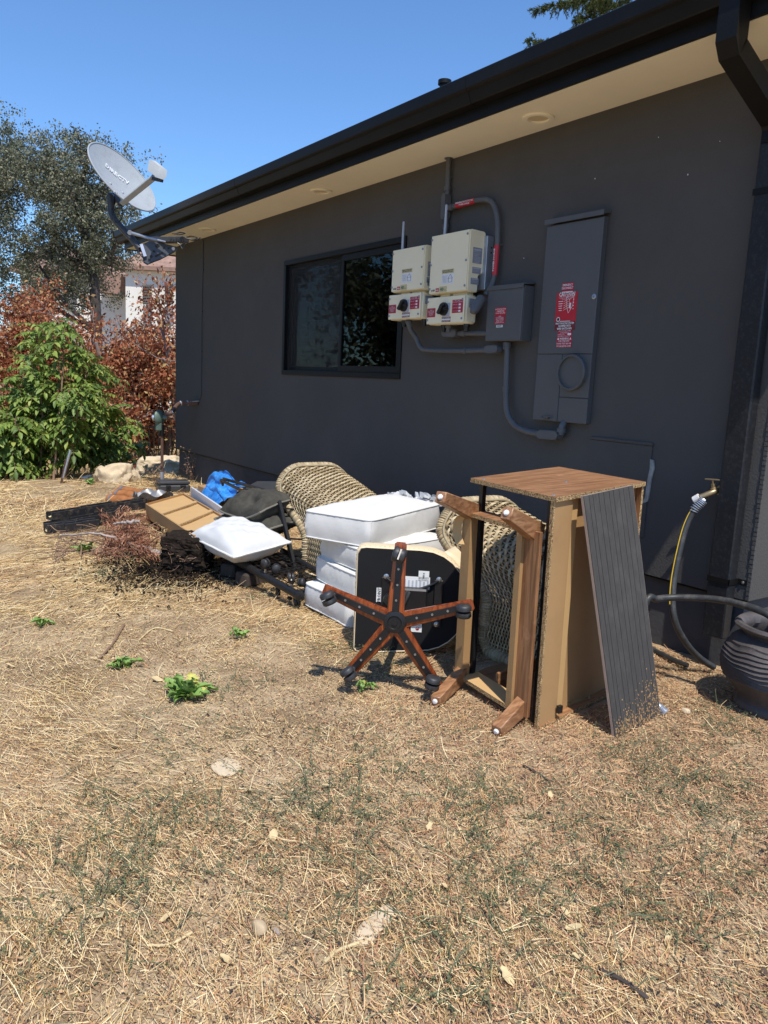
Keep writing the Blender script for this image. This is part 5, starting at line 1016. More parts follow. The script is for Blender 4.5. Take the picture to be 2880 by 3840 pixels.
# support boxes under the tarp
m_ = MB(); m_.box((3.08, 6.95, .10), (.34, .75, .2), None, .01); base_mesh(m_, 'cardboard_box', 'fibreboard', 'cardboard carton mostly hidden under the blue tarpaulin', 'box')
# dark flat sheet near the wall
gs = WX(*z6(1420, 205), 3.1); m_ = MB(); m_.box(gs, (.5, .28, .02), (unit((.3, -.9, .1)), unit((.9, .3, .3)), unit((-.3, -.1, .9))), .006); m_.box(gs+np.array([.05, -.1, -.12]), (.05, .05, .22)); base_mesh(m_, 'dark_sheet', 'case_plastic', 'dark grey flat sheet between the tarpaulin and the left wicker chair', 'sheet')
# tool case
cs = GZ(*z6(890, 238), 0); t = thing('tool_case', 'black plastic tool case on the ground by the far wall', 'case', cs); cax = (unit((.95, -.15, 0)), unit((.15, .95, 0)), (0, 0, 1))
MB().box(cs+np.array([0, .12, .05]), (.34, .22, .09), cax, .02).build('shell', 'case_plastic', t); MB().box(cs+np.array([0, .12, .112]), (.33, .21, .032), cax, .014).build('lid', 'case_plastic', t); MB().box(cs+np.array([.07, .0, .075]), (.06, .02, .03), cax, .004).build('latch', 'black_plastic', t); MB().box(cs+np.array([-.09, .01, .075]), (.05, .02, .03), cax, .004).build('latch', 'black_plastic', t)
# logs
def log(lab_, p0, p1, z, r, seed):
    rng = np.random.default_rng(seed); a = GZ(*z6(*p0), z); b = GZ(*z6(*p1), z); t = thing('wrapped_log', lab_, 'log', ((a+b)/2)*np.array([1, 1, 0]), 'rust-brown wrapped logs'); n_ = 16
    path = [a+(b-a)*k/n_+np.array([0, 0, .004*math.sin(k*1.3+seed)]) for k in range(n_+1)]; MB().tube(path, [r*(1+.05*math.sin(k*2.1+seed)) for k in range(n_+1)], 14).build('log', 'rust_log', t, True, 50)
    for s_ in (.05, .8): c0 = a+(b-a)*s_; MB().tube([c0, c0+(b-a)*.05], r*1.07, 14).build('tape', 'tape_grey' if s_ < .5 else 'film_grey', t, True)
log('rust-brown log lying in front of the other two', (490, 272), (715, 302), .05, .052, 1); log('rust-brown log in the middle of the three', (528, 242), (770, 275), .085, .05, 2); log('rust-brown log at the back of the three', (552, 218), (820, 262), .10, .045, 3)
fq = GZ(*z6(745, 245), .14); rng = np.random.default_rng(3); m_ = MB(); m_.grid(lambda u, v: fq+np.array([(u-.5)*.34, (v-.5)*.2, .03*math.sin(9*u+4*v)+.02*math.sin(14*v+3*u)]), 14, 10); base_mesh(m_, 'plastic_film', 'film_grey', 'crumpled grey plastic film lying on the logs', 'plastic film', smooth=True)
# black plastic channels
def channel(lab_, p0, p1, z0, z1_, wd, seed):
    rng = np.random.default_rng(seed); a = GZ(*z6(*p0), z0); b = GZ(*z6(*p1), z1_); t = thing('plastic_channel', lab_, 'channel', ((a+b)/2)*np.array([1, 1, 0]), 'black plastic channels'); x, y, d = frame(b-a); nseg = 3; L = np.linalg.norm(b-a)
    for k in range(nseg):
        p = a+(b-a)*(k/nseg); q = a+(b-a)*((k+.985)/nseg); jo = y*rng.uniform(-.006, .006)
        MB().bar(p+jo, q+jo, wd, .008, (0, 0, 1)).build('base', 'pallet_black', t)
        for s_ in (-1, 1): MB().bar(p+x*s_*wd/2+y*.028+jo, q+x*s_*wd/2+y*.028+jo, .010, .062, (0, 0, 1), .002).build('side', 'pallet_black', t)
        for i in range(4): c = p+(q-p)*(i+.5)/4; MB().box(c+y*.018, (wd*.95, .03, .012), (x, y, d)).build('rib', 'pallet_black', t)
    m_ = MB()
    for k in range(60): c = a+(b-a)*rng.random()+x*rng.uniform(-.4, .4)*wd+y*.02; m_.box(c, (.02*rng.random()+.008, .003, .012), (unit(rng.normal(0, 1, 3)), unit(rng.normal(0, 1, 3)), unit(rng.normal(0, 1, 3))))
    o = m_.build('leaf_debris', 'dry_leaf', t); o['kind'] = 'stuff'
channel('black plastic channel at the back of the three beside the logs', (132, 392), (700, 300), .09, .12, .075, 1)
channel('black plastic channel in the middle of the three by the branches', (205, 400), (690, 325), .06, .09, .07, 2)
channel('short black plastic channel lying lowest at the left end of the pile', (112, 470), (420, 432), .02, .035, .08, 4)
channel('black plastic channel in front of the other two by the branches', (118, 450), (560, 372), .03, .06, .085, 3)
# root ball
rc = np.array([1.86, 4.84, 0.]); rng = np.random.default_rng(9); bm = bmesh.new(); bmesh.ops.create_cube(bm, size=1); bmesh.ops.subdivide_edges(bm, edges=bm.edges, cuts=22, use_grid_fill=True)
from mathutils import noise as NZ
for v in bm.verts:
    c = v.co.copy(); l = c.length; s_ = c.normalized(); c = c*.72+s_*.16; nzv = NZ.turbulence(c*4, 4, False)*.10+NZ.noise(c*16)*.02; c += s_*(nzv-.06)
    x_, y_, z_ = c; v.co = Vector((rc[0]+(x_*.34*.8+y_*.30*.55), rc[1]+(-x_*.34*.55+y_*.30*.8), .012+max(0, (z_+.48))*.245))
me = bpy.data.meshes.new('root_ball'); bm.to_mesh(me); bm.free(); rt = thing('root_ball', 'dark square clod of potting soil with roots below the white pillow', 'root ball', rc)
v = np.empty(len(me.vertices)*3); me.vertices.foreach_get('co', v); me.vertices.foreach_set('co', (v.reshape(-1, 3)-rc).ravel()); link('soil_clod', me, 'soil', rt)
m_ = MB()
for k in range(70):
    a = rng.uniform(0, 2*math.pi); z = rng.uniform(.02, .22); p = rc+np.array([math.cos(a)*.17, math.sin(a)*.16, z]); d = np.array([-math.sin(a), math.cos(a), rng.normal(0, .6)])*rng.uniform(.02, .06); m_.tube(cr([p, p+d*.5+rng.normal(0, .01, 3), p+d+rng.normal(0, .012, 3)], 3), rng.uniform(.0012, .003), 5)
o = m_.build('roots', 'dry_root', rt); o['kind'] = 'stuff'
# spilled soil
n_ = 5200; c = np.array([1.74, 4.80]); P = np.c_[c[0]+RNG.normal(0, .22, n_)-.04, c[1]+RNG.normal(0, .26, n_), np.zeros(n_)]; P[:, 2] = gh(P[:, 0], P[:, 1])+.003+.012*np.exp(-((P[:, 0]-c[0])**2+(P[:, 1]-c[1])**2)/.03)
def chips(P, lo, hi, flat=.35):
    n_ = len(P); s = RNG.uniform(lo, hi, n_)[:, None]; R_ = RNG.normal(0, 1, (n_, 3)); R_ /= np.linalg.norm(R_, axis=1)[:, None]; up = np.array([0, 0, 1.]); a = np.cross(R_, up); a /= np.linalg.norm(a, axis=1)[:, None]+1e-6; b = np.cross(a, up); tl = RNG.normal(0, flat, (n_, 1)); b = b+up*tl; tl2 = RNG.normal(0, flat, (n_, 1)); a = a+up*tl2; asp = RNG.uniform(.25, .9, n_)[:, None]
    Vt = np.stack([P+a*s, P+b*s*asp, P-a*s*RNG.uniform(.6, 1, (n_, 1)), P-b*s*asp*RNG.uniform(.5, 1, (n_, 1))], 1).reshape(-1, 3); i = np.arange(n_)[:, None]*4; return Vt, i+np.arange(4)
P[:, 2] += RNG.uniform(.006, .02, n_); Vt, F = chips(P, .005, .016, .6); o = npmesh('spilled_soil', Vt, F, 'soil'); tag(o, 'dark crumbs of spilled soil round the root ball', 'soil', kind='stuff')
# branch pile with red dry needles
bp = thing('dead_branch_pile', 'pile of dead branches with rust-red dry needles between the channels and tray', 'branches', (1.75, 5.5, 0)); rng = np.random.default_rng(14)
for (p0, p1, p2, z, r) in (((190, 490, .05), (440, 480, .16), (640, 545, .10), 0, .010), ((180, 470, .04), (380, 520, .12), (560, 540, .06), 0, .007), ((300, 590, .02), (460, 560, .06), (640, 545, .10), 0, .006), ((520, 418, .20), (590, 408, .24), (660, 402, .24), 0, .013), ((230, 540, .02), (360, 470, .10), (520, 470, .15), 0, .006), ((350, 600, .01), (480, 580, .05), (560, 555, .09), 0, .005), ((640, 545, .10), (700, 560, .08), (760, 585, .05), 0, .016), ((745, 585, .05), (790, 592, .05), (835, 600, .05), 0, .022)):
    pts = [GZ(*z6(*q[:2]), q[2]) for q in (p0, p1, p2)]; path = cr(pts, 8); path = [p+rng.normal(0, .004, 3) for p in path]; MB().tube(path, [r*(.6+.4*k/len(path)) for k in range(len(path))], 8).build('branch', 'grey_branch' if r > .009 else 'twig', bp, True)
m_ = MB()
for k in range(120):
    p = GZ(*z6(rng.uniform(180, 760), rng.uniform(430, 600)), rng.uniform(.01, .10)); d = np.array([rng.normal(0, 1), rng.normal(0, 1), rng.normal(0, .15)]); d = unit(d)*rng.uniform(.10, .32); path = cr([p, p+d*.5+rng.normal(0, .02, 3), p+d], 3); path = [np.array([q[0], q[1], max(q[2], .008)]) for q in path]; m_.tube(path, rng.uniform(.0018, .0048), 5)
o = m_.build('twigs', 'twig', bp); o['kind'] = 'stuff'
def blades(P, D, L, wd, bend=.25):
    """ribbons: base P, unit direction D, length L, width wd; two quads each"""
    n_ = len(P); up = np.tile([0, 0, 1.], (n_, 1))+RNG.normal(0, .5, (n_, 3)); sd = np.cross(D, up); sd /= np.linalg.norm(sd, axis=1)[:, None]+1e-9; L = L[:, None]; wd = wd[:, None]; bow = np.cross(D, RNG.normal(0, 1, (n_, 3)))*bend*L; bow[:, 2] *= .35
    m0 = P+D*L*.5+bow*.5; e = P+D*L
    Vt = np.stack([P-sd*wd*.5, P+sd*wd*.5, m0-sd*wd*.5, m0+sd*wd*.5, e-sd*wd*.3, e+sd*wd*.3], 1).reshape(-1, 3); i = np.arange(n_)[:, None]*6; F = np.concatenate([i+np.array([0, 1, 3, 2]), i+np.array([2, 3, 5, 4])]); return Vt, F
n_ = 3600; u = RNG.random(n_); cl = RNG.integers(0, 26, n_); cen = np.array([GZ(*z6(rng.uniform(450, 760), 0+yy), rng.uniform(.02, .13)) for yy in rng.uniform(380, 600, 26)]); dirs = np.array([unit((rng.normal(-.1, .6), rng.normal(-.5, .5), rng.normal(-.2, .4))) for _ in range(26)])
P = cen[cl]+dirs[cl]*RNG.uniform(-.12, .12, n_)[:, None]+RNG.normal(0, .022, (n_, 3)); P[:, 2] = np.maximum(P[:, 2], .012); D = dirs[cl]+RNG.normal(0, .45, (n_, 3)); D /= np.linalg.norm(D, axis=1)[:, None]
Vt, F = blades(P, D, RNG.uniform(.03, .075, n_), RNG.uniform(.003, .0065, n_), .15); Vt[:, 2] = np.maximum(Vt[:, 2], .006); o = npmesh('dry_needles', Vt, F, 'needle_red', bp); o['kind'] = 'stuff'
n_ = 500; P = np.tile(GZ(*z6(830, 500), .05), (n_, 1))+RNG.normal(0, .05, (n_, 3))*np.array([1.5, 1.5, .6]); P[:, 2] = np.abs(P[:, 2]); D = np.tile(unit((.1, -.8, -.1)), (n_, 1))+RNG.normal(0, .25, (n_, 3)); D /= np.linalg.norm(D, axis=1)[:, None]; Vt, F = blades(P, D, RNG.uniform(.08, .22, n_), RNG.uniform(.002, .004, n_)); Vt[:, 2] = np.maximum(Vt[:, 2], .006); o = npmesh('straw_bundle', Vt, F, 'dry_grass', bp); o['kind'] = 'stuff'
# dried weed by the wall behind the tarp, and by the gas pipe
def dry_weed(lab_, c, h, n_, spread, seed):
    rng = np.random.default_rng(seed); t = thing('dry_weed', lab_, 'weed', c, 'dry weeds by the wall'); m_ = MB()
    for k in range(n_):
        d = unit((rng.normal(0, spread), rng.normal(0, spread), 1)); L = h*rng.uniform(.5, 1); pts = [V3(c)+d*L*s_+rng.normal(0, .012, 3)*(s_ > 0) for s_ in (0, .3, .6, 1)]; m_.tube(cr(pts, 3), [.0028-.0018*i/9 for i in range(10)], 4)
        for j in range(6):
            q = pts[rng.integers(1, 4)]; m_.box(q+rng.normal(0, .02, 3), rng.uniform(.006, .016, 3), [unit(rng.normal(0, 1, 3)) for _ in range(3)])
    m_.build('dry_stems', 'dry_root', t)
dry_weed('dry tan weed standing against the wall behind the tarpaulin', GZ(*z6(1030, 190), .0)*np.array([1, 1, 0])+np.array([.05, .3, 0]), .42, 26, .35, 1); dry_weed('small dry weed beside the foot of the gas pipe', GZ(*z6(765, 195), 0), .25, 12, .3, 2)
# ================================================================ GAS RISER
gb = GZ(608, 1825); dist = lambda px, py: ray(px, py)*(np.hypot(gb[0], gb[1])/np.hypot(*ray(px, py)[:2]))+CAMP
gr = thing('gas_riser', 'rusty gas pipe with green regulator standing by the far house corner', 'gas regulator', gb); g0, g1_, g2 = gb, dist(600, 1625), dist(598, 1570)
MB().cyl(g0-np.array([0, 0, .05]), np.array([g0[0], g0[1], g1_[2]]), .017, 12).build('riser_pipe', 'rust_pipe', gr, True); MB().cyl((g0[0], g0[1], .05), (g0[0], g0[1], .17), .023, 12).build('lower_sleeve', 'galvanised', gr, True)
MB().cyl((g0[0], g0[1], g1_[2]-.03), (g0[0], g0[1], g1_[2]+.10), .026, 12).build('valve', 'black_metal', gr, True)
rg = dist(598, 1565); MB().lathe([(.0, -.035), (.05, -.033), (.082, -.012), (.088, 0), (.082, .012), (.05, .033), (0, .04)], rg, (.55, -.8, .1), 26).build('diaphragm_housing', 'green_cast', gr, True, 40)
MB().lathe([(.03, 0), (.034, .02), (.034, .06), (.02, .066), (0, .066)], rg-unit((.55, -.8, .1))*.02, (-.75, .5, -.1), 16).build('spring_cap', 'galvanised', gr, True, 40); MB().box(rg+np.array([-.01, .0, -.10]), (.07, .07, .11), None, .018).build('valve_body', 'green_cast', gr)
MB().lathe([(.022, 0), (.022, .05)], rg+np.array([.03, -.02, .0]), (.8, -.4, 0), 12).build('outlet', 'green_cast', gr)
pe = WX(*z2(1545, 1062), 3.45); pp = [rg+np.array([.05, -.02, .0]), dist(*z2(1295, 1150)), dist(*z2(1325, 1135))+np.array([.02, 0, 0]), WX(*z2(1370, 1085), 3.22), WX(*z2(1405, 1062), 3.30), WX(*z2(1460, 1060), 3.36), WX(*z2(1545, 1062), 3.45)]
MB().tube(cr(pp, 6), .024, 12).build('outlet_pipe', 'rust_pipe', gr, True)
for q in (pp[2], pp[4], pp[5]): MB().lathe([(.029, -.006), (.031, 0), (.029, .006)], q, pp[5]-pp[3], 12).build('tape_band', 'galvanised', gr)
MB().lathe([(.034, -.02), (.036, 0), (.034, .02)], WX(*z2(1500, 1062), 3.405), (1, -.3, 0), 14).build('union', 'rust_pipe', gr, True); MB().bar(WX(*z2(1480, 1050), 3.38), WX(*z2(1550, 1045), 3.44), .02, .01).build('ground_clamp', 'galvanised', gr)
# ================================================================ STAKE, BOULDERS
sk = GZ(*z2(465, 1700)); t = thing('leaning_stake', 'rusty stake with grey pipe leaning in front of the green shrub', 'stake', sk); sk2 = np.array([2.07, 9.0, .36])
MB().bar(sk-np.array([0, 0, .05]), sk+(sk2-sk)*.8, .03, .02, (1, 0, 0), .002).build('angle_iron', 'rust_pipe', t); MB().cyl(sk+np.array([.03, -.01, .08]), sk2+np.array([.025, -.01, .03]), .014, 12).build('pipe', 'galvanised', t, True)
q = GZ(*z2(670, 1640), .02); m_ = MB(); m_.tube([q-np.array([.06, 0, 0]), q, q+np.array([.06, .03, .01])], [.016, .022, .018], 10); base_mesh(m_, 'white_pipe_piece', 'pvc_white', 'short white pipe piece on the ground left of the boulder', 'pipe')
def boulder(lab_, c, sx, sy, sz, seed):
    bm = bmesh.new(); bmesh.ops.create_icosphere(bm, subdivisions=5, radius=1); off_ = Vector((seed*3.1, seed*1.7, 0))
    for v in bm.verts:
        s_ = v.co.normalized(); f = 1+.35*NZ.noise(s_*1.3+off_)+.16*NZ.noise(s_*3+off_)+.05*NZ.noise(s_*9+off_); p = s_*f; p.z = min(p.z, .75+.2*NZ.noise(s_*2+off_)); v.co = Vector((p.x*sx, p.y*sy, p.z*sz))
    me = bpy.data.meshes.new('boulder'); bm.to_mesh(me); bm.free(); o = link('boulder', me, 'boulder', None, True, 30); o.location = c; tag(o, lab_, 'boulder', 'pale boulders at the fence')
boulder('pale tan boulder in sun left of the gas pipe', (2.68, 9.25, .0), .25, .22, .25, 1); _b = DP(605, 1752, 12.2); boulder('pale tan boulder behind the gas pipe at the house corner', (_b[0], _b[1], _b[2]-.02), .36, .3, .24, 2)
# ================================================================ FENCE
fA = np.array([*DP(-200, 1700, 11.6)[:2]]); fB = np.array([*DP(680, 1700, 15.2)[:2]]); fd = (fB-fA)/np.linalg.norm(fB-fA); FL = np.linalg.norm(fB-fA)+1.2
fzt = [DP(0, 1612, 12.4)[2], DP(600, 1599, 14.9)[2]]; fence = thing('iron_fence', 'black iron picket fence behind the shrub and boulders', 'fence', (*fA, float(gh(*fA)))); ztop = lambda s_: fzt[0]+(fzt[1]-fzt[0])*s_/FL
pm = None; npk = int(FL/.105)
for k in range(npk):
    s_ = k*.105; p = fA+fd*s_; z0 = float(gh(*p))-.02; post = k % 22 == 11; m_ = MB(); w_ = .05 if post else .018
    m_.box((p[0], p[1], (z0+ztop(s_))/2+.02*post), (w_, w_, ztop(s_)-z0+.04*post), ((*fd, 0), (-fd[1], fd[0], 0), (0, 0, 1))); m_.build('post' if post else 'picket', 'wire_black', fence)
for dz in (.0, ):
    a = np.array([*fA, ztop(0)+.012]); b = np.array([*(fA+fd*FL), ztop(FL)+.012]); MB().bar(a, b, .034, .030).build('top_rail', 'wire_black', fence)
a = np.array([*fA, float(gh(*fA))+.12]); b = np.array([*(fA+fd*FL), float(gh(*(fA+fd*FL)))+.12]); MB().bar(a, b, .03, .026).build('bottom_rail', 'wire_black', fence)
# ================================================================ FOLIAGE HELPERS
def leafquads(C, size, aspect=.5, droop=0., fold=.3):
    n_ = len(C); a = RNG.normal(0, 1, (n_, 3)); a[:, 2] -= droop; a /= np.linalg.norm(a, axis=1)[:, None]; r = RNG.normal(0, 1, (n_, 3)); b = np.cross(a, r); b /= np.linalg.norm(b, axis=1)[:, None]+1e-9; c = np.cross(a, b); s = (size*RNG.uniform(.6, 1.3, n_))[:, None]
    Vt = np.stack([C-a*s*.5, C+b*s*aspect*.5+c*s*fold*.3, C+a*s*.5, C-b*s*aspect*.5+c*s*fold*.3], 1).reshape(-1, 3); return Vt, np.arange(n_)[:, None]*4+np.arange(4)
def limbs(mb, p, d, L, r, depth, rng, tips, spread=.6, up=.15, taper=.65, seg=4, kids=(2, 4)):
    pts = [V3(p)]; dd = unit(d)
    for k in range(seg): dd = unit(dd+rng.normal(0, .16, 3)+np.array([0, 0, up*.3])); pts.append(pts[-1]+dd*L/seg)
    rr = [r*(1-(1-taper)*k/seg) for k in range(seg+1)]; mb.tube(pts, rr, 7 if depth > 1 else 5)
    if depth == 0: tips += pts[1:]; return
    if depth == 1: tips += pts[2:]
    for k in range(rng.integers(*kids)+1):
        i = rng.integers(max(1, seg//2), seg+1); nd = unit(dd+rng.normal(0, spread, 3)+np.array([0, 0, up])); limbs(mb, pts[i], nd, L*rng.uniform(.55, .85), rr[i]*.68, depth-1, rng, tips, spread, up, taper, seg, kids)
def tree(name, lab_, base, d0, L, r, depth, seed, leafm, leafn, leafs, sig, bark, spread=.6, up=.15, group=None, extra=None, droop=0., aspect=.5, cat='tree', kids=(2, 4), cull=None, sparse=False):
    rng = np.random.default_rng(seed); t = thing(name, lab_, cat, base, group); mb = MB(); tips = []; limbs(mb, base, d0, L, r, depth, rng, tips, spread, up, kids=kids); mb.build('trunk', bark, t, True)
    T_ = np.array(tips); 
    if extra is not None: T_ = np.concatenate([T_, extra])
    if cull is not None: T_ = T_[cull(T_)]
    # clumps: most leaves gather round a subset of the tips
    wgt = rng.gamma(.7, 1, len(T_)); wgt = wgt*(np.where(T_[:, 2] > 1.7, .5, 1.) if sparse else 1); wgt /= wgt.sum(); idx = rng.choice(len(T_), leafn, p=wgt); C = T_[idx]+RNG.normal(0, 1, (leafn, 3))*sig
    Vt, F = leafquads(C, leafs, aspect, droop); npmesh('crown', Vt, F, leafm, t); return t
# oak at the left
ob = DP(362, 1300, 25.); ob[2] = -1.5; rng = np.random.default_rng(31)
cen = DP(120, 820, 25.); ex = []
for k in range(150):
    v = rng.normal(0, 1, 3); v /= np.linalg.norm(v); rr = rng.uniform(.35, 1)**.6; ex.append(cen+v*np.array([2.9, 2.6, 3.0])*rr)
right = DP(400, 830, 25.); ex = np.array(ex+[right+rng.normal(0, 1, 3)*np.array([.35, .5, .9]) for _ in range(14)])
def oak():
    t = thing('oak_tree', 'large dull green oak rising behind the dead tree at left', 'tree', ob); mb = MB(); P = [ob, DP(362, 1250, 25.), DP(345, 1000, 25.), DP(305, 850, 25.), DP(285, 760, 25.), DP(215, 640, 25.), DP(170, 560, 25.)]
    mb.tube(cr(P, 4), [.20-.15*k/24 for k in range(25)], 9); rng = np.random.default_rng(5); tips = []
    for i, (px, py) in ((1, (150, 1000)), (2, (60, 900)), (2, (120, 830)), (3, (380, 730)), (3, (60, 700)), (4, (330, 560)), (4, (120, 560)), (2, (420, 860)), (1, (40, 1120))):
        q = DP(px, py, 25.+rng.normal(0, .8)); p = P[i]; mid = (p+q)/2+rng.normal(0, .2, 3); path = cr([p, mid, q], 5); mb.tube(path, [.085-.05*k/len(path) for k in range(len(path))], 7)
        for k in range(4): limbs(mb, path[4+k], unit(rng.normal(0, 1, 3)+np.array([0, 0, .3])), .7, .03, 1, rng, tips)
    mb.build('trunk', 'bark', t, True); rng = np.random.default_rng(8)
    # clumps of leaves: each clump is a flattened blob with twig-level sub-clumps
    C = []
    for c in ex:
        s = rng.uniform(.26, .5); nsub = rng.integers(9, 16); sub = c+rng.normal(0, 1, (nsub, 3))*np.array([s, s, s*.6])
        for q in sub: m = rng.integers(24, 56); C.append(q+rng.normal(0, 1, (m, 3))*np.array([.12, .12, .10]))
    for q in tips[::2]: C.append(q+rng.normal(0, .14, (22, 3)))
    C = np.concatenate(C); Vt, F = leafquads(C, .085, .6); npmesh('crown', Vt, F, 'oak_leaf', t)
oak()
# dead rust-leaved trees beyond the fence
for k, (px, dpt_, seed, lab_, n_, L, nm_) in enumerate(((430, 17., 41, 'dead tree with rust-red leaves in the middle beyond the fence', 8000, 1.75, 0), (620, 15.9, 42, 'dead tree with thick pale limbs and rust leaves beside the house corner', 8000, 1.7, 1), (200, 18.5, 43, 'dead rust-leaved tree behind the green shrub', 8000, 1.75, 2), (20, 18.0, 44, 'dead rust-leaved tree at the left edge of the photo', 6000, 1.6, 3))):
    b = DP(px, 1600, dpt_); b[2] = float(gh(b[0], b[1]))
    tree('dead_tree', lab_, b, (-.15 if k == 1 else .1, .05, 1), L, .11, 4, seed, 'dead_leaf', int(n_*1.5), .09, .12, 'pale_bark', .75, .10, 'dead rust-leaved trees', droop=.6, aspect=.5, kids=(2, 4), sparse=True)
# rust-leaved thicket low between them
for k, (px, py, dpt_, lab_, rx) in enumerate(((560, 1480, 15.6, 'low mass of rust-brown dead leaves right of the green shrub', .75), (400, 1430, 16.4, 'low mass of rust-brown dead leaves behind the shrub top', .8), (90, 1360, 16.8, 'low mass of rust-brown dead leaves at the left edge above the shrub', 1.), (250, 1420, 17.2, 'low mass of rust-brown dead leaves left behind the shrub', .9))):
    c = DP(px, py, dpt_); b = np.array([c[0], c[1], float(gh(c[0], c[1]))]); rng = np.random.default_rng(70+k); ex2 = c+rng.normal(0, 1, (170, 3))*np.array([rx*.6, .5, .42]); ex2 = ex2[ex2[:, 2] > b[2]+.15]
    tree('dead_shrub', lab_, b, (0, 0, 1), .7, .05, 3, 60+k, 'dead_leaf', 11000, .085, .13, 'pale_bark', .8, .2, 'dead rust-leaved shrubs', extra=ex2, droop=.5, aspect=.5)
# green shrub with compound leaves
def walnut():
    c = GZ(235, 1835); t = thing('green_shrub', 'bushy green shrub with long compound leaves in front of the fence', 'shrub', c); rng = np.random.default_rng(77); mb = MB(); Vt = []; o = 0
    stems = [((40, 1760), (30, 1480)), ((90, 1740), (90, 1400)), ((150, 1800), (110, 1330)), ((170, 1800), (140, 1240)), ((200, 1800), (245, 1240)), ((230, 1810), (225, 1210)), ((250, 1800), (330, 1330)), ((260, 1800), (380, 1390)), ((280, 1780), (410, 1520)), ((290, 1800), (480, 1590)), ((280, 1800), (505, 1680)), ((60, 1800), (20, 1620)), ((120, 1810), (60, 1560)), ((200, 1810), (180, 1480)), ((240, 1810), (300, 1480)), ((-40, 1800), (-90, 1500)), ((-20, 1780), (-60, 1640)), ((300, 1815), (360, 1690)), ((160, 1815), (40, 1730)), ((120, 1820), (120, 1690))]
    for (a, b) in stems:
        d_ = 9.1+rng.normal(.25, .3)+(.8 if b[0] > 350 else 0); p0 = DP(*a, d_); p0[2] = max(0, p0[2]*.3); p1 = DP(*b, d_+rng.normal(0, .25)); mid = (p0+p1)/2+rng.normal(0, .06, 3); path = cr([p0, mid, p1], 8); mb.tube(path, [.014-.010*k/len(path) for k in range(len(path))], 6)
        for k in range(52):
            s_ = rng.uniform(.12, 1)**.8; q = path[min(int(s_*len(path)), len(path)-1)]+rng.normal(0, .02, 3); az = rng.uniform(0, 2*math.pi); el = rng.uniform(.0, .95); d = np.array([math.cos(az)*math.cos(el), math.sin(az)*math.cos(el), math.sin(el)]); L = rng.uniform(.20, .34); npair = rng.integers(4, 7)
            prev = q; dd = d.copy(); pts = [q]; seg = npair+1
            for j in range(seg): dd = unit(dd+np.array([0, 0, -.20])); pts.append(pts[-1]+dd*L/seg)
            mb.tube(pts[::2]+([pts[-1]] if seg % 2 else []), .0022, 3, caps=False)
            for j in range(1, seg+1):
                tdir = unit(pts[j]-pts[j-1]); sd = unit(np.cross(tdir, (0, 0, 1))); nn = np.cross(sd, tdir)
                for s2 in ((-1, 1) if j < seg else (0,)):
                    ld = unit(sd*s2+tdir*.55+np.array([0, 0, -.25])) if s2 else tdir; ll = rng.uniform(.072, .112)*(1.15 if j > seg-2 else 1.)*(.75+.25*min(j, 3)/3); lw = ll*.21; ls = unit(np.cross(ld, nn)); up = np.cross(ls, ld); b0_ = pts[j]
                    Vt.append([b0_, b0_+ld*ll*.38+ls*lw+up*.010, b0_+ld*ll*.72+ls*lw*.72-up*.004, b0_+ld*ll-up*.022, b0_+ld*ll*.72-ls*lw*.72-up*.004, b0_+ld*ll*.38-ls*lw+up*.010, b0_+ld*ll*.5-up*.004])
    Vt = np.array(Vt); n_ = len(Vt); i = np.arange(n_)[:, None]*7; F = np.concatenate([i+np.array(q) for q in ((0, 1, 6), (1, 2, 6), (2, 3, 6), (3, 4, 6), (4, 5, 6), (5, 0, 6))])
    mb.build('stems', 'twig', t); npmesh('foliage', Vt.reshape(-1, 3), F, 'walnut_leaf', t)
walnut()
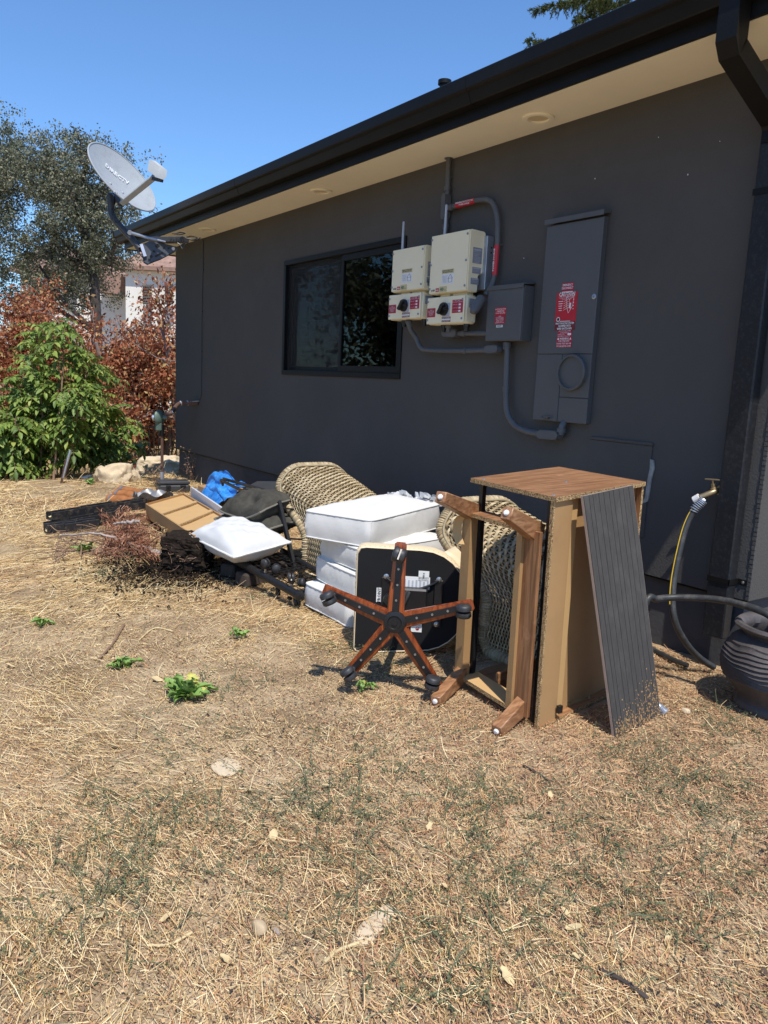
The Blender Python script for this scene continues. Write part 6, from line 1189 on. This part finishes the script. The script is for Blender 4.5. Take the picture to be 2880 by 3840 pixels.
# ================================================================ NEIGHBOUR HOUSE
def plane_house():
    d0 = 34.; t = thing('neighbour_house', 'white stucco house with tiled roof behind the trees', 'house', DP(460, 1500, d0)*np.array([1, 1, 0])+np.array([0, 0, -3.]))
    rx = unit(RC[:, 0]*np.array([1, 1, 0])); fw2 = unit(RC[:, 2]*np.array([1, 1, 0]))
    def blk(name, pl, pr_, pt, dd, dep, m='neighbour_stucco', par=None):
        a = DP(pl, pt, dd); b = DP(pr_, pt, dd); zt = (a[2]+b[2])/2; a = np.array([a[0], a[1], -3.]); b = np.array([b[0], b[1], -3.]); q = fw2*dep; up = np.array([0, 0, zt+3.])
        MB().hexa([a, b, b+q, a+q, a+up, b+up, b+q+up, a+q+up]).build(name, m, t); return a, b, zt
    def hip(a, b, zt, dep, h, ov=.35):
        e = unit(b-a); f2 = fw2; A_, B_ = a-e*ov-f2*ov, b+e*ov-f2*ov; C_, D_ = b+e*ov+f2*(dep+ov), a-e*ov+f2*(dep+ov); z = np.array([0, 0, zt+3.005]); w_ = np.linalg.norm(B_-A_); rd = min(w_, dep+2*ov)*.5
        if w_ > dep+2*ov: r0, r1 = (A_+D_)/2+e*rd, (B_+C_)/2-e*rd
        else: r0, r1 = (A_+B_)/2+f2*rd, (C_+D_)/2-f2*rd
        hh = np.array([0, 0, h]); top = [A_+z, B_+z, C_+z, D_+z, r0+z+hh, r1+z+hh, A_+z-np.array([0, 0, .16]), B_+z-np.array([0, 0, .16]), C_+z-np.array([0, 0, .16]), D_+z-np.array([0, 0, .16])]
        fs = [(0, 1, 5, 4), (1, 2, 5), (2, 3, 4, 5), (3, 0, 4)] if w_ > dep+2*ov else [(0, 1, 4), (1, 2, 5, 4), (2, 3, 5), (3, 0, 4, 5)]
        ro = MB().add(top, fs+[(0, 6, 7, 1), (1, 7, 8, 2), (2, 8, 9, 3), (3, 9, 6, 0), (6, 9, 8, 7)]).build('roof', 'neighbour_tile', t)
        # barrel tiles along the front eave slope
        if w_ > dep+2*ov:
            n_ = int(w_/.28); m_ = MB()
            for k in range(n_):
                s_ = (k+.5)/n_; p = A_+z+(B_-A_)*s_; q = r0+z+hh+(r1-r0)*np.clip((s_*w_-rd)/(w_-2*rd), 0, 1); m_.tube([p+np.array([0, 0, .02]), q+np.array([0, 0, .02])], .085, 6)
            o = m_.build('roof_tiles', 'neighbour_tile', ro); o['kind'] = 'stuff'
    r1 = blk('wall', 470, 760, 1005, 33., 9.); hip(*r1, 9., 1.6)
    r2 = blk('wall', 270, 470, 1030, 35., 8.); hip(*r2, 8., 1.2)
    r3 = blk('wall', 75, 235, 1012, 34., 8.); hip(*r3, 8., 1.3)
    def wnd(x0, y0, x1, y1, dd, shut=False):
        c4 = [DP(x0, y1, dd), DP(x1, y1, dd), DP(x1, y0, dd), DP(x0, y0, dd)]; dn_ = -fw2*.05
        wv = MB().add([*c4, *[p-fw2*.06 for p in c4]], [(0, 1, 2, 3), (7, 6, 5, 4)]+[(k, (k+1) % 4, 4+(k+1) % 4, 4+k) for k in range(4)]).build('window', 'shutter', t)
        ce = sum(c4)/4; q4 = [ce+(p-ce)*.82-fw2*.075 for p in c4]; MB().add([*q4, *[p+fw2*.01 for p in q4]], [(0, 1, 2, 3), (7, 6, 5, 4)]+[(k, (k+1) % 4, 4+(k+1) % 4, 4+k) for k in range(4)]).build('pane', 'neighbour_window', wv)
        MB().bar(c4[0]-fw2*.06-np.array([0, 0, .05]), c4[1]-fw2*.06-np.array([0, 0, .05]), .14, .08).build('sill', 'neighbour_stucco', wv)
        if shut:
            for k in range(7): p = c4[0]+(c4[3]-c4[0])*(k+.5)/7; q = c4[1]+(c4[2]-c4[1])*(k+.5)/7; MB().bar(p-fw2*.1, q-fw2*.1, .05, .06).build('slat', 'shutter', wv)
    wnd(537, 1068, 570, 1142, 32.98, True); wnd(448, 1062, 466, 1105, 34.98); wnd(178, 1060, 200, 1115, 33.98); wnd(620, 1068, 650, 1142, 32.98, True)
    MB().bar(DP(370, 1060, 34.5), DP(470, 1075, 34.5), 1.2, .8).build('porch_roof', 'neighbour_tile', t)
plane_house()
# ================================================================ CONIFER behind the roof, top right
def conifer():
    b = DP(2330, 2400, 13.5)*np.array([1, 1, 0]); t = thing('conifer_tree', 'conifer with drooping sprays showing above the roof at top right', 'tree', b); rng = np.random.default_rng(3); mb = MB(); top = np.array([b[0], b[1], 10.5]); mb.tube([b, (b+top)/2, top], [.22, .15, .03], 8); C = []; D = []
    boughs = [((2420, -80), (2250, -20), (2020, 35)), ((2450, -30), (2300, 20), (2170, 75)), ((2480, 30), (2330, 70), (2240, 110)), ((2500, 120), (2200, 160), (1985, 150)), ((2400, -300), (2250, -180), (2080, -120)), ((2300, -500), (2500, -400), (2700, -350)), ((2350, -40), (2420, 0), (2480, 10)), ((2400, -120), (2300, -40), (2110, 15)), ((2360, -60), (2280, -5), (2210, 20)), ((2450, -10), (2390, 30), (2330, 50))]
    for pts in boughs:
        P = cr([DP(*q, 13.2+rng.normal(0, .3)) for q in pts], 8); mb.tube(P, [.03-.025*k/len(P) for k in range(len(P))], 5)
        for k in range(5, len(P)):
            for j in range(9):
                d = unit(rng.normal(0, 1, 3)*np.array([1, 1, .6])+unit(P[-1]-P[0])*.8+np.array([0, 0, -.15])); L = rng.uniform(.10, .30)*(1.1-.5*k/len(P)); n_ = 46; s_ = rng.uniform(0, 1, n_); C.append(P[k]+d*(s_*L)[:, None]+rng.normal(0, .006, (n_, 3))+np.array([0, 0, -.12])*(s_[:, None]**2)*L*2); D.append(d+rng.normal(0, .55, (n_, 3)))
    C = np.concatenate(C); D = np.concatenate(D); D /= np.linalg.norm(D, axis=1)[:, None]; mb.build('trunk', 'bark', t, True); Vt, F = blades(C, D, RNG.uniform(.03, .06, len(C)), RNG.uniform(.006, .010, len(C)), .1); npmesh('foliage', Vt, F, 'conifer_leaf', t)
conifer()
# trees on the open side of the yard, seen mirrored in the window
for k, (x, y, h, lab_) in enumerate(((-5.5, 9.5, 2.6, 'dark tree mirrored in the window, nearest'), (-8.5, 14.5, 3.2, 'dark tree mirrored in the window, middle'), (-6.0, 18.5, 3., 'dark tree mirrored in the window, farthest'), (-9.5, 9.0, 3., 'dark tree mirrored in the right window pane'))):
    rng = np.random.default_rng(90+k); ex2 = np.array([x, y, h*1.2])+rng.normal(0, 1, (110, 3))*np.array([1.5, 1.5, 1.6]); tree('yard_tree', lab_, np.array([x, y, 0.]), (.05, 0, 1), h*.75, .16, 3, 90+k, 'oak_leaf', 24000, .22, .42, 'bark', .6, .25, 'trees mirrored in the window', extra=ex2[ex2[:, 2] > .4])
rng = np.random.default_rng(99); ex2 = np.array([9.3, (by0+by1)/2+1.3, 1.2])+rng.normal(0, 1, (90, 3))*np.array([.3, 1.0, .7]); tree('hedge', 'sunlit green hedge seen through the house window', np.array([9.3, (by0+by1)/2+1.2, 0.]), (0, 0, 1), .6, .04, 2, 99, 'walnut_leaf', 9000, .08, .12, 'twig', .8, .2, extra=ex2[ex2[:, 2] > .05], cat='hedge')
# ================================================================ GROUND COVER
BLK = [((2.15, 1.93), (2.8, 2.55)), ((2.15, 3.28), (2.8, 3.8)), ((1.72, 4.7), (2.0, 5.0))]
def clear(P):
    k = P[:, 0] < 3.47
    k |= P[:, 1] < 1.85
    for (a, b) in BLK: k &= ~((P[:, 0] > a[0]) & (P[:, 0] < b[0]) & (P[:, 1] > a[1]) & (P[:, 1] < b[1]))
    k &= RNG.random(len(P)) > .75*np.exp(-((P[:, 0]-1.72)**2+(P[:, 1]-4.75)**2)/.07)
    k &= np.hypot(P[:, 0]-3.2, P[:, 1]-1.56) > .16
    return k
def vnoise(x, y, s, seed):
    """smooth patch noise"""
    r = np.random.default_rng(seed); out = np.zeros_like(x)
    for k in range(7): a = r.uniform(0, 2*math.pi); f = s*r.uniform(.6, 2.2); out += np.sin((x*math.cos(a)+y*math.sin(a))*f+r.uniform(0, 6.3))
    return out/3.
def straw_field(name, n, x0, x1, y0, y1, lmin, lmax, wmin, wmax, lab_, keep=.75, m='straw', bias=None, pw=2.2, ramp=None):
    P = np.c_[RNG.uniform(x0, x1, n), RNG.uniform(y0, y1, n), np.zeros(n)]; q = vnoise(P[:, 0], P[:, 1], 2.2, 3)+vnoise(P[:, 0], P[:, 1], 7., 4)*.5
    if bias is not None: q = q*.6+bias(P[:, 0], P[:, 1])
    P = P[(RNG.random(n) < np.clip(keep-.05+.62*q, .06, 1)*(1 if ramp is None else ramp(P[:, 1]))) & clear(P)]; n = len(P)
    ang = math.radians(35)+1.0*vnoise(P[:, 0], P[:, 1], 1.1, 6)+RNG.normal(0, .5, n); loose = RNG.random(n) < np.clip(.2+.15*P[:, 0], .2, .6); ang = np.where(loose, RNG.uniform(0, 2*math.pi, n), ang)
    el = RNG.normal(.03, .08, n); el = np.where(RNG.random(n) < .03, RNG.uniform(.2, .8, n), el); D = np.c_[np.cos(ang)*np.cos(el), np.sin(ang)*np.cos(el), np.sin(el)]
    L = lmin+(lmax-lmin)*RNG.random(n)**pw; P[:, 2] = gh(P[:, 0], P[:, 1])+RNG.uniform(.001, .013, n)
    Vt, F = blades(P, D, L, RNG.uniform(wmin, wmax, n), .10); g_ = gh(Vt[:, 0], Vt[:, 1])+.0015; Vt[:, 2] = np.maximum(Vt[:, 2], g_); o = npmesh(name, Vt, F, m); tag(o, lab_, 'straw', kind='stuff')
RB = lambda x, y: np.clip((x-1.0)*.9-(y-1.5)*.45, -1, 1.2)
straw_field('dry_straw', 260000, -.2, 3.44, .55, 4.6, .006, .095, .0008, .0019, 'loose dry straw covering the near ground', .72, bias=lambda x, y: -.9*RB(x, y)-.2, pw=3., ramp=lambda y: 1-smooth01(2.6, 4.6, y))
straw_field('reddish_straw', 135000, -.2, 3.44, .55, 4.6, .006, .07, .0010, .0026, 'short reddish dry stems on the near right ground', .5, 'straw_red', lambda x, y: RB(x, y)*1.1, 2.5, lambda y: 1-smooth01(2.6, 4.6, y))
straw_field('dry_straw', 135000, .0, 3.44, 2.5, 7., .016, .17, .0011, .0026, 'loose dry straw covering the middle ground', ramp=lambda y: smooth01(2.4, 4.4, y))
straw_field('dry_straw', 45000, .0, 4.6, 7., 11.5, .05, .28, .0025, .005, 'loose dry straw covering the far ground by the shrub')
straw_field('dry_straw', 30000, -3., -.2, -.5, 7., .02, .2, .0016, .0034, 'loose dry straw on the open side of the yard')
straw_field('dry_straw', 12000, 3.3, 5.2, -.6, 1.85, .02, .18, .0014, .003, 'loose dry straw round the near house corner')
# leaf and bark litter
def litter(name, n, x0, x1, y0, y1, lo, hi, lab_, bias, m='litter', lift=0.):
    P = np.c_[RNG.uniform(x0, x1, n), RNG.uniform(y0, y1, n), np.zeros(n)]; q = vnoise(P[:, 0], P[:, 1], 2.5, 13)+bias(P[:, 0], P[:, 1]); P = P[(RNG.random(n) < np.clip(.55+.35*q, .08, 1)) & clear(P)]; P[:, 2] = gh(P[:, 0], P[:, 1])+RNG.uniform(.001, .012, len(P))+lift; Vt, F = chips(P, lo, hi, .3); o = npmesh(name, Vt, F, m); tag(o, lab_, 'litter', kind='stuff')
litter('leaf_litter', 150000, -.2, 3.44, .55, 3.6, .0015, .006, 'small chips and crumbs of bark on the near ground', lambda x, y: (x-1.2)*.5-(y-1.6)*.25)
litter('leaf_litter', 44000, .4, 3.44, 3.2, 9., .003, .009, 'small chips and crumbs of bark on the far ground', lambda x, y: x*0)
litter('wood_chips', 3000, .3, 3.44, .6, 2.8, .003, .010, 'dark wood chips scattered on the near right ground', lambda x, y: (x-1.3)*1.2-(y-1.5)*.5, 'charcoal', .006)
# creeping grey-green sprigs
def sprigs(name, spots, lab_):
    m_ = MB(); LV = []; rng = np.random.default_rng(51)
    for (px, py, n_, sp_, L) in spots:
        c = GZ(px, py); n_ = int(n_*1.15); sp_ *= 1.3; L *= 1.35
        for k in range(n_):
            p = c+np.array([rng.normal(0, sp_), rng.normal(0, sp_*1.2), 0]); p[2] = float(gh(p[0], p[1]))+.004; a = rng.uniform(0, 2*math.pi); el = rng.uniform(.05, .6); d = np.array([math.cos(a)*math.cos(el), math.sin(a)*math.cos(el), math.sin(el)]); l = L*rng.uniform(.5, 1.3); pts = [p, p+d*l*.5+rng.normal(0, .006, 3), p+d*l+rng.normal(0, .01, 3)]; m_.tube(pts, [.0014, .0012, .0008], 4, caps=False)
            for j in range(9): s_ = rng.uniform(.1, 1); LV.append(p+d*l*s_+rng.normal(0, .004, 3))
    t = thing(name, lab_, 'weeds', GZ(*spots[0][:2])); o = m_.build('stems', 'weed_stem', t); Vt, F = leafquads(np.array(LV), .0105, .4); o2 = npmesh('leaves', Vt, F, 'sprig', t); t['kind'] = 'stuff'; o['kind'] = 'stuff'; o2['kind'] = 'stuff'
mat('weed_stem', (.12, .135, .07), .8, .3, 20)
sprigs('creeping_weed', [(1230, 3000, 70, .10, .10), (560, 3130, 90, .13, .09), (420, 3260, 50, .07, .08), (1830, 3060, 45, .06, .09), (900, 3080, 45, .12, .08), (2550, 2900, 70, .10, .09), (2560, 3000, 40, .08, .09), (1960, 3300, 60, .12, .09), (2300, 3250, 60, .14, .09), (2500, 3380, 40, .10, .08), (1500, 3420, 40, .10, .09), (1850, 3450, 40, .08, .09), (1480, 2870, 30, .10, .08), (700, 2750, 20, .10, .07), (820, 2560, 25, .07, .08), (2750, 3200, 45, .12, .09), (1650, 3150, 30, .15, .08), (1700, 3770, 30, .05, .06), (250, 3450, 30, .10, .08), (1420, 2480, 26, .07, .10), (1290, 2440, 18, .05, .12), (2560, 2300, 26, .06, .10), (2640, 2420, 18, .05, .12), (2760, 2740, 30, .08, .09), (960, 2230, 14, .05, .09), (370, 2160, 20, .06, .06)], 'thin grey-green creeping weeds straggling through the straw')
# leafy weeds
def lobed_leaf(m, par, base, d, L, W_, seed, droop):
    rng = np.random.default_rng(seed); sd = unit(np.cross(d, (0, 0, 1))); nn = np.cross(sd, d); vs = []; n_ = 9
    for k in range(n_):
        s_ = k/(n_-1); w_ = W_*math.sin(min(1, s_*1.08)*math.pi)**.8*(.55+.45*s_)*(1+.28*(-1)**k) + .002; c = base+d*L*s_+np.array([0, 0, -droop*s_*s_+.03*s_]); c[2] = max(c[2], .006)
        vs += [c+sd*w_+nn*(.012+rng.normal(0, .004)), c+rng.normal(0, .002, 3), c-sd*w_+nn*(.012+rng.normal(0, .004))]
    MB().add(vs, [(3*k+j, 3*k+j+1, 3*k+j+4, 3*k+j+3) for k in range(n_-1) for j in range(2)]).build('leaf', m, par, True, 80)
def leafy(lab_, px, py, n_, L, seed, yellow=3):
    c = GZ(px, py); c[2] = .0; t = thing('leafy_weed', lab_, 'weed', c, 'green rosette weeds'); rng = np.random.default_rng(seed)
    for k in range(n_):
        a = 2*math.pi*k/n_+rng.normal(0, .25); el = rng.uniform(.1, 1.15); d = np.array([math.cos(a)*math.cos(el), math.sin(a)*math.cos(el), math.sin(el)]); ll = L*rng.uniform(.6, 1.2); lobed_leaf('weed_leaf_yellow' if k < yellow else 'weed_leaf', t, c+np.array([rng.normal(0, .02), rng.normal(0, .02), .01]), d, ll, ll*.24, seed*50+k, .05)
leafy('bright green rosette weed with yellowing leaves left of the office chair', 700, 2620, 38, .105, 1, 7)
leafy('small dark green weed up-left of the big rosette', 470, 2510, 12, .07, 2, 0)
leafy('small green weed near the left edge of the straw', 160, 2352, 10, .06, 3, 0)
leafy('small green weed left of the cushion stack', 890, 2390, 10, .05, 4, 0)
leafy('blue-green weed by the root ball', 320, 2075, 16, .11, 5, 0)
leafy('small green weed behind the logs near the fence', 340, 1822, 9, .10, 6, 0)
leafy('small green weed at the foot of the office chair base', 1370, 2585, 10, .05, 7, 1)
# single pieces on the ground
def pebble(name, lab_, px, py, sx, sy, sz, m, seed, cat, rz_=0.):
    bm = bmesh.new(); bmesh.ops.create_icosphere(bm, subdivisions=3, radius=1)
    for v in bm.verts: f = 1+.22*NZ.noise(v.co*1.1+Vector((seed*2.3, 0, 0))); v.co = Vector((v.co.x*sx*f, v.co.y*sy*f, v.co.z*sz*f))
    me = bpy.data.meshes.new(name); bm.to_mesh(me); bm.free(); p = GZ(px, py); o = link(name, me, m, None, True, 80); o.location = (p[0], p[1], float(gh(p[0], p[1]))+sz*.6); o.rotation_euler = (0, 0, rz_); tag(o, lab_, cat)
pebble('pebble', 'smooth tan oval pebble in the near straw', 972, 3492, .017, .022, .020, 'stone', 1, 'stone'); pebble('flat_stone', 'flat grey stone half buried in the lower centre', 1400, 3470, .085, .03, .006, 'boulder', 2, 'stone', .4); pebble('flat_stone', 'flat pale stone half buried left of centre', 850, 2870, .05, .065, .007, 'boulder', 3, 'stone', -.4); pebble('pebble', 'pale pebble beside the grooved board', 2570, 2680, .015, .02, .012, 'boulder', 4, 'stone')
def stick(name, lab_, pts, r, m, cat='stick'):
    P = [GZ(*q[:2]) for q in pts]; P = [np.array([p[0], p[1], float(gh(p[0], p[1]))+r*1.1+.004]) for p in P]; mb = MB(); path = cr(P, 6); mb.tube(path, [r*(1+.18*math.sin(k*1.9)) for k in range(len(path))], 7); base_mesh(mb, name, m, lab_, cat, smooth=True)
stick('stick', 'dark bark stick at the lower right', [(2240, 3650), (2330, 3690), (2430, 3760)], .0055, 'bark'); stick('stick', 'red-brown thin twig in the lower right straw', [(2040, 3430), (2150, 3445), (2280, 3470)], .0022, 'rust_pipe'); stick('stick', 'pale curved wood sliver in the lower centre', [(1215, 3630), (1270, 3580), (1345, 3550)], .0045, 'dry_leaf'); stick('stick', 'orange-brown dry stem in the left straw', [(370, 2490), (420, 2420), (465, 2350)], .006, 'dry_root'); stick('stick', 'pale dry stem lying across the left straw', [(520, 2400), (580, 2360), (650, 2370)], .004, 'dry_leaf'); stick('stick', 'grey driftwood sliver right of the round pebble', [(1030, 3490), (1045, 3510)], .004, 'grey_branch'); stick('stick', 'striped dry reed at the lower left', [(555, 3550), (640, 3545), (720, 3500)], .0035, 'dry_leaf'); stick('stick', 'brown twig beside the flat pale stone', [(1960, 2890), (2010, 2920), (2060, 2960)], .004, 'bark')
def fallen(lab_, px, py, L, seed, m='dry_leaf'):
    p = GZ(px, py); p[2] = float(gh(p[0], p[1]))+.010; rng = np.random.default_rng(seed); a = rng.uniform(0, 6.3); d = np.array([math.cos(a), math.sin(a), .05]); sd = np.array([-d[1], d[0], rng.normal(0, .15)]); vs = []; n_ = 7
    for k in range(n_): s_ = k/(n_-1); w_ = L*.26*math.sin(s_*math.pi)**.7*rng.uniform(.6, 1.25)+.001; c = p+d*L*(s_-.5)+np.array([0, 0, .008*math.cos(s_*3)]); vs += [c+sd*w_+np.array([0, 0, .005]), c, c-sd*w_+np.array([0, 0, .006])]
    mb = MB().add(vs, [(3*k+j, 3*k+j+1, 3*k+j+4, 3*k+j+3) for k in range(n_-1) for j in range(2)]); base_mesh(mb, 'fallen_leaf', m, lab_, 'leaf', group='pale fallen leaves', smooth=True, ang=80)
for k, (px, py, L, wh) in enumerate(((1025, 3140, .045, 'below the dense green sprigs'), (1232, 2960, .05, 'among the centre sprigs'), (2150, 3490, .04, 'right of the red twig'), (2120, 3430, .03, 'above the red twig'), (2505, 3530, .035, 'at the lower right'), (2165, 3610, .03, 'above the dark stick'), (1675, 3330, .03, 'in the lower middle'), (370, 3440, .04, 'at the lower left'), (430, 2805, .04, 'at left below the rosette weed'), (930, 2965, .04, 'left of the centre sprigs'), (1900, 3690, .05, 'at the bottom edge'), (620, 3450, .03, 'left of the round pebble'), (1610, 3120, .03, 'below the cabinet leg'), (2060, 3020, .025, 'below the grooved board'), (2740, 2960, .03, 'at the right edge'), (40, 2525, .04, 'at the far left edge'), (590, 2565, .05, 'beside the rosette weed'), (850, 3620, .035, 'near the bottom'), (1490, 3700, .03, 'at the bottom middle'))): fallen('pale dry fallen leaf '+wh, px, py, L, 200+k)
# wild dry grass beyond the fence
n_ = 26000; P = np.c_[RNG.uniform(-3, 14, n_), RNG.uniform(11.5, 22, n_), np.zeros(n_)]; P[:, 2] = gh(P[:, 0], P[:, 1]); D = np.c_[RNG.normal(0, .4, n_), RNG.normal(0, .4, n_), np.ones(n_)]; D /= np.linalg.norm(D, axis=1)[:, None]; Vt, F = blades(P, D, RNG.uniform(.1, .4, n_), RNG.uniform(.006, .014, n_), .2); o = npmesh('wild_grass', Vt, F, 'dry_grass'); tag(o, 'tall dry grass growing beyond the iron fence', 'grass', kind='stuff')
